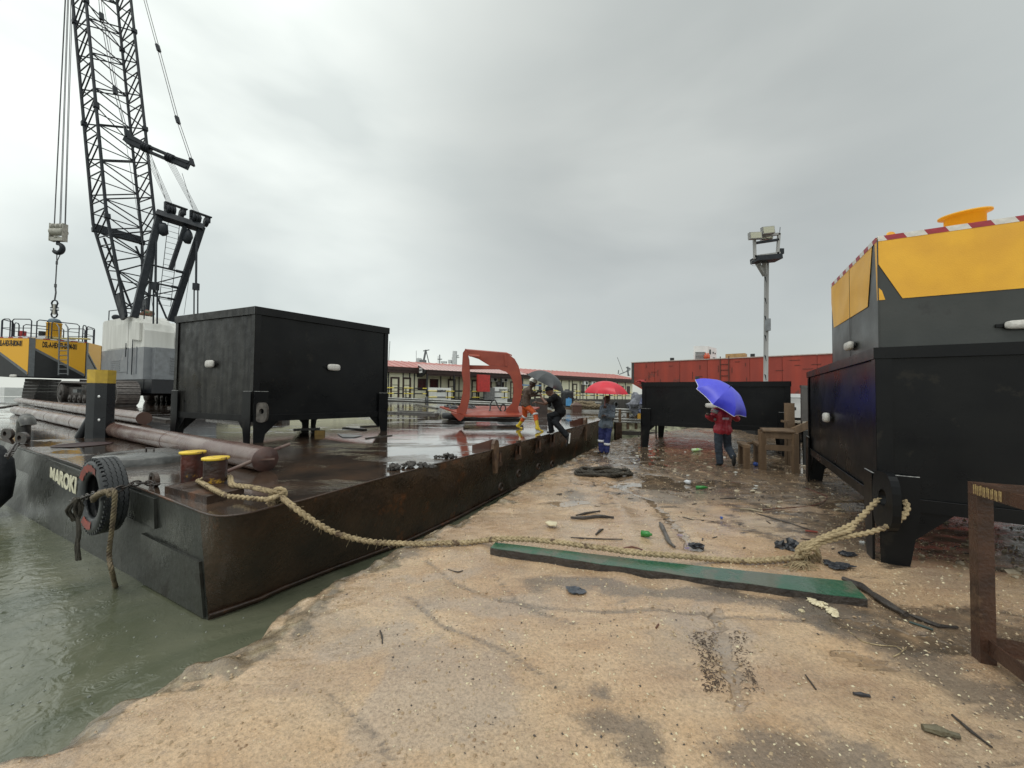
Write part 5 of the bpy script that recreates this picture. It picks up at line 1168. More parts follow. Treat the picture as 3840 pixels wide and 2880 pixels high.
def ring_pt(ang, rr_, z): return Vector((cB.x+math.cos(ang)*rr_, cB.y+math.sin(ang)*rr_, z))
zr = DZ(cB.x, cB.y)+H0+0.035; RR = 0.11+0.034
kn = AT(1042, 1858, 3.90)
a_in = math.atan2(kn.y-cB.y, kn.x-cB.x)
loop = [kn, DK(1010, 1871, 0.12), DK(973, 1871, 0.11), DK(898, 1864, 0.11), DK(840, 1855, 0.11)]
for i in range(9): loop.append(ring_pt(a_in-PI*0.5-PI*i/8*1.05, RR, zr))
loop += [DK(870, 1817, 0.10), DK(900, 1822, 0.10), DK(948, 1828, 0.11), DK(1010, 1842, 0.12), kn+Vector((0.02, 0.02, 0.01))]
mb = MB(); rope_mesh(mb, loop, rp_*0.95, 0.17, 3, 0.013); mb.build('bollard_loop', ROPE, mr_)
def knot(c, s, name, seed=1):
    random.seed(seed); mb = MB()
    for k in range(4):
        ax = Vector((random.uniform(-1, 1), random.uniform(-1, 1), random.uniform(-.6, .6))).normalized(); u_ = ax.orthogonal().normalized(); v_ = ax.cross(u_)
        rope_mesh(mb, [c+u_*(s*math.cos(j*PI/4+k))+v_*(s*0.8*math.sin(j*PI/4+k))+ax*(s*0.25*math.sin(j)) for j in range(7)], rp_*0.7, 0.1, 3, 0.014, braid=False)
    for k in range(14):
        d = Vector((random.uniform(-1, 1), random.uniform(-1, .3), random.uniform(-1, -.2))).normalized(); mb.tube([c, c+d*s*1.2, c+d*s*random.uniform(1.5, 2.2)-Z3*0.03], 0.004, 4)
    return mb.build(name, ROPE, mr_)
knot(kn+Vector((0, 0, 0.0)), 0.075, 'rope_knot', 3)
kR = gp_(3028, 2082, 0.05)
knot(kR+Vector((0, 0, 0.02)), 0.10, 'rope_knot', 5)
lz = AT(3329, 1860, 4.0)
sp = [(3010, 2070, 3.86), (3030, 2040, 3.85), (3075, 2018, 3.84), (3125, 1998, 3.84), (3170, 1978, 3.85)]
up_b = [AT(*p) for p in sp]+[AT(3206, 1960, 3.86), AT(3240, 1928, 3.88), AT(3274, 1892, 3.9), AT(3304, 1866, 3.92), AT(3335, 1856, 3.96), AT(3365, 1862, 3.98)]
lo_b = [AT(3015, 2082, 3.82), AT(3060, 2045, 3.80), AT(3120, 2024, 3.80), AT(3189, 2009, 3.79), AT(3240, 2001, 3.78), AT(3291, 1987, 3.77), AT(3346, 1966, 3.76), AT(3387, 1937, 3.77), AT(3402, 1905, 3.8), AT(3393, 1880, 3.86), AT(3372, 1864, 3.95)]
mb = MB(); rope_mesh(mb, up_b, rp_*0.98, 0.17, 3, 0.013); rope_mesh(mb, lo_b, rp_*0.98, 0.17, 3, 0.013)
rope_mesh(mb, [AT(3020, 2066, 3.80), AT(3065, 2030, 3.79), AT(3130, 2008, 3.78), AT(3185, 1990, 3.80), AT(3205, 1972, 3.83)], rp_*0.7, 0.2, 3, 0.015, braid=False)
mb.build('lug_loop', ROPE, mr_)
mb = MB()
for i in range(40):
    b = gp_(2935+random.uniform(0, 130), 2128+random.uniform(-14, 12), 0.008); a = gp_(3000+random.uniform(-30, 40), 2105, 0.03)
    mb.tube(smooth_path([a, a.lerp(b, 0.5)+Z3*random.uniform(0, 0.02), b, b+Vector((random.uniform(-.05, .05), random.uniform(-.03, .02), 0))], 0.03), 0.0035, 4)
mb.build('frayed_end', ROPE, mr_)

# green plank
def gq(px, py, z): return G(px, py, z)
gm = bpy.data.materials.new('worn_green_paint')
GREENP = mat('worn_green_plank', (0.014, 0.098, 0.050), (0.045, 0.10, 0.068), 2.5, 0.12, 0.4, bump=0.4, bscale=30, coat=0.4, c3=(0.09, 0.105, 0.075), c3amt=0.36, c3scale=1.7)
bpy.data.materials.remove(gm)
fl, bl2, br, fr_ = G(1839, 2053, PZ), G(1858, 2033, PZ), G(3193, 2180, PZ), G(3253, 2247, PZ)
mb = MB(); NP = 40; vs = []
for j in range(NP+1):
    t_ = j/NP; f = fl.lerp(fr_, t_); b = bl2.lerp(br, t_); w = 0.006*math.sin(t_*23)+0.004*math.sin(t_*57)
    f = f+(f-b).normalized()*w; sag = -0.012*math.sin(PI*t_)
    vs += [Vector((f.x, f.y, PZ-0.045+sag*0)), Vector((f.x, f.y, PZ+sag)), Vector((b.x, b.y, PZ+sag)), Vector((b.x, b.y, PZ-0.045))]
fs = [(j*4+k, (j+1)*4+k, (j+1)*4+(k+1) % 4, j*4+(k+1) % 4) for j in range(NP) for k in range(4)]+[(3, 2, 1, 0), (NP*4, NP*4+1, NP*4+2, NP*4+3)]
mb.add(vs, fs); pk = root('green_plank', (fr_+fl)/2-Z3*PZ, 'long plank with worn green painted top lying across the quay', 'plank')
o = mb.build('plank_board', GREENP, pk)
mb = MB(); vs2 = []
for j in range(NP+1):
    t_ = j/NP; f = fl.lerp(fr_, t_); b = bl2.lerp(br, t_); w = 0.006*math.sin(t_*23)+0.004*math.sin(t_*57); dd = (f-b).normalized(); f = f+dd*w; sag = -0.012*math.sin(PI*t_)
    vs2 += [Vector((f.x, f.y, -0.02))+dd*0.006, Vector((f.x, f.y, PZ-0.003+sag))+dd*0.006, Vector((f.x, f.y, PZ-0.003+sag))-dd*0.003, Vector((f.x, f.y, -0.02))-dd*0.003]
mb.add(vs2, fs); mb.build('plank_edge', WOODDK, pk)

# curved weathered timber beside the plank
def stick(pts, r, m, label, name='driftwood', cat='wood', flat=0.6, group=None, h=0.0):
    mb = MB(); P_ = smooth_path([gp_(x, y, r*0.6+h) for x, y in pts], 0.06); n_ = len(P_)
    rr_ = [r*(0.75+0.35*noise.noise(Vector((i*0.4, r*9, pts[0][0]*0.1))))*(1 if 1 < i < n_-2 else 0.6) for i in range(n_)]
    mb.tube(P_, rr_, 7, smooth=False); return tag(mb.build(name, m), label, cat, group)
stick([(3160, 2168), (3230, 2200), (3290, 2240), (3345, 2275), (3400, 2305)], 0.045, WOODDK, 'long split dark timber lying against the right end of the green plank', 'split_timber')
stick([(3395, 2300), (3450, 2320), (3515, 2345), (3590, 2352)], 0.02, WOODDK, 'thin dark splinter lying beyond the split timber', 'wood_splinter')
stick([(3410, 2332), (3500, 2362)], 0.015, mat('teal_stick', (0.03, 0.06, 0.055), None, 9, 0.4), 'dark teal stick in the muddy puddle right of the plank', 'stick')
stick([(2475, 1960), (2492, 1995), (2508, 2030), (2530, 2050)], 0.032, mat('grey_driftwood', (0.13, 0.12, 0.11), (0.07, 0.06, 0.055), 12, 0.4, bump=0.5, bscale=60), 'short grey broken branch standing out on the sand behind the plank', 'branch')
stick([(2140, 1940), (2190, 1942), (2250, 1936), (2302, 1940)], 0.03, WOODDK, 'lower of two dark weathered boards on the sand', 'weathered_board')
stick([(2160, 1932), (2210, 1922), (2250, 1916)], 0.022, WOODDK, 'upper of two dark weathered boards on the sand', 'weathered_board')
stick([(2235, 2004), (2250, 1990), (2262, 1984)], 0.02, WOODDK, 'short dark chunk of wood propped on thin sticks', 'wood_chunk')
stick([(2140, 2015), (2230, 2020), (2335, 2022)], 0.010, WOODDK, 'long thin stick just above the mooring rope', 'stick')
stick([(2320, 2060), (2370, 2050), (2410, 2062)], 0.014, mat('reddish_stick', (0.16, 0.07, 0.05), None, 9, 0.5), 'reddish strip of wood lying against the mooring rope', 'stick')
stick([(2835, 1925), (2920, 1950), (3010, 1978), (3060, 1992)], 0.013, WOODDK, 'long thin dark rod lying on the sand before the right tank', 'rod')
stick([(3020, 1990), (3065, 1995)], 0.022, mat('red_handle', (0.28, 0.06, 0.04), None, 9, 0.5), 'dull red stub at the end of the thin rod', 'handle')
stick([(2775, 1908), (2815, 1910), (2860, 1920)], 0.022, mat('bleached_wood', (0.45, 0.38, 0.25), (0.3, 0.25, 0.17), 14, 0.6), 'bleached piece of wood lying at the start of the thin rod', 'wood_piece')
stick([(1425, 2365), (1432, 2385), (1434, 2412)], 0.011, WOODDK, 'small dark splinter standing alone on the foreground sand', 'splinter')
stick([(3200, 2600), (3230, 2604), (3262, 2610)], 0.016, mat('charcoal_bit', (0.03, 0.03, 0.035), None, 9, 0.5), 'short charcoal coloured stub on the right foreground sand', 'stub')
stick([(3460, 2728), (3520, 2740), (3600, 2762)], 0.030, mat('mossy_wood', (0.15, 0.13, 0.08), (0.09, 0.08, 0.05), 14, 0.6, bump=0.6, bscale=60), 'mossy brown piece of wood near the bottom right corner', 'wood_piece')
stick([(3570, 2680), (3640, 2740), (3720, 2802)], 0.012, WOODDK, 'thin dark stick near the bottom right corner', 'stick')
stick([(3020, 2530), (3060, 2585)], 0.008, WOODDK, 'tiny dark twig on the right foreground sand', 'twig')
stick([(2470, 2340), (2460, 2355)], 0.012, mat('tiny_rust_stick', (0.12, 0.05, 0.03), None, 9, 0.5), 'tiny rusty stub below the middle of the plank', 'stub')
stick([(2700, 1870), (2760, 1868), (2800, 1872)], 0.014, WOODDK, 'dark stick lying behind the thin rod on darker mud', 'stick')
stick([(2560, 1938), (2600, 1950)], 0.012, WOODDK, 'small dark stick between branch and rod', 'stick')
stick([(1680, 2135), (1715, 2145), (1735, 2140)], 0.010, WOODDK, 'small splinter of wood left of the puddle crack', 'splinter')
mb = MB(); mb.tube(smooth_path([gp_(x, y, 0.004) for x, y in ((3190, 2372), (3235, 2405), (3300, 2420), (3360, 2424), (3385, 2440), (3400, 2425), (3375, 2450), (3350, 2462))], 0.03), 0.004, 5)
tag(mb.build('string', ROPE), 'pale frayed string lying in the mud at the right', 'string')
mb = MB(); mb.tube(smooth_path([gp_(x, y, 0.006) for x, y in ((2860, 1912), (2940, 1905), (3040, 1897), (3090, 1880), (3100, 1862), (3060, 1845), (3020, 1830))], 0.03), 0.006, 5)
tag(mb.build('red_wire', mat('dark_red_wire', (0.12, 0.02, 0.015), None, 9, 0.4)), 'thin dark red wire curving under the right tank', 'wire')
# dark coil of rope
mb = MB(); cc_ = gp_(2262, 1768, 0.05)
for k in range(5):
    rr_ = 0.33-0.02*k; ox = 0.14 if k % 2 else -0.10
    rope_mesh(mb, [cc_+Vector((ox+rr_*1.45*math.cos(j*PI/6+k), rr_*0.85*math.sin(j*PI/6+k), 0.016*k-0.03+0.02*math.sin(j*1.7+k))) for j in range(13)], 0.034, 0.2, 3, 0.03, braid=False, seg=5)
tag(mb.build('rope_coil', ROPEDK), 'dark dirty coil of old rope lying on the wet quay', 'rope coil')
# rags, plastic, bottle and cans
def rag(px, py, s, m, label, name, cat, seed, fl_=0.35):
    mb = MB(); c = gp_(px, py, s*0.2)
    for k in range(5): mb.blob(c+Vector((random.uniform(-s, s)*0.7, random.uniform(-s, s)*0.5, s*0.1*k*fl_)), (s*random.uniform(.4, .9), s*random.uniform(.3, .7), s*fl_*random.uniform(.5, 1)), seed+k, 0.6, 2)
    return tag(mb.build(name, m), label, cat)
PLB = mat('black_plastic', (0.02, 0.022, 0.028), (0.04, 0.043, 0.05), 14, 0.22, bump=0.5, bscale=40)
rag(2950, 2052, 0.085, PLB, 'crumpled black plastic bag by the rope knot', 'plastic_bag', 'bag', 4, 0.8)
rag(2610, 2048, 0.06, PLB, 'small crumpled black plastic scrap behind the plank', 'plastic_scrap', 'scrap', 9, 0.5)
rag(2162, 2212, 0.07, mat('dark_slate_bit', (0.04, 0.05, 0.065), (0.08, 0.085, 0.1), 20, 0.3, bump=0.6, bscale=40), 'flat dark blue grey scrap pressed in the sand before the plank', 'slate_scrap', 'scrap', 14, 0.12)
rag(3180, 2075, 0.08, PLB, 'black plastic strip lying behind the plank end', 'plastic_strip', 'scrap', 24, 0.2)
rag(3150, 2120, 0.09, PLB, 'torn black plastic strip between rope knot and tank leg', 'plastic_strip', 'scrap', 31, 0.15)
CREAM = mat('cream_shell', (0.70, 0.62, 0.42), (0.55, 0.48, 0.33), 16, 0.5, bump=0.4, bscale=60)
mb = MB()
for k in range(60):
    t_ = random.random(); p = gp_(3035+t_*110+random.uniform(-8, 8), 2243+t_*62+random.uniform(-9, 9), 0.01); mb.blob(p, (random.uniform(.01, .03), random.uniform(.008, .016), 0.008), k, 0.6, 1)
tag(mb.build('torn_white_cloth', CREAM), 'torn cream coloured cloth strip lying in front of the plank', 'cloth')
rag(3003, 2292, 0.02, CREAM, 'small round cream pebble next to the torn cloth', 'pebble', 'pebble', 3, 0.7)
rag(3233, 2034, 0.02, WHITE, 'white pebble under the looped rope', 'pebble', 'pebble', 5, 0.7)
mb = MB(); c = gp_(2070, 1965, 0.005); mb.prism([gp_(2045, 1962), gp_(2060, 1956), gp_(2090, 1962), gp_(2086, 1974), gp_(2058, 1972)], (0, 0, 1), 0.015); tag(mb.build('board_scrap', CREAM), 'flat cream coloured board scrap on the sand', 'scrap')
def bottle(px, py, ang, m, label, r=0.032, L=0.2, name='bottle', cat='bottle'):
    c = gp_(px, py, r); d = Vector((math.cos(ang), math.sin(ang), 0.05)); mb = MB(); mb.lathe(c, [(0.001, 0), (r, 0), (r, L*0.7), (r*0.4, L*0.88), (r*0.4, L), (0.001, L)], ax=d, seg=12); return tag(mb.build(name, m), label, cat)
GRB = mat('green_plastic', (0.03, 0.22, 0.04), None, 6, 0.2); LGB = mat('lime_wrapper', (0.30, 0.55, 0.10), (0.6, 0.65, 0.6), 12, 0.3)
bottle(2405, 2000, -0.5, GRB, 'crushed green can on the sand behind the plank', 0.035, 0.12, 'drink_can', 'can')
bottle(2595, 1688, 0.1, LGB, 'lime green and white bottle under the long low tank', 0.05, 0.34)
bottle(2610, 1828, -0.1, GRB, 'small green bottle lying in the dark puddle', 0.03, 0.2)
bottle(2590, 1810, 2.4, mat('clear_white_plastic', (0.6, 0.62, 0.65), None, 6, 0.2), 'pale plastic cup beside the small green bottle', 0.04, 0.12, 'plastic_cup', 'cup')
bottle(2838, 1742, 1.6, mat('blue_plastic', (0.03, 0.08, 0.35), None, 6, 0.3), 'small blue plastic cup beside the low wooden trestle', 0.05, 0.1, 'plastic_cup', 'cup')
bottle(2704, 1942, 0.3, mat('blue_cap', (0.05, 0.12, 0.45), None, 6, 0.3), 'tiny blue plastic scrap on the sand', 0.018, 0.02, 'blue_scrap', 'scrap')
# chips, shells and pebbles strewn over the ground: nobody could count them
def strew(name, m, n, label, rmin, rmax, f):
    random.seed(n); vs = []; fs = []
    for i in range(n):
        y = 1.75*math.exp(random.random()*2.1); x = edge_x(y)+0.12+random.random()**1.0*(1.5*y+3.0)
        if not f(x, y): continue
        r = rmin+(rmax-rmin)*random.random()**3; r *= (1+0.08*y); z = gz(x, y); a = random.uniform(0, PI); o_ = len(vs)
        for (dx, dy, dz) in ((1, 0, 0.05), (-0.2, 0.7, 0.1), (-0.9, 0.1, 0), (0, -0.6, 0.05), (0, 0.05, 0.7), (0, 0, -0.3)):
            dx *= random.uniform(.6, 1.3); dy *= random.uniform(.6, 1.3)
            vs.append((x+(dx*math.cos(a)-dy*math.sin(a))*r, y+(dx*math.sin(a)+dy*math.cos(a))*r, z+dz*r))
        fs += [(o_+j, o_+(j+1) % 4, o_+4) for j in range(4)]+[(o_+(j+1) % 4, o_+j, o_+5) for j in range(4)]
    me = bpy.data.meshes.new(name); me.from_pydata(vs, [], fs); me.materials.append(m); o = bpy.data.objects.new(name, me); COL.objects.link(o)
    o['kind'] = 'stuff'; o['label'] = label; o['category'] = name.replace('_', ' '); return o
def clump(x, y, th): return noise.noise(Vector((x*0.7, y*0.7, 3.3))) > th
strew('shell_chips', CREAM, 9000, 'pale shell chips and gravel strewn over the sandy quay', 0.002, 0.011, lambda x, y: (clump(x, y, -0.12) or random.random() < 0.35) and (y < 5.5 or random.random() < 0.4))
strew('dark_grit', mat('dark_bits', (0.045, 0.038, 0.034), (0.09, 0.07, 0.05), 10, 0.4), 5200, 'dark grit and splinters strewn over the sandy quay', 0.002, 0.010, lambda x, y: clump(x+5, y+9, 0.12) or random.random() < 0.10 or y > 5)
strew('brown_pebbles', mat('brown_pebble', (0.30, 0.2, 0.12), (0.45, 0.35, 0.22), 3, 0.3), 9000, 'brown pebbles strewn over the sandy quay', 0.004, 0.015, lambda x, y: True)
mb = MB()
for i in range(260):
    x = random.uniform(3.6, 7.5); y = random.uniform(2.2, 4.6)
    if x < 3.9+0.2*(y-3): continue
    s = random.uniform(0.012, 0.06)*random.random()**0.5; mb.blob((x, y, gz(x, y)+s*0.2), (s, s*0.7, s*0.5), i, 0.5, 1)
for i in range(160):
    x = random.uniform(3.5, 10); y = random.uniform(5, 12); s = random.uniform(0.015, 0.05); mb.blob((x, y, gz(x, y)+s*0.2), (s*1.3, s*0.7, s*0.4), i, 0.5, 1)
ro = mb.build('rubble', mat('broken_concrete', (0.42, 0.36, 0.26), (0.26, 0.21, 0.15), 6, 0.5, 0.7, bump=0.4, bscale=40)); ro['kind'] = 'stuff'; ro['label'] = 'broken concrete rubble under and beside the right tank'; ro['category'] = 'rubble'
mb = MB(); random.seed(77)
for i in range(480):
    y = random.uniform(4.2, 12.5); x = random.uniform(edge_x(y)+0.3, 9); 
    if y < 6.5 and x < 2 and random.random() < 0.75: continue
    l = random.uniform(0.02, 0.14)*random.random()**0.5+0.01; a = random.uniform(-0.7, 0.7) if random.random() < .7 else random.uniform(0, PI); z = gz(x, y)+0.004; w_ = random.uniform(0.004, 0.016)
    mb.beam((x, y, z), (x+l*math.cos(a), y+l*math.sin(a), z+random.uniform(0, 0.01)), w_, w_*0.7)
so = mb.build('wood_splinters', WOODDK); so['kind'] = 'stuff'; so['label'] = 'wood splinters and litter trodden into the muddy part of the quay'; so['category'] = 'litter'
mb = MB()
for i in range(34):
    y = random.uniform(5.5, 12.5); x = random.uniform(edge_x(y)+1.0, 9); s_ = random.uniform(0.01, 0.04); mb.blob((x, y, gz(x, y)+s_*0.3), (s_*1.4, s_, s_*0.35), i, 0.6, 1)
so = mb.build('white_litter', mat('white_litter', (0.7, 0.7, 0.66), (0.5, 0.5, 0.46), 20, 0.4)); so['kind'] = 'stuff'; so['label'] = 'white scraps of paper and plastic on the muddy quay'; so['category'] = 'litter'
# seaweed-like dark litter beside the rut
mb = MB()
for i in range(300):
    sd_ = random.random() < 0.35; py = random.uniform(2370, 2600); px = (2640+0.22*(py-2400) if not sd_ else 2770+0.35*(py-2400))+random.gauss(0, 16 if sd_ else 24); p = gp_(px, py, 0.004); a = random.uniform(0, PI); l = random.uniform(0.006, 0.02)
    mb.tube([p, p+Vector((math.cos(a)*l, math.sin(a)*l, 0.004)), p+Vector((math.cos(a+.6)*l*1.6, math.sin(a+.6)*l*1.6, 0))], 0.0018, 4)
so = mb.build('root_litter', mat('dark_roots', (0.07, 0.045, 0.03), None, 9, 0.6)); so['kind'] = 'stuff'; so['label'] = 'dark rooty litter beside the wet rut'; so['category'] = 'litter'

# rusty steel frame, bottom right
K0 = G(3690, 2478, 0.0); kz = AT(3660, 1812, K0.y).z
f1 = (G(3840, 1874, kz)-G(3683, 1830, kz)); f1.z = 0; f1.normalize(); f2 = Vector((-f1.y, f1.x, 0)); f2 = f2 if f2.x > 0 else -f2
FRM = mat('rusty_box_steel', (0.075, 0.036, 0.022), (0.042, 0.022, 0.015), 7, 0.22, 0.45, bump=0.35, bscale=45, c3=(0.14, 0.08, 0.045), c3amt=0.1)
fr = root('rusty_frame', K0, 'rusty box steel frame standing at the bottom right corner', 'frame'); w_ = 0.076
for i, (a, b) in enumerate(((0, 0), (1.5, 0), (1.5, 0.9), (0, 0.9))):
    p = K0+f1*a+f2*b; k = MB(); k.box(p+Z3*(kz-w_)/2, (w_, w_, kz-w_), ax=(f1, f2, Z3)); k.build('leg', FRM, fr)
def mem(a, b, z, h, nm):
    k = MB(); k.beam(K0+f1*a[0]+f2*a[1]+Z3*z, K0+f1*b[0]+f2*b[1]+Z3*z, w_, h); return k.build(nm, FRM, fr)
tm = mem((-w_/2, 0), (1.5+w_/2, 0), kz-w_/2+0.002, w_, 'top_member'); mem((-w_/2, .9), (1.5+w_/2, .9), kz-w_/2+0.002, w_, 'top_member'); mem((0, w_/2), (0, .9-w_/2), kz-w_/2, w_*0.98, 'top_member'); mem((1.5, w_/2), (1.5, .9-w_/2), kz-w_/2, w_*0.98, 'top_member')
k = MB()
for a, b in (((0.05, 0), (1.45, 0)), ((0, .05), (0, .85)), ((1.5, .05), (1.5, .85))):
    A = K0+f1*a[0]+f2*a[1]+Z3*0.11; B = K0+f1*b[0]+f2*b[1]+Z3*0.11; k.beam(A, B, 0.012, 0.09); k.beam(A-Z3*0.04+f2*0.04, B-Z3*0.04+f2*0.04, 0.08, 0.010)
k.build('angle_iron', FRM, fr)
for i in range(15):
    k = MB(); n_ = -f2; c = K0+f1*(0.015+0.0150*i+0.002*math.sin(i*3))-f2*(w_/2+0.0015)+Z3*(kz-0.038+0.004*math.sin(i*2)); k.box(c, (0.0055, 0.003, 0.06), ax=(f1, f2, Z3)); k.build('yellow_stroke', mat('dry_yellow_strokes', (0.50, 0.38, 0.16), (0.3, 0.2, 0.1), 30, 0.7), tm)
# ---------------------------------------------------------------- red steel frame lying on tyres on the barge
def z5(x, y, Y): return AT(1400+x/2.212, 1200+y/2.212, Y)
YF = 11.9
rf = root('red_steel_frame', z5(980, 800, YF), 'red oxide painted steel fender frame with curved arms lying on the deck', 'steel frame')
def plate(pts, Y, th, nm, m=REDP, dY=0.0):
    q = [z5(x, y, Y) for x, y in pts]; k = MB(); k.prism(q, (0, 1, 0), th); return k.build(nm, m, rf)
plate([(1105,783),(1100,742),(1150,690),(1163,600),(1158,520),(1138,462),(1100,428),(1040,408),(800,408),(796,374),(960,378),(1105,385),(1105,284),(1140,298),(1172,322),(1205,380),(1228,470),(1238,560),(1226,650),(1200,730),(1216,783)], YF+0.05, 0.11, 'curved_arm')
plate([(775,256),(1104,283),(1104,383),(962,377),(872,322),(792,296)], YF+0.10, 0.10, 'top_web')
plate([(742,272),(760,246),(776,256),(795,330),(799,420),(802,520),(799,640),(776,745),(764,782),(690,772),(692,742),(720,700),(741,600),(746,520),(733,440),(738,340)], YF-0.15, 0.10, 'left_arm')
k = MB(); k.prism([z5(760, 246, YF-0.15), z5(776, 256, YF+0.1), z5(1104, 283, YF+0.1), z5(1150, 300, YF+0.15), z5(1150, 296, YF+0.5), z5(1104, 276, YF+0.5), z5(776, 248, YF+0.4)], (0, 0, 1), 0.03); k.build('top_flange', REDP, rf)
k = MB(); k.prism([z5(782, 288, YF), z5(880, 296, YF), z5(880, 308, YF-0.2), z5(800, 304, YF-0.3)], (0, 0, 1), 0.03); k.build('inner_flange', REDP, rf)
plate([(1085,284),(1104,284),(1112,385),(1095,385)], YF+0.03, 0.05, 'stiffener')
zpl = z5(980, 797, YF-0.3).z
def fl_(x, y): p = G(1400+x/2.212, 1200+y/2.212, zpl); return p
A_, B_, C_, D_, E_, F_ = z5(550, 716, YF+1.0), z5(765, 792, YF-0.35), z5(1222, 790, YF-0.35), z5(1380, 722, YF+1.2), z5(1250, 712, YF+1.9), z5(700, 712, YF+1.9)
for p_ in (A_, D_, E_, F_): p_.z = min(p_.z, zpl+0.25)
k = MB(); k.hexa([p_-Z3*0.045 for p_ in (A_, B_, C_, D_)], [A_, B_, C_, D_]); k.build('base_plate', REDP, rf)
k = MB(); k.hexa([p_-Z3*0.045 for p_ in (A_, D_, E_, F_)], [A_, D_, E_, F_]); k.build('base_plate', REDP, rf)
plate([(640,768),(765,794),(724,836),(706,832)], YF-0.3, 0.25, 'keel_gusset'); plate([(1160,792),(1222,790),(1204,808)], YF-0.3, 0.2, 'keel_gusset')
def flat_tyre(px, py, R, w, label, tilt=(0, 0, 1)):
    c = DK(px, py); k = MB(); k.lathe((c.x, c.y, c.z+w*0.5), [(R*0.55, -w*.45), (R*0.85, -w*.5), (R*0.98, -w*.3), (R, 0), (R*0.98, w*.3), (R*0.85, w*.5), (R*0.55, w*.45), (R*0.5, 0)], ax=tilt, seg=32, closed=True)
    b = k.build('tyre', RUBBER)
    return tag(b, label, 'tyre')
flat_tyre(1700, 1575, 0.42, 0.22, 'old tyre lying flat under the left end of the red frame', (0.15, 0.1, 1))
flat_tyre(1905, 1572, 0.42, 0.18, 'old tyre lying flat under the right end of the red frame')
k = MB(); k.box(z5(1000, 826, YF+0.5), (1.9, 0.5, 0.10)); tag(k.build('dunnage_board', WOODDK), 'dark dunnage board under the middle of the red frame', 'board')
k = MB(); k.box(z5(916, 522, YF+0.4)+Vector((0, 8, 0.2)), (1, 0.1, 1)); 
chain([z5(610, 716, YF+0.9), z5(640, 724, YF+0.8), z5(680, 730, YF+0.7), z5(655, 738, YF+0.6), z5(700, 742, YF+0.6)], 0.13, 'grey chain heaped at the left end of the red frame', CABLE)
chain([z5(800, 712, YF+1.0), z5(840, 735, YF+0.8), z5(790, 745, YF+0.7), z5(835, 755, YF+0.6)], 0.12, 'grey chain heaped behind the left arm of the red frame', CABLE)
k = MB(); k.tube(smooth_path([z5(800, 765, YF+0.2), z5(900, 768, YF+0.2), z5(965, 755, YF+0.3), z5(970, 700, YF+0.4), z5(995, 665, YF+0.4), z5(1015, 672, YF+0.4), z5(1035, 720, YF+0.4), z5(1062, 755, YF+0.3), z5(1080, 760, YF+0.3), z5(1098, 735, YF+0.3), z5(1085, 700, YF+0.3), z5(1065, 705, YF+0.3), z5(1050, 750, YF+0.3)], 0.1), 0.022, 6)
tag(k.build('black_hose', RUBBER), 'black hose looping up behind the red frame base', 'hose')

# ---------------------------------------------------------------- people
SKIN = mat('dark_skin', (0.055, 0.028, 0.018), (0.075, 0.04, 0.026), 6, 0.45, subs=0.05)
SKIN2 = mat('brown_skin', (0.16, 0.08, 0.055), (0.12, 0.06, 0.04), 6, 0.45)
def capsules(caps, seg=10):
    mb = MB()
    for c in caps:
        a, b, ra, rb = Vector(c[0]), Vector(c[1]), c[2], c[3]; d = b-a; L = d.length
        if L < 1e-6: d = Vector((0, 0, 1)); L = 1e-6
        prof = [(0.0005, -ra)]+[(ra*math.cos(t), ra*math.sin(t)) for t in [(-PI/2)*(1-i/4) for i in range(1, 5)]]+[(rb*math.cos(t), L+rb*math.sin(t)) for t in [PI/2*i/4 for i in range(0, 4)]]+[(0.0005, L+rb)]
        mb.lathe(a, prof, ax=d, seg=seg)
    return mb
def meld(name, caps, m, parent, voxel=0.012, smooth=3, wrinkle=0.0, label=None):
    mb = capsules(caps); me = bpy.data.meshes.new('tmp'); me.from_pydata(mb.v, [], mb.f); o = bpy.data.objects.new('tmp', me); COL.objects.link(o)
    r = o.modifiers.new('r', 'REMESH'); r.mode = 'VOXEL'; r.voxel_size = voxel; r.use_smooth_shade = True
    s = o.modifiers.new('s', 'SMOOTH'); s.factor = 0.6; s.iterations = smooth
    bpy.context.view_layer.update(); nm = bpy.data.meshes.new_from_object(o.evaluated_get(bpy.context.evaluated_depsgraph_get()))
    bpy.data.objects.remove(o)
    a = np.empty(len(nm.vertices)*3); nm.vertices.foreach_get('co', a); a = a.reshape(-1, 3)
    if wrinkle:
        nn = np.empty(len(nm.vertices)*3); nm.vertex_normals.foreach_get('vector', nn) if hasattr(nm, 'vertex_normals') else None
        nn = nn.reshape(-1, 3)
        w = np.array([noise.fractal(Vector((p[0]*11, p[1]*11, p[2]*17)), 1.0, 2.0, 3) for p in a]); a = a+nn*(w*wrinkle)[:, None]
    org = Vector(((a[:, 0].min()+a[:, 0].max())/2, (a[:, 1].min()+a[:, 1].max())/2, a[:, 2].min()))
    a = a-np.array(org); nm.vertices.foreach_set('co', a.ravel()); nm.materials.clear(); nm.materials.append(m); nm.update()
    ob = bpy.data.objects.new(name, nm); COL.objects.link(ob); WORLD_LOC[ob.name] = org
    if parent is not None: ob.parent = parent; ob.location = org-WORLD_LOC[parent.name]
    else: ob.location = org
    if label: ob['label'] = label
    return ob
def V(*a): return Vector(a)
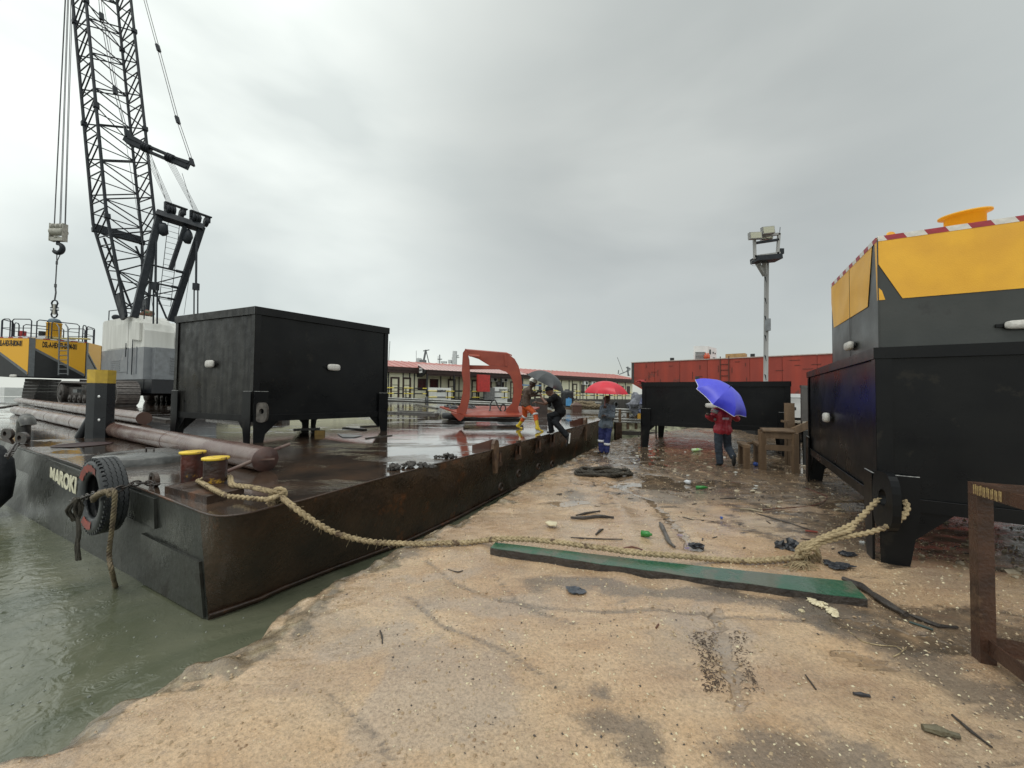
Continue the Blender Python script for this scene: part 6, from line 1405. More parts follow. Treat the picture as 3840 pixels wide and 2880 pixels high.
def hand_caps(w, d, up, s=1.0, curl=0.7):      # wrist point, pointing direction, back-of-hand direction
    d = Vector(d).normalized(); up = Vector(up); up = (up-d*up.dot(d)).normalized(); sd = d.cross(up); c = []
    palm = w+d*0.045*s; c.append((w, palm+sd*0.018*s, 0.024*s, 0.026*s)); c.append((w, palm-sd*0.018*s, 0.024*s, 0.026*s))
    for i, (o, l) in enumerate(((-0.030, 0.030), (-0.010, 0.036), (0.010, 0.034), (0.029, 0.026))):
        b = w+d*0.075*s+sd*o*s; m1 = b+(d*math.cos(curl*0.6)-up*math.sin(curl*0.6))*l*s; m2 = m1+(d*math.cos(curl*1.7)-up*math.sin(curl*1.7))*l*0.85*s; m3 = m2+(d*math.cos(curl*2.6)-up*math.sin(curl*2.6))*l*0.6*s
        c += [(w+d*0.05*s+sd*o*s*0.8, b, 0.011*s, 0.010*s), (b, m1, 0.010*s, 0.009*s), (m1, m2, 0.009*s, 0.0085*s), (m2, m3, 0.0085*s, 0.0075*s)]
    t = w+d*0.02*s-sd*0.032*s; t1 = t+(d*0.6-sd*0.55-up*0.4)*0.035*s; t2 = t1+(d*0.7-up*0.6)*0.028*s; c += [(w, t, 0.018*s, 0.014*s), (t, t1, 0.013*s, 0.011*s), (t1, t2, 0.011*s, 0.009*s)]
    return c
def head_caps(c, face, up, s=1.0):
    f = Vector(face).normalized(); u = Vector(up); u = (u-f*u.dot(f)).normalized(); r = f.cross(u)
    return [(c+u*0.03*s-f*0.02*s, c+u*0.03*s+f*0.015*s, 0.085*s, 0.082*s), (c+f*0.02*s-u*0.01*s, c+f*0.035*s-u*0.065*s, 0.068*s, 0.048*s), (c-u*0.02*s-f*0.03*s, c-u*0.02*s, 0.07*s, 0.07*s),
            (c+f*0.092*s+u*0.012*s, c+f*0.108*s-u*0.018*s, 0.010*s, 0.015*s), (c+f*0.085*s-u*0.048*s-r*0.016*s, c+f*0.085*s-u*0.048*s+r*0.016*s, 0.012*s, 0.012*s),
            (c+f*0.075*s+u*0.035*s-r*0.04*s, c+f*0.078*s+u*0.035*s+r*0.04*s, 0.013*s, 0.013*s),
            (c+r*0.078*s+u*0.01*s, c+r*0.084*s-u*0.025*s, 0.014*s, 0.010*s), (c-r*0.078*s+u*0.01*s, c-r*0.084*s-u*0.025*s, 0.014*s, 0.010*s)]
def person(label, P, skin, top, bottom, shoes, topcaps=(), botcaps=(), shoe_caps=(), sleeves='short', vox=0.012):
    """P: joints - head, face, up, neck, chest, waist, hip, sL,eL,wL, sR,eR,wR, kL,aL,tL, kR,aR,tR"""
    rt = root('person', (P['hip'].x, P['hip'].y, min(P['aL'].z, P['aR'].z)-0.08), label, 'person'); s = P.get('s', 1.0)
    hipL, hipR = P['hip']+P['side']*0.09*s, P['hip']-P['side']*0.09*s
    body = head_caps(P['head'], P['face'], P['up'], s)
    body += [(P['head']-Vector(P['up'])*0.06*s, P['neck'], 0.052*s, 0.058*s), (P['neck'], P['chest'], 0.07*s, 0.10*s)]
    sd = P['side']*s
    body += [(P['sL'], P['sR'], 0.062*s, 0.062*s), (P['chest']+sd*0.07, P['waist']+sd*0.055, 0.105*s, 0.085*s), (P['chest']-sd*0.07, P['waist']-sd*0.055, 0.105*s, 0.085*s), (P['waist']+sd*0.05, P['hip']+sd*0.07, 0.085*s, 0.10*s), (P['waist']-sd*0.05, P['hip']-sd*0.07, 0.085*s, 0.10*s)]
    for q in 'LR':
        body += [(P['s'+q], P['e'+q], 0.052*s, 0.038*s), (P['e'+q], P['w'+q], 0.039*s, 0.026*s)]
        body += hand_caps(P['w'+q], P.get('h'+q, P['w'+q]-P['e'+q]), P.get('hu'+q, Z3), s*1.0, P.get('curl', 1.0))
        h = hipL if q == 'L' else hipR
        body += [(h, P['k'+q], 0.078*s, 0.052*s), (P['k'+q], P['a'+q], 0.052*s, 0.034*s), (P['a'+q], P['t'+q], 0.034*s, 0.026*s)]
    meld('body', body, skin, rt, vox*0.8, 2)
    g = 0.014*s*P.get('loose', 1.0)
    tp = [(P['sL'], P['sR'], 0.062*s+g, 0.062*s+g), (P['neck']-(P['neck']-P['chest'])*0.3, P['chest'], 0.06*s+g, 0.10*s+g), (P['chest']+sd*0.07, P['waist']+sd*0.055, 0.105*s+g, 0.09*s+g), (P['chest']-sd*0.07, P['waist']-sd*0.055, 0.105*s+g, 0.09*s+g),
          (P['waist']+sd*0.05, P['waist'].lerp(P['hip'], 0.8)+sd*0.07, 0.09*s+g, 0.10*s+g*1.5), (P['waist']-sd*0.05, P['waist'].lerp(P['hip'], 0.8)-sd*0.07, 0.09*s+g, 0.10*s+g*1.5)]
    for q in 'LR':
        if sleeves == 'long': tp += [(P['s'+q], P['e'+q], 0.056*s+g, 0.046*s+g), (P['e'+q], P['e'+q].lerp(P['w'+q], 0.92), 0.046*s+g, 0.036*s+g)]
        elif sleeves == 'short': tp += [(P['s'+q], P['s'+q].lerp(P['e'+q], 0.62), 0.056*s+g, 0.052*s+g)]
    tp += list(topcaps); tob = meld('shirt' if sleeves != 'long' else 'jacket', tp, top, rt, vox, 3, 0.010*P.get('wr', 1))
    bt = [(P['waist'].lerp(P['hip'], 0.55)+sd*0.05, P['hip']+sd*0.06, 0.088*s+g, 0.102*s+g*0.6), (P['waist'].lerp(P['hip'], 0.55)-sd*0.05, P['hip']-sd*0.06, 0.088*s+g, 0.102*s+g*0.6)]
    for q in 'LR':
        h = hipL if q == 'L' else hipR; e = P.get('trend', 0.93)
        bt += [(h, P['k'+q], 0.083*s+g*0.7, 0.058*s+g), (P['k'+q], P['k'+q].lerp(P['a'+q], e), 0.058*s+g, 0.048*s+g)]
    bt += list(botcaps); bob = meld('trousers', bt, bottom, rt, vox, 3, 0.010*P.get('wr', 1))
    for q in 'LR':
        a, t = P['a'+q], P['t'+q]; f = (t-a); heel = a-f*0.35
        c = [(a+(a-P['k'+q]).normalized()*0.02, a+f*0.25, 0.045*s, 0.042*s), (heel+(a-P['k'+q]).normalized()*0.03, t, 0.036*s, 0.030*s), (a, heel+(a-P['k'+q]).normalized()*0.03, 0.042*s, 0.038*s)]
        if P.get('boots'): c.append((P['k'+q].lerp(a, 0.30), a, 0.060*s, 0.050*s))
        meld('boot' if P.get('boots') else 'shoe', c, shoes, rt, vox*0.8, 2)
    return rt, tob, bob
def band(parent, a, b, t, r, h, m, name='reflective_band'):
    c = a.lerp(b, t); d = (b-a).normalized(); k = MB(); k.lathe(c, [(r*0.9, -h/2), (r, -h/2), (r, h/2), (r*0.9, h/2)], ax=d, seg=20); k.build(name, m, parent)
REFL = mat('reflective_tape', (0.72, 0.73, 0.74), (0.6, 0.6, 0.6), 30, 0.35)
def zA(x, y, Y): return AT(1900+x/4.254, 1280+y/4.254, Y)
# --- man in orange trousers reaching out from the barge deck
ya = DK(2018.7, 1618).y
YB = ya+0.25
hel = zA(425, 640, YB)
Pm = dict(head=zA(415, 672, YB), face=V(0.78, -0.1, -0.62), up=V(0.45, 0, 0.9), neck=zA(375, 730, YB), chest=zA(335, 800, YB), waist=zA(305, 930, YB+0.02), hip=zA(305, 1030, YB+0.03),
    side=V(0.35, -0.93, 0).normalized(), sL=zA(360, 775, YB-0.2), sR=zA(355, 765, YB+0.2), eL=zA(395, 868, YB-0.24), wL=zA(500, 868, YB-0.2), eR=zA(445, 850, YB+0.25), wR=zA(505, 815, YB+0.12),
    kL=zA(455, 1160, YB-0.12), aL=zA(495, 1415, ya), tL=zA(575, 1435, ya-0.05), kR=zA(292, 1190, YB+0.25), aR=zA(190, 1345, YB+0.42), tR=zA(240, 1385, YB+0.35), boots=True, trend=0.45, loose=1.1, s=0.93)
for kx in ('aL',): Pm[kx].z = DZ(Pm[kx].x, Pm[kx].y)+0.09
ORG = mat('orange_work_cloth', (0.62, 0.10, 0.015), (0.50, 0.075, 0.012), 9, 0.6, bump=0.3, bscale=30)
BRN = mat('brown_wet_shirt', (0.095, 0.06, 0.04), (0.06, 0.038, 0.027), 9, 0.6, bump=0.3, bscale=25)
YBOOT = mat('yellow_rubber_boot', (0.70, 0.50, 0.03), (0.62, 0.42, 0.03), 9, 0.22)
r1_, t_, b_2 = person('man in white helmet, orange trousers and yellow boots reaching out on the barge', Pm, SKIN, BRN, ORG, YBOOT)
band(b_2, Pm['kL'], Pm['aL'], 0.02, 0.082, 0.05, REFL); band(b_2, Pm['kR'], Pm['aR'], 0.05, 0.080, 0.05, REFL)
u_ = Pm['up'].normalized(); f_ = Pm['face'].normalized()
k = MB(); hc_ = Pm['head']+u_*0.035-f_*0.01; k.lathe(hc_, [(0.135, -0.005), (0.118, 0.0), (0.118, 0.03), (0.105, 0.07), (0.07, 0.105), (0.03, 0.118), (0.001, 0.12)], ax=u_, seg=24); k.box(hc_+f_*0.12, (0.07, 0.12, 0.012), ax=(f_, f_.cross(u_), u_)); 
tag(k.build('safety_helmet', mat('white_helmet', (0.75, 0.74, 0.68), None, 6, 0.25)), 'white safety helmet on the head of the man in orange trousers', 'helmet')
# --- man in black stepping off the barge edge
yj = DK(2067, 1628).y; YJ = yj+0.02
Pj = dict(head=zA(685, 800, YJ), face=V(-0.95, 0.05, -0.28), up=V(-0.2, 0, 0.98), neck=zA(745, 865, YJ), chest=zA(790, 935, YJ), waist=zA(835, 1060, YJ), hip=zA(868, 1140, YJ),
    side=V(-0.25, -0.97, 0).normalized(), sL=zA(765, 890, YJ-0.19), sR=zA(770, 880, YJ+0.18), eL=zA(625, 985, YJ-0.2), wL=zA(545, 880, YJ-0.1), eR=zA(620, 1000, YJ+0.22), wR=zA(480, 975, YJ+0.25),
    hL=V(-0.1, 0, 1), kL=zA(680, 1195, YJ+0.10), aL=zA(712, 1430, YJ), tL=zA(655, 1452, YJ), kR=zA(770, 1290, YJ-0.16), aR=AT(2128, 1636, YJ-0.30), tR=AT(2124, 1672, YJ-0.30), loose=1.7, s=0.98)
BLKC = mat('black_shirt_cloth', (0.005, 0.005, 0.006), (0.009, 0.009, 0.010), 9, 0.8, spec=0.15); NAVY = mat('charcoal_trouser_cloth', (0.009, 0.011, 0.014), (0.006, 0.007, 0.009), 9, 0.75, spec=0.2)
BSHOE = mat('black_sneaker', (0.012, 0.012, 0.013), None, 9, 0.5)
Pj['kL'] = zA(690, 1190, YJ-0.05)
r2_, t_, b_2 = person('man in black clothes and cap stepping off the barge edge', Pj, SKIN2, BLKC, NAVY, BSHOE)
for a_, t_ in ((Pj['aL'], Pj['tL']), (Pj['aR'], Pj['tR'])):
    d = (t_-a_).normalized(); kk = Pj['kL'] if a_ is Pj['aL'] else Pj['kR']; dn_ = (a_-kk).normalized(); dn_ = (dn_-d*dn_.dot(d)).normalized()
    k = MB(); c = a_+d*0.04+dn_*0.058; k.box(c, (0.25, 0.08, 0.014), ax=(d, d.cross(dn_), dn_)); k.build('white_sole', WHITE, r2_)
u_ = Pj['up'].normalized(); f_ = Pj['face'].normalized(); hc_ = Pj['head']+u_*0.04
k = MB(); k.lathe(hc_, [(0.108, -0.01), (0.108, 0.02), (0.095, 0.065), (0.05, 0.095), (0.001, 0.10)], ax=u_, seg=20); k.box(hc_+f_*0.13-u_*0.002, (0.12, 0.13, 0.012), ax=(f_, f_.cross(u_), u_)); tag(k.build('cap', BLKC), 'black cap worn by the man in black clothes', 'cap')
# --- man in denim jacket with the red umbrella
def z7(x, y, Y): return AT(2150+x/4.148, 1350+y/4.148, Y)
yd = G(2275, 1708, gz(3.0, 10.5)).y
Pd = dict(head=z7(522, 615, yd), face=V(-0.75, -0.6, -0.25), up=V(0, 0, 1), neck=z7(530, 685, yd), chest=z7(530, 770, yd), waist=z7(515, 930, yd), hip=z7(500, 1030, yd),
    side=V(0.97, -0.2, 0).normalized(), sL=z7(608, 740, yd), sR=z7(455, 745, yd), eL=z7(610, 880, yd-0.14), wL=z7(500, 865, yd-0.30), eR=z7(425, 880, yd-0.12), wR=z7(482, 765, yd-0.28), hR=V(0.1, -0.3, 1), hL=V(-1, -0.3, 0.2),
    kL=z7(530, 1235, yd-0.03), aL=z7(520, 1440, yd-0.02), tL=z7(515, 1470, yd-0.14), kR=z7(435, 1235, yd+0.06), aR=z7(435, 1420, yd+0.06), tR=z7(385, 1445, yd-0.02), loose=1.9, s=0.98)
DEN = mat('washed_denim', (0.095, 0.125, 0.16), (0.17, 0.20, 0.235), 5, 0.8, c3=(0.05, 0.06, 0.08), c3amt=0.2, c3scale=5, bump=0.3, bscale=60)
BLUEW = mat('navy_work_trousers', (0.020, 0.030, 0.135), (0.016, 0.022, 0.10), 7, 0.7, bump=0.25, bscale=30)
r3_, t3, b3 = person('man in washed denim jacket and navy work trousers standing under the red umbrella', Pd, SKIN, DEN, BLUEW, BSHOE, sleeves='long')
band(b3, Pd['kL'], Pd['aL'], 0.35, 0.092, 0.06, REFL); band(b3, Pd['kR'], Pd['aR'], 0.12, 0.094, 0.06, REFL)
k = MB(); k.box(z7(515, 980, yd-0.19), (0.17, 0.012, 0.12), rz=-0.15); k.build('jacket_pocket', DEN, t3)
# --- person in red jacket with the blue umbrella, seen from behind
def z8(x, y, Y): return AT(2550+x/4.148, 1380+y/4.148, Y)
yr = G(2700, 1744, gz(5, 9.2)).y
Pr = dict(head=z8(690, 560, yr), face=V(-0.1, 1, 0), up=V(0, 0, 1), neck=z8(672, 628, yr), chest=z8(670, 720, yr), waist=z8(668, 880, yr), hip=z8(662, 985, yr),
    side=V(-1, 0.05, 0), sL=z8(548, 670, yr), sR=z8(795, 690, yr), eL=z8(500, 790, yr+0.02), wL=z8(430, 745, yr-0.15), eR=z8(880, 790, yr+0.05), wR=z8(800, 730, yr+0.22), hL=V(-0.3, -0.6, 0.8), hR=V(-0.3, 0.3, 1),
    kL=z8(600, 1235, yr), aL=z8(620, 1475, yr), tL=z8(570, 1500, yr+0.05), kR=z8(740, 1225, yr+0.12), aR=z8(830, 1385, yr-0.12), tR=z8(842, 1450, yr-0.10), loose=1.9, s=1.05)
REDJ = mat('red_rain_jacket', (0.38, 0.022, 0.04), (0.30, 0.016, 0.03), 6, 0.45, bump=0.3, bscale=25)
JEAN = mat('dark_blue_jeans', (0.022, 0.032, 0.048), (0.03, 0.042, 0.06), 6, 0.75, bump=0.2, bscale=50)
r4_, t4, b4 = person('person in red jacket and dark jeans walking away under the blue umbrella', Pr, SKIN, REDJ, JEAN, BSHOE, sleeves='long')
GRY = mat('grey_reflective', (0.32, 0.32, 0.31), None, 20, 0.4)
band(t4, Pr['sL'], Pr['eL'], 0.05, 0.096, 0.09, GRY); band(t4, Pr['sL'], Pr['eL'], 0.95, 0.094, 0.06, GRY)
k = MB(); k.box(z8(712, 782, yr-0.165), (0.15, 0.012, 0.025)); k.box(z8(712, 802, yr-0.165), (0.15, 0.012, 0.01)); k.build('back_print', REFL, t4)
k = MB(); a_, t_ = Pr['aR'], Pr['tR']; k.lathe(z8(838, 1440, yr-0.17), [(0.001, 0.02), (0.05, 0.015), (0.055, 0.0), (0.001, -0.01)], ax=(0, -1, -0.2), seg=14)
for v_ in range(len(k.v)):
    x, y, z = k.v[v_]; c = z8(838, 1440, yr-0.17); k.v[v_] = (x, y, c.z+(z-c.z)*2.6)
k.build('shoe_sole', BSHOE, r4_); k = MB(); k.lathe(z8(822, 1375, yr-0.12), [(0.045, -0.03), (0.05, 0), (0.045, 0.03)], ax=(0, 0, 1), seg=14); k.build('white_sock', WHITE, r4_)
# ---------------------------------------------------------------- umbrellas
def umbrella(apex, axis, R, H, m, label, grip, n=8, trim=None, tipm=None, handle_m=None, spin=0.0):
    ax_ = Vector(axis).normalized(); u = ax_.orthogonal().normalized(); v = ax_.cross(u)
    rt = root('umbrella', apex-ax_*H, label, 'umbrella'); RB = 10; SG = 6
    def S(a, t):       # a: angle, t: 0 apex .. 1 rim; panels sag between the ribs
        sec = (a/(2*PI/n)) % 1.0; k = 1-0.17*t*t*math.sin(PI*sec)
        ph = t*1.15; r = R*math.sin(ph)/math.sin(1.15)*k; h = H*(1-math.cos(ph))/(1-math.cos(1.15))*(1+0.02*math.sin(PI*sec))
        aa = a+spin; return apex+(u*math.cos(aa)+v*math.sin(aa))*r-ax_*h
    for g in range(n):
        mb = MB(); vs = []
        for i in range(SG+1):
            for j in range(RB+1): vs.append(S(2*PI*(g+i/SG*0.9999)/n, j/RB))
        fs = [(i*(RB+1)+j, i*(RB+1)+j+1, (i+1)*(RB+1)+j+1, (i+1)*(RB+1)+j) for i in range(SG) for j in range(RB)]
        mb.add(vs, fs, True); o = mb.build('canopy_panel', m, rt)
        rb = MB(); rb.tube([S(2*PI*g/n, j/5)-ax_*0.006 for j in range(6)], 0.004, 4); rb.build('rib', CABLE, rt)
        if trim:
            tb = MB(); tb.tube([S(2*PI*(g+i/SG*0.9999)/n, 1.0) for i in range(SG+1)], 0.007, 4); tb.build('rim_piping', trim, o)
    k = MB(); k.tube([apex-ax_*0.01, apex+ax_*0.09], 0.008, 6); k.build('tip', tipm or CABLE, rt)
    k = MB(); k.tube([apex, grip], 0.007, 6); k.build('shaft', handle_m or CABLE, rt)
    return rt
apB = zA(700, 505, YJ+0.35); rimc = zA(630, 655, YJ-0.0); axB = (apB-rimc).normalized()
NYL = mat('black_umbrella_cloth', (0.038, 0.042, 0.045), (0.05, 0.054, 0.058), 9, 0.4)
umbrella(apB, V(0.43, -0.12, 0.89), 0.56, 0.30, NYL, 'black umbrella tilted over the two men at the barge edge', zA(548, 850, YJ-0.08), tipm=mat('pale_tip', (0.6, 0.55, 0.4), None, 5, 0.4), handle_m=mat('pale_cane', (0.5, 0.45, 0.33), None, 5, 0.4), spin=0.35)
apR = zA(1590, 632, yd-0.2)
umbrella(apR, V(0.03, -0.05, 1), 0.61, 0.33, mat('red_umbrella_cloth', (0.62, 0.012, 0.035), (0.55, 0.010, 0.03), 9, 0.35), 'bright red umbrella held upright by the man in denim', Pd['wR']+V(0, 0, -0.05), tipm=CABLE, handle_m=mat('pink_shaft', (0.5, 0.15, 0.15), None, 5, 0.4), spin=0.2)
apU = z8(770, 300, yr-0.30)
umbrella(apU, V(0.36, -0.52, 0.70), 0.70, 0.34, mat('blue_umbrella_cloth', (0.055, 0.06, 0.62), (0.07, 0.075, 0.66), 9, 0.38), 'big blue umbrella with white piping tilted over the person in red', Pr['wR'], trim=mat('white_piping', (0.75, 0.75, 0.8), None, 5, 0.4), tipm=INK, spin=0.1)
# bundle of greenish straps between the two men: a small light green bag held in the gloved hand
k = MB(); k.blob(zA(525, 800, YB+0.0), (0.075, 0.04, 0.045), 5, 0.3); tag(k.build('work_glove', mat('dark_green_glove', (0.05, 0.07, 0.055), None, 9, 0.6)), 'dark green glove on the reaching hand of the helmeted man', 'glove')
# ---------------------------------------------------------------- background: floating office, walkways, red hull, light mast
def z9(x, y, Y): return AT(1430+x/4.424, 1280+y/4.424, Y)
CREAMW = mat('cream_wall', (0.80, 0.78, 0.58), (0.70, 0.68, 0.50), 3, 0.6, streak=True)
BRNT = mat('dark_brown_trim', (0.045, 0.020, 0.016), None, 6, 0.5)
BLKT = mat('black_trim', (0.015, 0.016, 0.017), None, 6, 0.5)
ROOF = mat('faded_red_roof', (0.52, 0.23, 0.20), (0.44, 0.18, 0.16), 2, 0.4, 0.6)
ROOF2 = mat('pinkish_roof', (0.60, 0.42, 0.40), (0.5, 0.34, 0.32), 2, 0.35)
GLASSD = mat('dark_window_glass', (0.02, 0.018, 0.02), (0.06, 0.02, 0.025), 4, 0.08)
Ya, Yb = 36.0, 58.0
pa, pb_ = AT(1440, 1440, Ya), AT(2372, 1440, Yb)
bd = Vector((pb_.x-pa.x, pb_.y-pa.y, 0)); BLn = bd.length; bd.normalize(); bn_ = Vector((bd.y, -bd.x, 0))      # outward (towards camera)
base0 = Vector((pa.x, pa.y, 0))
zF = AT(1454, 1493, Ya).z; zE_ = AT(1454, 1390, Ya).z; zE2 = zE_
def BP(s, z, o=0.0): return base0+bd*s+bn_*o+Z3*z
# pontoon under it
pon = root('office_pontoon', BP(BLn/2, WZ, -5), 'long dark steel pontoon carrying the office building', 'pontoon')
k = MB(); k.hexa([BP(-14, WZ-0.3, 2.2), BP(BLn+2.2, WZ-0.3, 2.2), BP(BLn+2.2, WZ-0.3, -14), BP(-14, WZ-0.3, -14)], [BP(-14, zF-0.02, 2.2), BP(BLn+2.2, zF-0.02, 2.2), BP(BLn+2.2, zF-0.02, -14), BP(-14, zF-0.02, -14)])
k.build('pontoon_hull', mat('pontoon_black', (0.03, 0.028, 0.026), (0.07, 0.06, 0.055), 1.2, 0.35, 0.6, streak=True), pon)
for s in range(6, int(BLn), 4):
    k = MB(); k.lathe(BP(s+0.5, zF-0.75, 2.24), [(0.45, 0), (0.5, 0.12), (0.45, 0.24), (0.28, 0.24), (0.28, 0)], ax=bn_, seg=18, closed=True); k.build('tyre_fender', RUBBER, pon)
office = root('office_building', BP(BLn/2, zF, -4), 'long cream office building with red metal roof and dark timber trim on a pontoon', 'building')
k = MB(); k.hexa([BP(-14, zF, 0), BP(BLn, zF, 0), BP(BLn, zF, -8), BP(-14, zF, -8)], [BP(-14, zE_, 0), BP(BLn, zE_, 0), BP(BLn, zE_, -8), BP(-14, zE_, -8)]); k.build('wall', CREAMW, office)
k = MB(); k.box(BP(BLn/2-7, zE_+0.0, 0.25), (BLn+14, 0.5, 0.30), ax=(bd, bn_, Z3)); k.box(BP(BLn/2-7, zE_+0.26, 0.55), (BLn+15, 0.06, 0.30), ax=(bd, bn_, Z3)); k.build('fascia', BRNT, office)
zR = AT(1454, 1350, Ya+3.5).z
def roof_strips(parent, s0, s1, e0, e1, z0, z1, m, pitch=0.62, name='roof_sheet'):
    s = s0; i = 0
    while s < s1-0.05:
        e = min(s1, s+pitch); k = MB()
        k.prism([BP(s, z0, e0), BP(e-0.03, z0, e0), BP(e-0.03, z1, e1), BP(s, z1, e1)], (0, 0, 1), 0.03)
        k.prism([BP(e-0.07, z0+0.03, e0+0.002), BP(e-0.001, z0+0.03, e0+0.002), BP(e-0.001, z1+0.03, e1), BP(e-0.07, z1+0.03, e1)], (0, 0, 1), 0.045); k.build(name, m, parent); s = e; i += 1
roof_strips(office, -14.5, BLn+0.5, 0.62, -4.0, zE_+0.38, zR, ROOF, 0.8)
k = MB(); k.prism([BP(-14.5, zR, -4.0), BP(BLn+0.5, zR, -4.0), BP(BLn+0.5, zE_+0.38, -8.6), BP(-14.5, zE_+0.38, -8.6)], (0, 0, 1), 0.03); k.build('rear_roof', ROOF, office)
k = MB(); k.prism([BP(BLn+0.02, zE_+0.1, 0.3), BP(BLn+0.02, zR, -4), BP(BLn+0.02, zE_+0.1, -8.3)], bd, 0.1); k.build('gable', BRNT, office)
def s_at(px):      # position along the facade seen at picture column px
    d = ray(px, 1450); t = (base0-CAMP).dot(bn_)/d.dot(bn_); return ((CAMP+d*t)-base0).dot(bd)
HT = zE_-zF
def door(px0, px1, m=CREAMW):
    s0, s1 = s_at(px0), s_at(px1); f = MB(); w = s1-s0; fr_m = 0.13*w/0.9
    for a, b, c, d in ((s0, s0+fr_m, 0, 2.02), (s1-fr_m, s1, 0, 2.02), (s0+fr_m, s1-fr_m, 1.88, 2.02)):
        f.prism([BP(a, zF+c, 0), BP(b, zF+c, 0), BP(b, zF+d, 0), BP(a, zF+d, 0)], bn_, 0.08)
    o = f.build('door', BRNT, office)
    for c, d in ((0.08, 0.62), (0.68, 1.22), (1.28, 1.84)):
        k = MB(); k.prism([BP(s0+fr_m+0.05, zF+c, 0.0), BP(s1-fr_m-0.05, zF+c, 0), BP(s1-fr_m-0.05, zF+d, 0), BP(s0+fr_m+0.05, zF+d, 0)], bn_, 0.04); k.build('door_panel', m, o)
    k = MB(); k.prism([BP(s0+fr_m, zF+0.02, 0.0), BP(s1-fr_m, zF+0.02, 0), BP(s1-fr_m, zF+1.87, 0), BP(s0+fr_m, zF+1.87, 0)], bn_, 0.02); k.build('door_leaf', BRNT, o)
def window(px0, px1, z0=0.85, z1=1.95):
    s0, s1 = s_at(px0), s_at(px1); k = MB(); k.prism([BP(s0, zF+z0, 0), BP(s1, zF+z0, 0), BP(s1, zF+z1, 0), BP(s0, zF+z1, 0)], bn_, 0.05); o = k.build('window', BRNT, office)
    for j in range(2):
        a = s0+0.06+(s1-s0-0.12)*j/2; b = a+(s1-s0-0.12)/2-0.04; k = MB(); k.prism([BP(a, zF+z0+0.06, 0.05), BP(b, zF+z0+0.06, 0.05), BP(b, zF+z1-0.06, 0.05), BP(a, zF+z1-0.06, 0.05)], bn_, 0.01); k.build('pane', GLASSD, o)
def batten(px, w=0.11):
    s = s_at(px); k = MB(); k.prism([BP(s-w/2, zF, 0), BP(s+w/2, zF, 0), BP(s+w/2, zE_-0.15, 0), BP(s-w/2, zE_-0.15, 0)], bn_, 0.035); k.build('batten', BLKT, office)
def aircon(px, z=2.15):
    s = s_at(px); k = MB(); k.box(BP(s, zF+z, 0.22), (0.8, 0.35, 0.5), ax=(bd, bn_, Z3)); o = k.build('air_conditioner', WHITE, office); k = MB(); k.lathe(BP(s+0.12, zF+z, 0.396), [(0.001, 0.01), (0.2, 0.01), (0.2, 0)], ax=bn_, seg=14); k.build('fan_grille', BLKT, o)
for a, b in ((1463, 1497), (1509, 1540), (1679, 1707), (1768, 1789), (1914, 1926), (2147, 2163)): door(a, b)
for a, b in ((1566, 1599), (1611, 1643), (1838, 1844), (1863, 1889), (2020, 2030), (2179, 2191), (2205, 2222), (2326, 2338), (2350, 2362)): window(a, b)
for px in (1456, 1511, 1535, 1553, 1652, 1688, 1721, 1860, 1897, 1960, 1990, 2005, 2040, 2060, 2081, 2105, 2134, 2146, 2175, 2200, 2228, 2240, 2262, 2285, 2305, 2315, 2345): batten(px)
for px in (1847, 1886, 2190, 2218, 2295): aircon(px)
for hz in (0.78,):
    k = MB(); k.prism([BP(-14, zF+hz, 0), BP(BLn, zF+hz, 0), BP(BLn, zF+hz+0.07, 0), BP(-14, zF+hz+0.07, 0)], bn_, 0.02); k.build('wall_rail', BLKT, office)
# porch in front
ps0, ps1, po_ = s_at(1572)-0.2, s_at(1905), 2.0
def porch_s(px, o): 
    d = ray(px, 1450); a = base0+bn_*o; t = (a-CAMP).dot(bn_)/d.dot(bn_); return ((CAMP+d*t)-a).dot(bd)
q0, q1 = porch_s(1598, po_), porch_s(1962, po_)
zpe = AT(1610, 1388, (BP(q0, 0, po_)).y).z
k = MB(); k.prism([BP(q0, zpe-0.34, po_), BP(q1, zpe-0.34, po_), BP(q1, zpe, po_), BP(q0, zpe, po_)], bn_, 0.06); k.prism([BP(q0, zpe-0.5, po_-0.1), BP(q1, zpe-0.5, po_-0.1), BP(q1, zpe-0.36, po_-0.1), BP(q0, zpe-0.36, po_-0.1)], bn_, 0.06); k.build('porch_fascia', BRNT, office)
zpr = AT(1575, 1368, BP(q0, 0, 0.6).y).z
roof_strips(office, q0-0.3, q1+0.3, po_+0.3, 0.3, zpe+0.02, zpr+0.05, ROOF2, 0.42, 'porch_roof_sheet')
k = MB(); k.prism([BP(q0-0.05, zpe-0.34, po_), BP(q0-0.05, zpe-0.0, po_+0.2), BP(q0-0.05, zpr, 0.4), BP(q0-0.05, zpe-0.3, -0.6), BP(q0-0.05, zpe-0.6, -0.6), BP(q0-0.05, zpe-0.6, 1.2)], -bd, 0.08); k.build('porch_gable', BLKT, office)
sg = MB(); c_ = BP(q0-0.15, zpe+0.02, 1.0); sg.box(c_, (0.75, 0.04, 0.5), ax=(bn_, bd, Z3)); so_ = sg.build('gable_sign', WHITE, office)
text('sign_lettering', 'DSTW I', 0.20, INK, so_, c_-bd*0.03-bn_*0.33-Z3*0.07, bn_, (0, 0, 1), bold=0.008)
for s in np.linspace(q0+0.1, q1-0.1, 5):
    k = MB(); k.box(BP(s, (zF+zpe)/2-0.2, po_-0.05), (0.14, 0.14, zpe-zF-0.3), ax=(bd, bn_, Z3)); k.build('porch_post', BLKT, office)
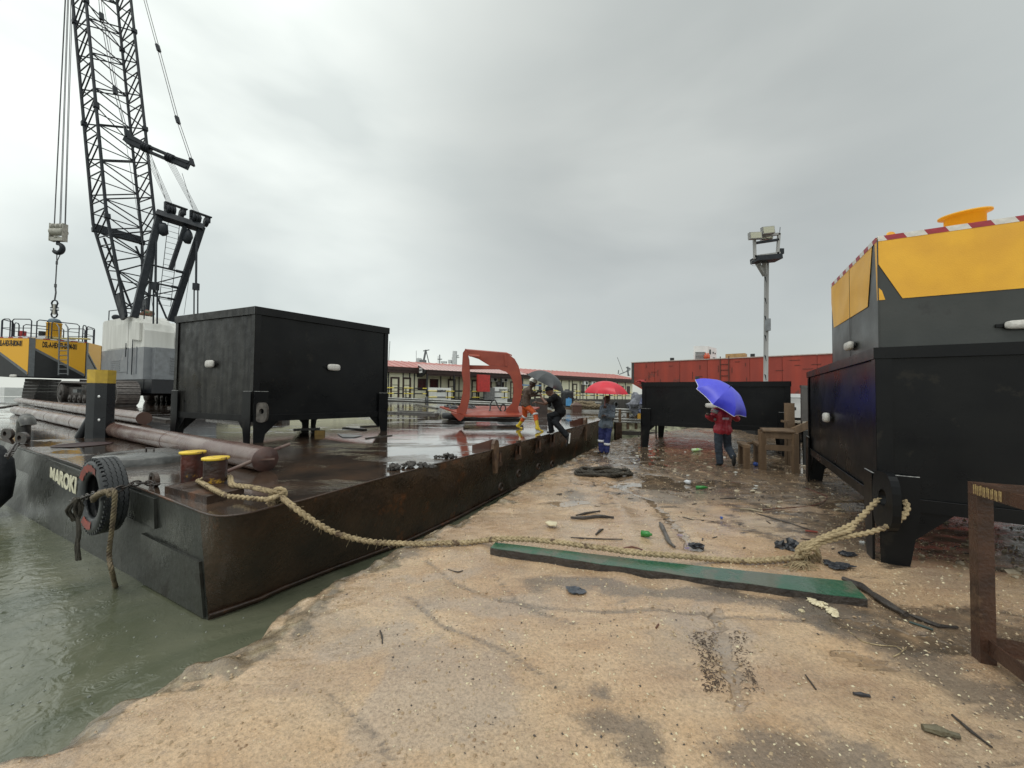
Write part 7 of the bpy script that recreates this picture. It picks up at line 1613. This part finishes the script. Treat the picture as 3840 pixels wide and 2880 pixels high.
# white panels with lettering, red panel, black and yellow railings in front of the office
def board(px0, px1, py0, py1, o, m, label, name, cat, txt=None, rt=None):
    a = base0+bn_*o
    def pt(px, py): d = ray(px, py); t = (a-CAMP).dot(bn_)/d.dot(bn_); return CAMP+d*t
    A, B, C_, D_ = pt(px0, py1), pt(px1, py1), pt(px1, py0), pt(px0, py0); A.z = B.z = (A.z+B.z)/2; C_.z = D_.z = D_.z
    C_ = Vector((B.x, B.y, D_.z)); D_ = Vector((A.x, A.y, D_.z)); k = MB(); k.prism([A, B, C_, D_], -bn_, 0.3); o_ = k.build(name, m); tag(o_, label, cat)
    if txt: text('panel_lettering', txt, 0.30, INK, o_, D_+(C_-D_)*0.35-Z3*0.42, bd, (0, 0, 1), xs=0.8, off=0.01, bold=0.01)
    return o_
board(1608, 1691, 1453, 1500, 2.35, WHITE, 'white generator cabinet with small black lettering by the porch post', 'generator_cabinet', 'generator', 'DSGTWT 11')
board(1853, 1902, 1451, 1512, 2.35, WHITE, 'white generator cabinet with small black lettering seen through the red frame', 'generator_cabinet', 'generator', 'DSGTWT 12')
board(1817, 1855, 1453, 1500, 2.6, mat('grey_cabinet', (0.2, 0.2, 0.2), (0.12, 0.12, 0.12), 5, 0.6), 'grey weathered cabinet left of the white one inside the red frame', 'metal_cabinet', 'cabinet')
board(1793, 1837, 1404, 1469, 3.2, mat('bright_red_panel', (0.50, 0.04, 0.035), None, 5, 0.45), 'bright red square board standing before the office porch', 'red_board', 'board')
board(1950, 2030, 1441, 1447, 3.0, mat('light_blue_beam', (0.12, 0.25, 0.45), None, 5, 0.4), 'light blue beam behind the helmeted man', 'blue_beam', 'beam')
BY1 = mat('rail_yellow', (0.75, 0.60, 0.08), None, 6, 0.45)
def railing(px0, px1, o, ztops, label, posts=2.0, r=0.05):
    s0, s1 = porch_s(px0, o), porch_s(px1, o); L = s1-s0; rt = root('railing', BP((s0+s1)/2, zF, o), label, 'railing', 'black and yellow railings of the pontoon')
    for z in ztops:
        s = s0; i = 0
        while s < s1-0.01:
            e = min(s1, s+(0.9 if i % 2 == 0 else 0.9)); rod('rail_segment', BP(s, zF+z, o), BP(e, zF+z, o), r, BY1 if i % 2 == 0 else BLKT, rt); s = e; i += 1
    s = s0
    while s <= s1: rod('rail_post', BP(s, zF, o), BP(s, zF+ztops[0], o), r, BLKT, rt); s += posts
railing(1440, 1600, 2.1, (0.95, 0.45), 'black and yellow railing left of the office porch')
railing(1606, 1760, 2.5, (0.72, 0.15), 'black and yellow railing in front of the office porch')
railing(1770, 1905, 2.5, (0.74, 0.15), 'black and yellow railing seen through the red frame')
railing(1940, 2365, 2.1, (1.0, 0.50), 'black and yellow railing along the right part of the pontoon', 2.6)
# handrails and pipes in front of the pontoon (a low walkway)
SILV = mat('galvanised_pipe', (0.42, 0.42, 0.40), (0.3, 0.3, 0.28), 5, 0.35)
for i, (x0, y0, x1, y1, Y0_, Y1_, r, lb) in enumerate([(1452, 1492, 1930, 1512, 34.0, 32, 0.06, 'upper pale pipe running behind the barge'), (1452, 1499, 1930, 1519, 33.6, 31, 0.05, 'lower pale pipe running behind the barge')]):
    k = MB(); k.tube([AT(x0, y0, Y0_), AT(x1, y1, Y1_)], r, 8); tag(k.build('walkway_pipe', SILV), lb, 'pipe', 'pale pipes behind the barge')
k = MB(); tr_ = AT(1600, 1508, 32.5); k.lathe((tr_.x, tr_.y, tr_.z), [(0.28, -0.12), (0.42, -0.12), (0.5, 0), (0.42, 0.12), (0.28, 0.12)], ax=(1, 0.3, 0), seg=20, closed=True); tag(k.build('tyre', RUBBER), 'tyre hung on the pontoon edge left of the porch', 'tyre')
# walkway on the right, behind the man in denim
def z10(x, y, Y): return AT(2300+x/5.53, 1440+y/5.53, Y)
wk = root('walkway', z10(300, 780, 17.5), 'weathered walkway with pale double handrails behind the man in denim', 'walkway')
for i, (y0, y1) in enumerate(((515, 548), (570, 592), (720, 748), (770, 800))):
    k = MB(); k.tube([z10(-60, y0, 17.5), z10(620, y1, 17.2)], 0.045, 8); k.build('handrail', SILV, wk)
for x in (-40, 132, 300, 470, 600):
    k = MB(); k.beam(z10(x, 940, 17.4), z10(x, 520, 17.4), 0.10, 0.10); k.build('post', WOOD, wk)
k = MB(); k.beam(z10(-80, 745, 17.9), z10(640, 770, 17.9), 0.5, 0.06); k.build('walk_board', WOOD, wk)
k = MB(); k.blob(z10(470, 420, 17.0), (0.34, 0.2, 0.42), 7, 0.45, 3); tag(k.build('grey_tarpaulin', mat('grey_blue_tarp', (0.12, 0.125, 0.14), (0.2, 0.21, 0.25), 4, 0.6)), 'crumpled grey tarpaulin slung over the walkway handrail', 'tarpaulin')
k = MB(); k.blob(z10(560, 410, 17.0), (0.2, 0.18, 0.36), 17, 0.4, 3); tag(k.build('blue_tarpaulin', mat('blue_grey_tarp', (0.12, 0.14, 0.24), (0.2, 0.22, 0.32), 4, 0.6)), 'crumpled bluish cloth slung over the handrail beside the black tank', 'cloth')
k = MB(); k.box(z10(555, 680, 18.2), (0.42, 0.4, 0.34)); tag(k.build('yellow_crate', mat('orange_yellow_crate', (0.65, 0.38, 0.06), None, 6, 0.5)), 'small orange yellow crate standing behind the walkway', 'crate')
for x, s_, lb in ((110, 0.3, 'grey bag lying behind the walkway post'), (320, 0.4, 'long dark bag lying behind the walkway'), (235, 0.28, 'pale bag lying left of the dark bag behind the walkway')):
    k = MB(); k.blob(z10(x, 690, 18.2), (s_, 0.2, 0.17), x, 0.35, 2); tag(k.build('bag', mat('bag_%d' % x, (0.05, 0.05, 0.05) if x == 320 else (0.25, 0.25, 0.24), None, 6, 0.5)), lb, 'bag')
# rock and concrete bank behind the end of the quay, timber baulk and debris there
def bank(x0, x1, y, zt, zb, m, name, label=None):
    mb = MB(); nx = 90; nz_ = 9; vs = []
    for i in range(nx+1):
        for j in range(nz_+1):
            t = j/nz_; x = x0+(x1-x0)*i/nx; z = zt+(zb-zt)*t; yy = y-0.5*t+0.28*fb(x, z*2, 1.1, 3); vs.append((x, yy, z+0.16*fb(x, z, 1.3, 8)*(1-t)))
    for i in range(nx+1): vs.append((x0+(x1-x0)*i/nx, y+4, zt-0.05))
    n1 = nz_+1; fs = [(i*n1+j, i*n1+j+1, (i+1)*n1+j+1, (i+1)*n1+j) for i in range(nx) for j in range(nz_)]; o_ = (nx+1)*n1
    fs += [(i*n1, (i+1)*n1, o_+i+1, o_+i) for i in range(nx)]; mb.add(vs, fs, True); return mb.build(name, m)
rb_ = bank(3.0, 14.0, 19.2, 0.62, -0.6, mat('mossy_rock', (0.36, 0.37, 0.25), (0.14, 0.13, 0.09), 1.6, 0.6, 0.8, bump=0.9, bscale=9, c3=(0.07, 0.06, 0.05), c3amt=0.3, c3scale=2.5), 'rock_bank'); rb_['kind'] = 'structure'
k = MB(); k.beam(AT(2315, 1622, 17.2), AT(2560, 1632, 16.4), 0.25, 0.16); tag(k.build('timber_baulk', WOODDK), 'long dark timber baulk lying at the end of the quay', 'timber')
bw_ = AT(2323, 1600, 16.5)
k = MB(); k.box((4.42, 16.0, 0.12), (0.26, 0.25, 0.9)); tag(k.build('barge_corner_post', RUSTDK), 'dark post at the far corner of the barge', 'post')
# far bollard post, rope heap, water tank, cable drum, blue can on the far end of the barge
k = MB(); c = zA(1113, 1150, 19.0); g_ = DZ(c.x, c.y); c = Vector((c.x, c.y, g_)); hh = zA(1113, 1020, 19.0).z-g_
k.box(c+Z3*hh/2, (0.44, 0.44, hh)); k.hexa([c+Vector((x, y, hh+0.002)) for x, y in ((-.25, -.25), (.25, -.25), (.25, .25), (-.25, .25))], [c+Vector((x, y, hh+0.15)) for x, y in ((-.05, -.05), (.05, -.05), (.05, .05), (-.05, .05))])
tag(k.build('square_bollard', mat('brown_square_post', (0.10, 0.05, 0.035), None, 6, 0.4)), 'brown square bollard with pyramid cap at the far end of the barge', 'bollard')
k = MB(); c = zA(555, 1160, 17.0); c.z = DZ(c.x, c.y); k.box(c+Z3*0.35, (0.5, 0.4, 0.75)); tag(k.build('square_bollard', mat('dark_square_post', (0.05, 0.035, 0.03), None, 6, 0.4)), 'dark square post between the helmeted man and the man in black', 'bollard')
for i, (x, y, r) in enumerate(((1230, 985, 0.42), (1225, 1020, 0.5), (1260, 1060, 0.36), (1330, 1050, 0.32), (1400, 1040, 0.34), (1450, 1050, 0.3))):
    k = MB(); c = zA(x, y, 20.0); rope_mesh(k, [c+Vector((r*1.2*math.cos(j*PI/5), r*0.6*math.sin(j*PI/5), 0.05*math.sin(j*2+i))) for j in range(11)], 0.10, 0.35, 3, 0.07, braid=False, seg=5)
    tag(k.build('rope_bundle', HEMPW), ['uppermost loop of thick old rope behind the square bollard', 'thick rope coil lying under the uppermost loop beside the square bollard', 'old rope coil lowest against the right side of the square bollard', 'middle rope heap between square bollard and the man in denim', 'rope heap second from the man in denim', 'rope heap nearest to the man in denim'][i], 'rope', 'rope bundles heaped at the far end of the barge')
for i, (x0, y0, x1, y1) in enumerate(((600, 1080, 740, 1130), (590, 1040, 720, 1090), (940, 1070, 1060, 1075), (930, 1100, 1060, 1110), (940, 1130, 1060, 1140), (1200, 1105, 1470, 1108), (1170, 965, 1270, 968), (1410, 972, 1505, 975))):
    k = MB(); Yq = 19.5 if i < 6 else 20.5; k.beam(zA(x0, y0, Yq), zA(x1, y1, Yq), 0.2, 0.09); tag(k.build('pale_beam', SILV if i % 2 else WOOD), 'beam or pipe stacked at the far end of the barge', 'beam', 'beams stacked at the far end of the barge')
wt_ = zA(965, 900, 24.0); k = MB(); rT = 0.40; pr = []
for j in range(13): pr += [(rT-(0.03 if j % 2 else 0), j*0.065)]
zt0 = zA(965, 1010, 24.0).z; k.lathe((wt_.x, wt_.y, zt0), [(0.001, 0)]+pr+[(rT*0.6, 0.86), (0.15, 0.9), (0.15, 0.96), (0.001, 0.96)], seg=28); tag(k.build('water_tank', mat('black_plastic_tank', (0.015, 0.017, 0.02), None, 6, 0.35)), 'black ribbed plastic water tank behind the man in black', 'water tank')
k = MB(); c = zA(975, 935, 22.0); k.lathe(c, [(0.34, -0.02), (0.37, -0.02), (0.37, 0.02), (0.34, 0.02)], ax=(0.1, -1, 0), seg=32, closed=True)
for j in range(8): a = j*PI/8; k.tube([c+Vector((0.34*math.cos(a), 0, 0.34*math.sin(a))), c-Vector((0.34*math.cos(a), 0, 0.34*math.sin(a)))], 0.012, 4)
tag(k.build('cable_drum', DKSTEEL), 'spoked cable drum flange standing before the water tank', 'cable drum')
jc = zA(990, 970, 21.5); jr = root('jerrycan', jc-Z3*0.35, 'light blue jerrycan standing before the black water tank', 'jerrycan')
k = MB(); k.box(jc, (0.30, 0.2, 0.40)); k.build('can_body', mat('light_blue_plastic', (0.10, 0.32, 0.60), None, 6, 0.35), jr); k = MB(); k.cyl(jc+Z3*0.20, jc+Z3*0.26, 0.05); k.build('can_cap', mat('blue_can_cap', (0.06, 0.2, 0.45), None, 6, 0.35), jr)

# red barge hull on the right
rA, rB_ = AT(2368, 1361, 28.0), AT(3100, 1329, 21.0); zr = rA.z; rB_.z = zr
ud = (rB_-rA); ud.z = 0; Lr = ud.length; ud.normalize(); nr = Vector((ud.y, -ud.x, 0))
def RP(s, z, o=0.0): return Vector((rA.x, rA.y, 0))+ud*s+nr*o+Z3*z
zq = AT(2372, 1437, 28).z
hull = root('red_barge_hull', RP(Lr/2, 0, -4), 'long weathered red barge hull laid up beyond the black tanks', 'barge hull')
edges = [0.0, 0.9, s0_ if False else 3.6]
def s_r(px): d = ray(px, 1400); a = Vector((rA.x, rA.y, 0)); t = (a-CAMP).dot(nr)/d.dot(nr); return ((CAMP+d*t)-a).dot(ud)
cuts = [0.0, s_r(2378)]+[s_r(p_) for p_ in (2456, 2550, 2653, 2702, 2734, 2812, 2934, 3065)]+[Lr+6]
for i in range(len(cuts)-1):
    a, b = cuts[i]+0.012, cuts[i+1]-0.012
    zb0 = max(0.3, zq-0.55*max(0, a-0.3)); zb1 = max(0.3, zq-0.55*max(0, b-0.3))
    k = MB(); k.prism([RP(a, zb0), RP(b, zb1), RP(b, zr), RP(a, zr)], nr, 0.03+0.004*(i % 3)); k.build('hull_plate', REDHULL if i else mat('dark_hull_end', (0.05, 0.045, 0.04), None, 5, 0.5), hull)
k = MB(); k.hexa([RP(0, zq, -0.01), RP(4, 0.3, -0.01), RP(4, 0.3, -9), RP(0, zq, -9)], [RP(0, zr-0.02, -0.01), RP(4, zr-0.02, -0.01), RP(4, zr-0.02, -9), RP(0, zr-0.02, -9)]); k.hexa([RP(4, 0.3, -0.01), RP(Lr+6, 0.3, -0.01), RP(Lr+6, 0.3, -9), RP(4, 0.3, -9)], [RP(4, zr-0.02, -0.01), RP(Lr+6, zr-0.02, -0.01), RP(Lr+6, zr-0.02, -9), RP(4, zr-0.02, -9)]); k.build('hull_shell', REDHULL, hull)
k = MB(); k.box(RP(Lr/2+3, zr+0.02, 0.02), (Lr+6, 0.12, 0.05), ax=(ud, nr, Z3)); k.build('gunwale', mat('pale_gunwale', (0.5, 0.4, 0.36), None, 6, 0.5), hull)
random.seed(5)
for i in range(34):
    s = random.uniform(1, Lr); z = zr-random.uniform(0.2, 1.9); k = MB()
    if i % 2: k.box(RP(s, z, 0.045), (random.uniform(.2, .5), 0.02, 0.025), ax=(ud, nr, Z3))
    else: k.box(RP(s, z, 0.045), (0.03, 0.02, random.uniform(.2, .6)), ax=(ud, nr, Z3))
    k.build('rust_weld', mat('dark_rust_line', (0.09, 0.03, 0.02), None, 9, 0.7), hull)
for px in (2702, 2734):
    k = MB(); s = s_r(px); k.box(RP(s, (zr+0.8)/2+0.2, 0.06), (0.05, 0.04, zr-0.9), ax=(ud, nr, Z3)); k.build('ladder_rail', mat('dark_rust_line', (0.09, 0.03, 0.02)), hull)
for j in range(6):
    k = MB(); a, b = s_r(2704), s_r(2732); k.box(RP((a+b)/2, zr-0.35-0.36*j, 0.06), (b-a, 0.03, 0.03), ax=(ud, nr, Z3)); k.build('ladder_rung', mat('dark_rust_line', (0.09, 0.03, 0.02)), hull)
for px in (2517, 2821):
    s = s_r(px); k = MB(); k.box(RP(s, zr+0.14, -0.2), (0.22, 0.2, 0.2), ax=(ud, nr, Z3)); k.build('fairlead', BLKT, hull)
# generator and crates on the red hull
def on_hull(px): return RP(s_r(px), zr+0.04, 0)
gq_ = root('white_generator', on_hull(2642)-nr*1.5, 'white generator housing with louvres standing on the red hull', 'generator')
ygen = (on_hull(2625)-nr*0.9).y
def z6(x, y, Y): return AT(2300+x/2.765, 1200+y/2.765, Y)
g0, g1, g2 = z6(832, 408, ygen), z6(978, 404, ygen-0.1), z6(1070, 400, ygen+1.2); gt = z6(832, 270, ygen).z
for p_ in (g0, g1, g2): p_.z = zr+0.02
g3 = g0+(g2-g1); k = MB(); k.hexa([g0, g1, g2, g3], [Vector((p_.x, p_.y, gt)) for p_ in (g0, g1, g2, g3)]); k.build('housing', WHITE, gq_)
ug = (g1-g0).normalized(); ngn = Vector((ug.y, -ug.x, 0)); Lg = (g1-g0).length; Hg = gt-zr
for j in range(6):
    k = MB(); k.box(g0+ug*Lg*0.48+ngn*0.01+Z3*(Hg*(0.10+0.09*j)), (Lg*0.72, 0.04, Hg*0.035), ax=(ug, ngn, Z3)); k.build('louvre', BLKT, gq_)
u2 = (g2-g1).normalized(); n2 = Vector((u2.y, -u2.x, 0)); L2 = (g2-g1).length
for s, z, w, h in ((0.25, 0.62, 0.14, 0.4), (0.6, 0.62, 0.1, 0.14), (0.82, 0.6, 0.07, 0.12), (0.7, 0.2, 0.2, 0.3)):
    k = MB(); k.box(g1+u2*L2*s+n2*0.01+Z3*Hg*z, (L2*w, 0.04, Hg*h*0.8), ax=(u2, n2, Z3)); k.build('side_hatch', BLKT if z > 0.5 else GREYP, gq_)
for x, lb in ((958, 'left of two orange gas bottles by the generator on the red hull'), (982, 'right of two orange gas bottles by the generator on the red hull')):
    c = z6(x, 407, ygen-0.5); c.z = zr+0.04; k = MB(); k.lathe(c, [(0.001, 0), (0.12, 0), (0.12, 0.28), (0.05, 0.36), (0.05, 0.44), (0.001, 0.44)], seg=14); tag(k.build('gas_bottle', mat('orange_red_can', (0.55, 0.09, 0.03), None, 6, 0.4)), lb, 'gas bottle')
c = z6(1275, 385, ygen-1.0); c.z = zr+0.2; k = MB(); k.box(c, (1.1, 0.8, 0.34), ax=(ud, nr, Z3)); tag(k.build('wooden_crate', mat('tan_crate', (0.45, 0.30, 0.13), None, 6, 0.6)), 'tan wooden crate standing on the red hull right of the generator', 'crate')
# white container between the tanks
cw = z6(1835, 1012, 15.0); ct = z6(1835, 765, 15.0); k = MB()
wc = root('white_container', (cw.x+1.6, cw.y+1.0, cw.z), 'white container with a black latch behind the black tanks', 'container')
k.hexa([Vector((cw.x-1.5, cw.y, cw.z)), Vector((cw.x+3.0, cw.y-0.1, cw.z)), Vector((cw.x+3.2, cw.y+2, cw.z)), Vector((cw.x-1.3, cw.y+2, cw.z))], [Vector((cw.x-1.5, cw.y, ct.z)), Vector((cw.x+3.0, cw.y-0.1, ct.z)), Vector((cw.x+3.2, cw.y+2, ct.z)), Vector((cw.x-1.3, cw.y+2, ct.z))]); k.build('container_body', WHITE, wc)
k = MB(); c = z6(1868, 920, 14.9); k.box(c, (0.14, 0.1, 0.12)); k.build('latch', BLKT, wc); k = MB(); k.box(Vector((cw.x+0.8, cw.y-0.12, ct.z-0.16)), (4.4, 0.03, 0.03)); k.build('ledge', GREYP, wc)
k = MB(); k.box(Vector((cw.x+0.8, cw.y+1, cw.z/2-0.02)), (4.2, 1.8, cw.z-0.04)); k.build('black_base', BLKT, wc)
# timber trestles
def trestle_piece(parent, a, b, w, h, nm='timber_leg'):
    k = MB(); k.beam(a, b, w, h); return k.build(nm, WOOD, parent)
def z8g(x, y, Y): return z8(x, y, Y)
Yt = 9.0
lo = root('low_trestle', z8(1030, 1500, Yt), 'low wooden trestle with two short rails left of the taller one', 'trestle')
for x0, y0, x1, y1, zb1, zb2 in ((940, 1165, 1035, 1210, 1450, 1505), (1178, 1150, 1270, 1205, 1470, 1510)):
    p0, p1 = z8(x0, y0, Yt+0.75), z8(x1, y1, Yt); zt0_ = (p0.z+p1.z)/2; p0.z = p1.z = zt0_
    trestle_piece(lo, p0, p1, 0.16, 0.06, 'top_rail')
    for p_, w in ((p0, 0.09), (p1, 0.13)): trestle_piece(lo, Vector((p_.x, p_.y, gz(p_.x, p_.y)-0.02)), Vector((p_.x, p_.y, zt0_-0.03)), w, 0.06)
trestle_piece(lo, z8(1040, 1168, Yt+0.8), z8(1180, 1170, Yt+0.8), 0.06, 0.05, 'tie_rail')
hi = root('tall_trestle', z8(1500, 1560, Yt-0.4), 'taller wooden trestle with slatted top and side rails', 'trestle')
zt1 = z8(1450, 1050, Yt-0.35).z+0.07
f0, f1_, f2_, f3 = z8(1285, 1050, Yt-0.2), z8(1790, 1080, Yt-0.45), z8(1730, 1010, Yt+0.45), z8(1265, 990, Yt+0.5)
for p_ in (f0, f1_, f2_, f3): p_.z = zt1
trestle_piece(hi, f0-Z3*0.07, f1_-Z3*0.07, 0.05, 0.14, 'front_rail'); trestle_piece(hi, f3-Z3*0.07, f2_-Z3*0.07, 0.05, 0.14, 'back_rail')
for j in range(5):
    t = j/4; a, b = f0.lerp(f3, t*0.96+0.02), f1_.lerp(f2_, t*0.96+0.02); trestle_piece(hi, a+Z3*0.02, b+Z3*0.02, 0.15, 0.03, 'top_slat')
zl_ = z8(1550, 1250, Yt-0.4).z; a, b = f0.copy(), f1_.copy(); a.z = b.z = zl_; trestle_piece(hi, a, b, 0.05, 0.12, 'side_rail')
for p_ in (f0, f1_, f2_, f3): trestle_piece(hi, Vector((p_.x, p_.y, gz(p_.x, p_.y)-0.02)), Vector((p_.x, p_.y, zt1-0.01)), 0.12, 0.08)
po_1 = root('timber_stand', z8(1700, 1000, Yt+0.6), 'tall upright timber with cross boards behind the trestles', 'timber stand')
a = z8(1700, 545, Yt+0.6); trestle_piece(po_1, Vector((a.x, a.y, gz(a.x, a.y))), a, 0.20, 0.09, 'upright')
trestle_piece(po_1, z8(1600, 828, Yt+0.5), z8(1690, 832, Yt+0.5), 0.15, 0.05, 'short_board'); k = MB(); k.beam(z8(1765, 838, Yt+0.7), z8(2030, 842, Yt+0.9), 0.5, 0.05); k.build('pale_board', mat('pale_board', (0.5, 0.46, 0.38), (0.4, 0.36, 0.3), 8, 0.4), po_1)
trestle_piece(po_1, z8(1720, 1000, Yt+0.45), z8(2000, 880, Yt+0.5), 0.07, 0.17, 'diagonal_brace'); trestle_piece(po_1, z8(1760, 870, Yt+0.75), z8(2020, 875, Yt+0.9), 0.06, 0.12, 'under_beam')
# floodlight mast
def z11(x, y, Y=16.0): return AT(2780+x/2.511, 780+y/2.511, Y)
mast = root('floodlight_mast', G(2868, 1600, 0.0) if False else Vector((z11(230, 1640).x, 16.0, 0)), 'tall grey steel mast with a cage and three floodlights', 'light mast')
MG = mat('weathered_grey_steel', (0.22, 0.22, 0.215), (0.36, 0.36, 0.35), 3, 0.5, streak=True)
mtop = z11(238, 480); mb_ = z11(230, 1620); dm = (mb_-mtop).normalized(); foot = mtop+dm*((mtop.z)/abs(dm.z))
k = MB(); k.beam(foot, mtop, 0.125, 0.125); k.build('pole', MG, mast)
for y in (650, 850, 1020, 1200, 1390, 1570):
    k = MB(); c = z11(228, y, 15.88); k.tube([c, c+Vector((0.03, 0, -0.22)), c+Vector((-0.04, 0, 0.02))], 0.014, 5); k.build('step_iron', DKSTEEL, mast)
cA_, cB_, cC_, cD_ = z11(118, 460, 15.5), z11(350, 470, 15.4), z11(362, 430, 16.6), z11(130, 450, 16.6)
k = MB()
for y0, y1 in ((485, 465),): k.beam(z11(118, 490, 15.6), z11(350, 470, 15.6), 0.5, 0.20)
k.build('cage_floor', DKSTEEL, mast)
for (x0, y0, x1, y1) in ((122, 290, 128, 480), (355, 240, 340, 440), (130, 275, 362, 243), (122, 458, 362, 425), (135, 330, 350, 298)):
    k = MB(); k.beam(z11(x0, y0, 15.5), z11(x1, y1, 15.5), 0.09, 0.09); k.build('cage_bar', MG if y0 != 330 else DKSTEEL, mast)
k = MB(); k.beam(z11(135, 490, 15.8), z11(222, 635, 15.95), 0.13, 0.13); k.beam(z11(212, 460, 15.8), z11(226, 630, 15.95), 0.14, 0.18); k.build('bracket_strut', MG, mast)['kind'] = 'stuff'
GLS = mat('frosted_lamp_glass', (0.50, 0.50, 0.38), (0.42, 0.42, 0.32), 20, 0.25)
for x0, y0, x1, y1, r in ((70, 228, 184, 298, -0.06), (190, 175, 306, 250, -0.12), (180, 250, 290, 300, -0.1)):
    c = z11((x0+x1)/2, (y0+y1)/2, 15.35 if y0 < 240 else 15.8); w = (x1-x0)/2.511/F_PX*15.4; h = (y1-y0)/2.511/F_PX*15.4*0.92; ax_ = (V(math.cos(r), 0, -math.sin(r)), V(0, 1, 0), V(math.sin(r), 0, math.cos(r)))
    k = MB(); k.box(c, (w, 0.14, h), ax=ax_); o = k.build('floodlight', MG, mast); k = MB(); k.box(c-V(0, 0.075, 0), (w*0.88, 0.02, h*0.84), ax=ax_); k.build('lamp_glass', GLS, o)
k = MB(); k.tube(smooth_path([z11(180, 285, 15.4), z11(215, 300, 15.4), z11(210, 270, 15.4), z11(260, 290, 15.4), z11(300, 262, 15.4)], 0.05), 0.012, 5); k.build('lamp_cable', RUBBER, mast)
k = MB(); k.box(z11(374, 410, 15.6), (0.16, 0.14, 0.22)); k.tube([z11(366, 180, 15.5), z11(360, 250, 15.5)], 0.012, 5); k.build('sensor_box', DKSTEEL, mast)['kind'] = 'stuff'
k = MB(); k.box(z11(250, 1100, 15.85), (0.14, 0.16, 0.5)); k.build('switch_box', GREYP, mast)
k = MB(); k.tube(smooth_path([z11(125, 490, 15.5), z11(95, 500, 15.5), z11(98, 535, 15.5), z11(130, 545, 15.5), z11(190, 510, 15.5)], 0.05), 0.008, 4); k.build('loose_wire', MG, mast)
# far ships' masts beyond the office roof
def far_mast(lines, Y, r, m, label, box=()):
    rt = root('ship_mast', AT(lines[0][0], lines[0][1]+60, Y), label, 'mast')
    for x0, y0, x1, y1, rr in lines: k = MB(); k.tube([AT(x0, y0, Y), AT(x1, y1, Y)], r*rr, 6); k.build('mast_spar', m, rt)
    for x0, y0, x1, y1 in box: k = MB(); a = AT(x0, y0, Y); b = AT(x1, y1, Y); k.box((a+b)/2, (abs(b.x-a.x), 1.5, abs(a.z-b.z))); k.build('mast_platform', m, rt)
DK1 = mat('far_grey_mast', (0.16, 0.17, 0.18), None, 5, 0.6); WH1 = mat('far_white_mast', (0.62, 0.64, 0.65), None, 5, 0.6)
far_mast([(1597, 1312, 1587, 1362, 1.6), (1597, 1312, 1609, 1362, 0.7), (1587, 1316, 1610, 1312, 0.7)], 120, 0.22, DK1, 'dark tripod ship mast far beyond the office roof', [(1575, 1350, 1597, 1366)])
far_mast([(1561, 1315, 1561, 1362, 1)], 120, 0.10, WH1, 'thin white whip antenna far beyond the office roof')
far_mast([(1462, 1280, 1457, 1362, 1)], 90, 0.12, WH1, 'thin white pole beside the tall black tank, beyond the office roof')
far_mast([(1649, 1330, 1649, 1368, 1), (1641, 1347, 1658, 1347, 0.8), (1643, 1335, 1643, 1366, 0.4)], 120, 0.18, DK1, 'short dark ship mast with cross trees beyond the roof')
far_mast([(1706, 1317, 1702, 1370, 3.0), (1700, 1335, 1720, 1333, 1.0), (1694, 1342, 1722, 1340, 0.7)], 120, 0.25, WH1, 'thick white ship mast with radar arm beyond the office roof', [(1655, 1355, 1675, 1362), (1682, 1350, 1694, 1362), (1698, 1328, 1712, 1370)])
far_mast([(1546+20, 1345, 1582, 1352, 1.4)], 122, 0.3, WH1, 'pale dome on a ship beyond the office roof', [(1564, 1344, 1580, 1358)])
far_mast([(2315, 1340, 2338, 1400, 0.5), (2322, 1404, 2352, 1392, 1), (2352, 1392, 2360, 1410, 1)], 100, 0.12, DK1, 'dark angled jib and whip beyond the right end of the office')
far_mast([(2354, 1375, 2356, 1410, 1.3), (2348, 1378, 2364, 1382, 1), (2350, 1390, 2364, 1386, 1), (2320, 1388, 2318, 1402, 0.8)], 105, 0.16, DK1, 'dark ship mast with short arms next to the red hull')
# low far shore
k = MB(); vs = []
for i in range(161):
    x = -900+1800*i/160; h = 3+5*abs(fb(i*0.13, 3, 1.0)); vs += [(x, 700, -1), (x, 700, h), (x, 760, -1)]
k.add(vs, [(3*i, 3*i+3, 3*i+4, 3*i+1) for i in range(160)]+[(3*i+1, 3*i+4, 3*i+5, 3*i+2) for i in range(160)]); sh = k.build('far_shore', mat('far_trees', (0.09, 0.11, 0.09), (0.13, 0.15, 0.13), 0.05, 0.9)); sh['kind'] = 'structure'
# white tank boat glimpsed below the yellow float at the left
k = MB(); a = AT(-60, 1478, 45); b = AT(80, 1460, 45); k.box((a+b)/2, (b.x-a.x, 3, 1.0)); tag(k.build('white_launch', WHITE), 'white hull glimpsed below the yellow float at the far left', 'boat')
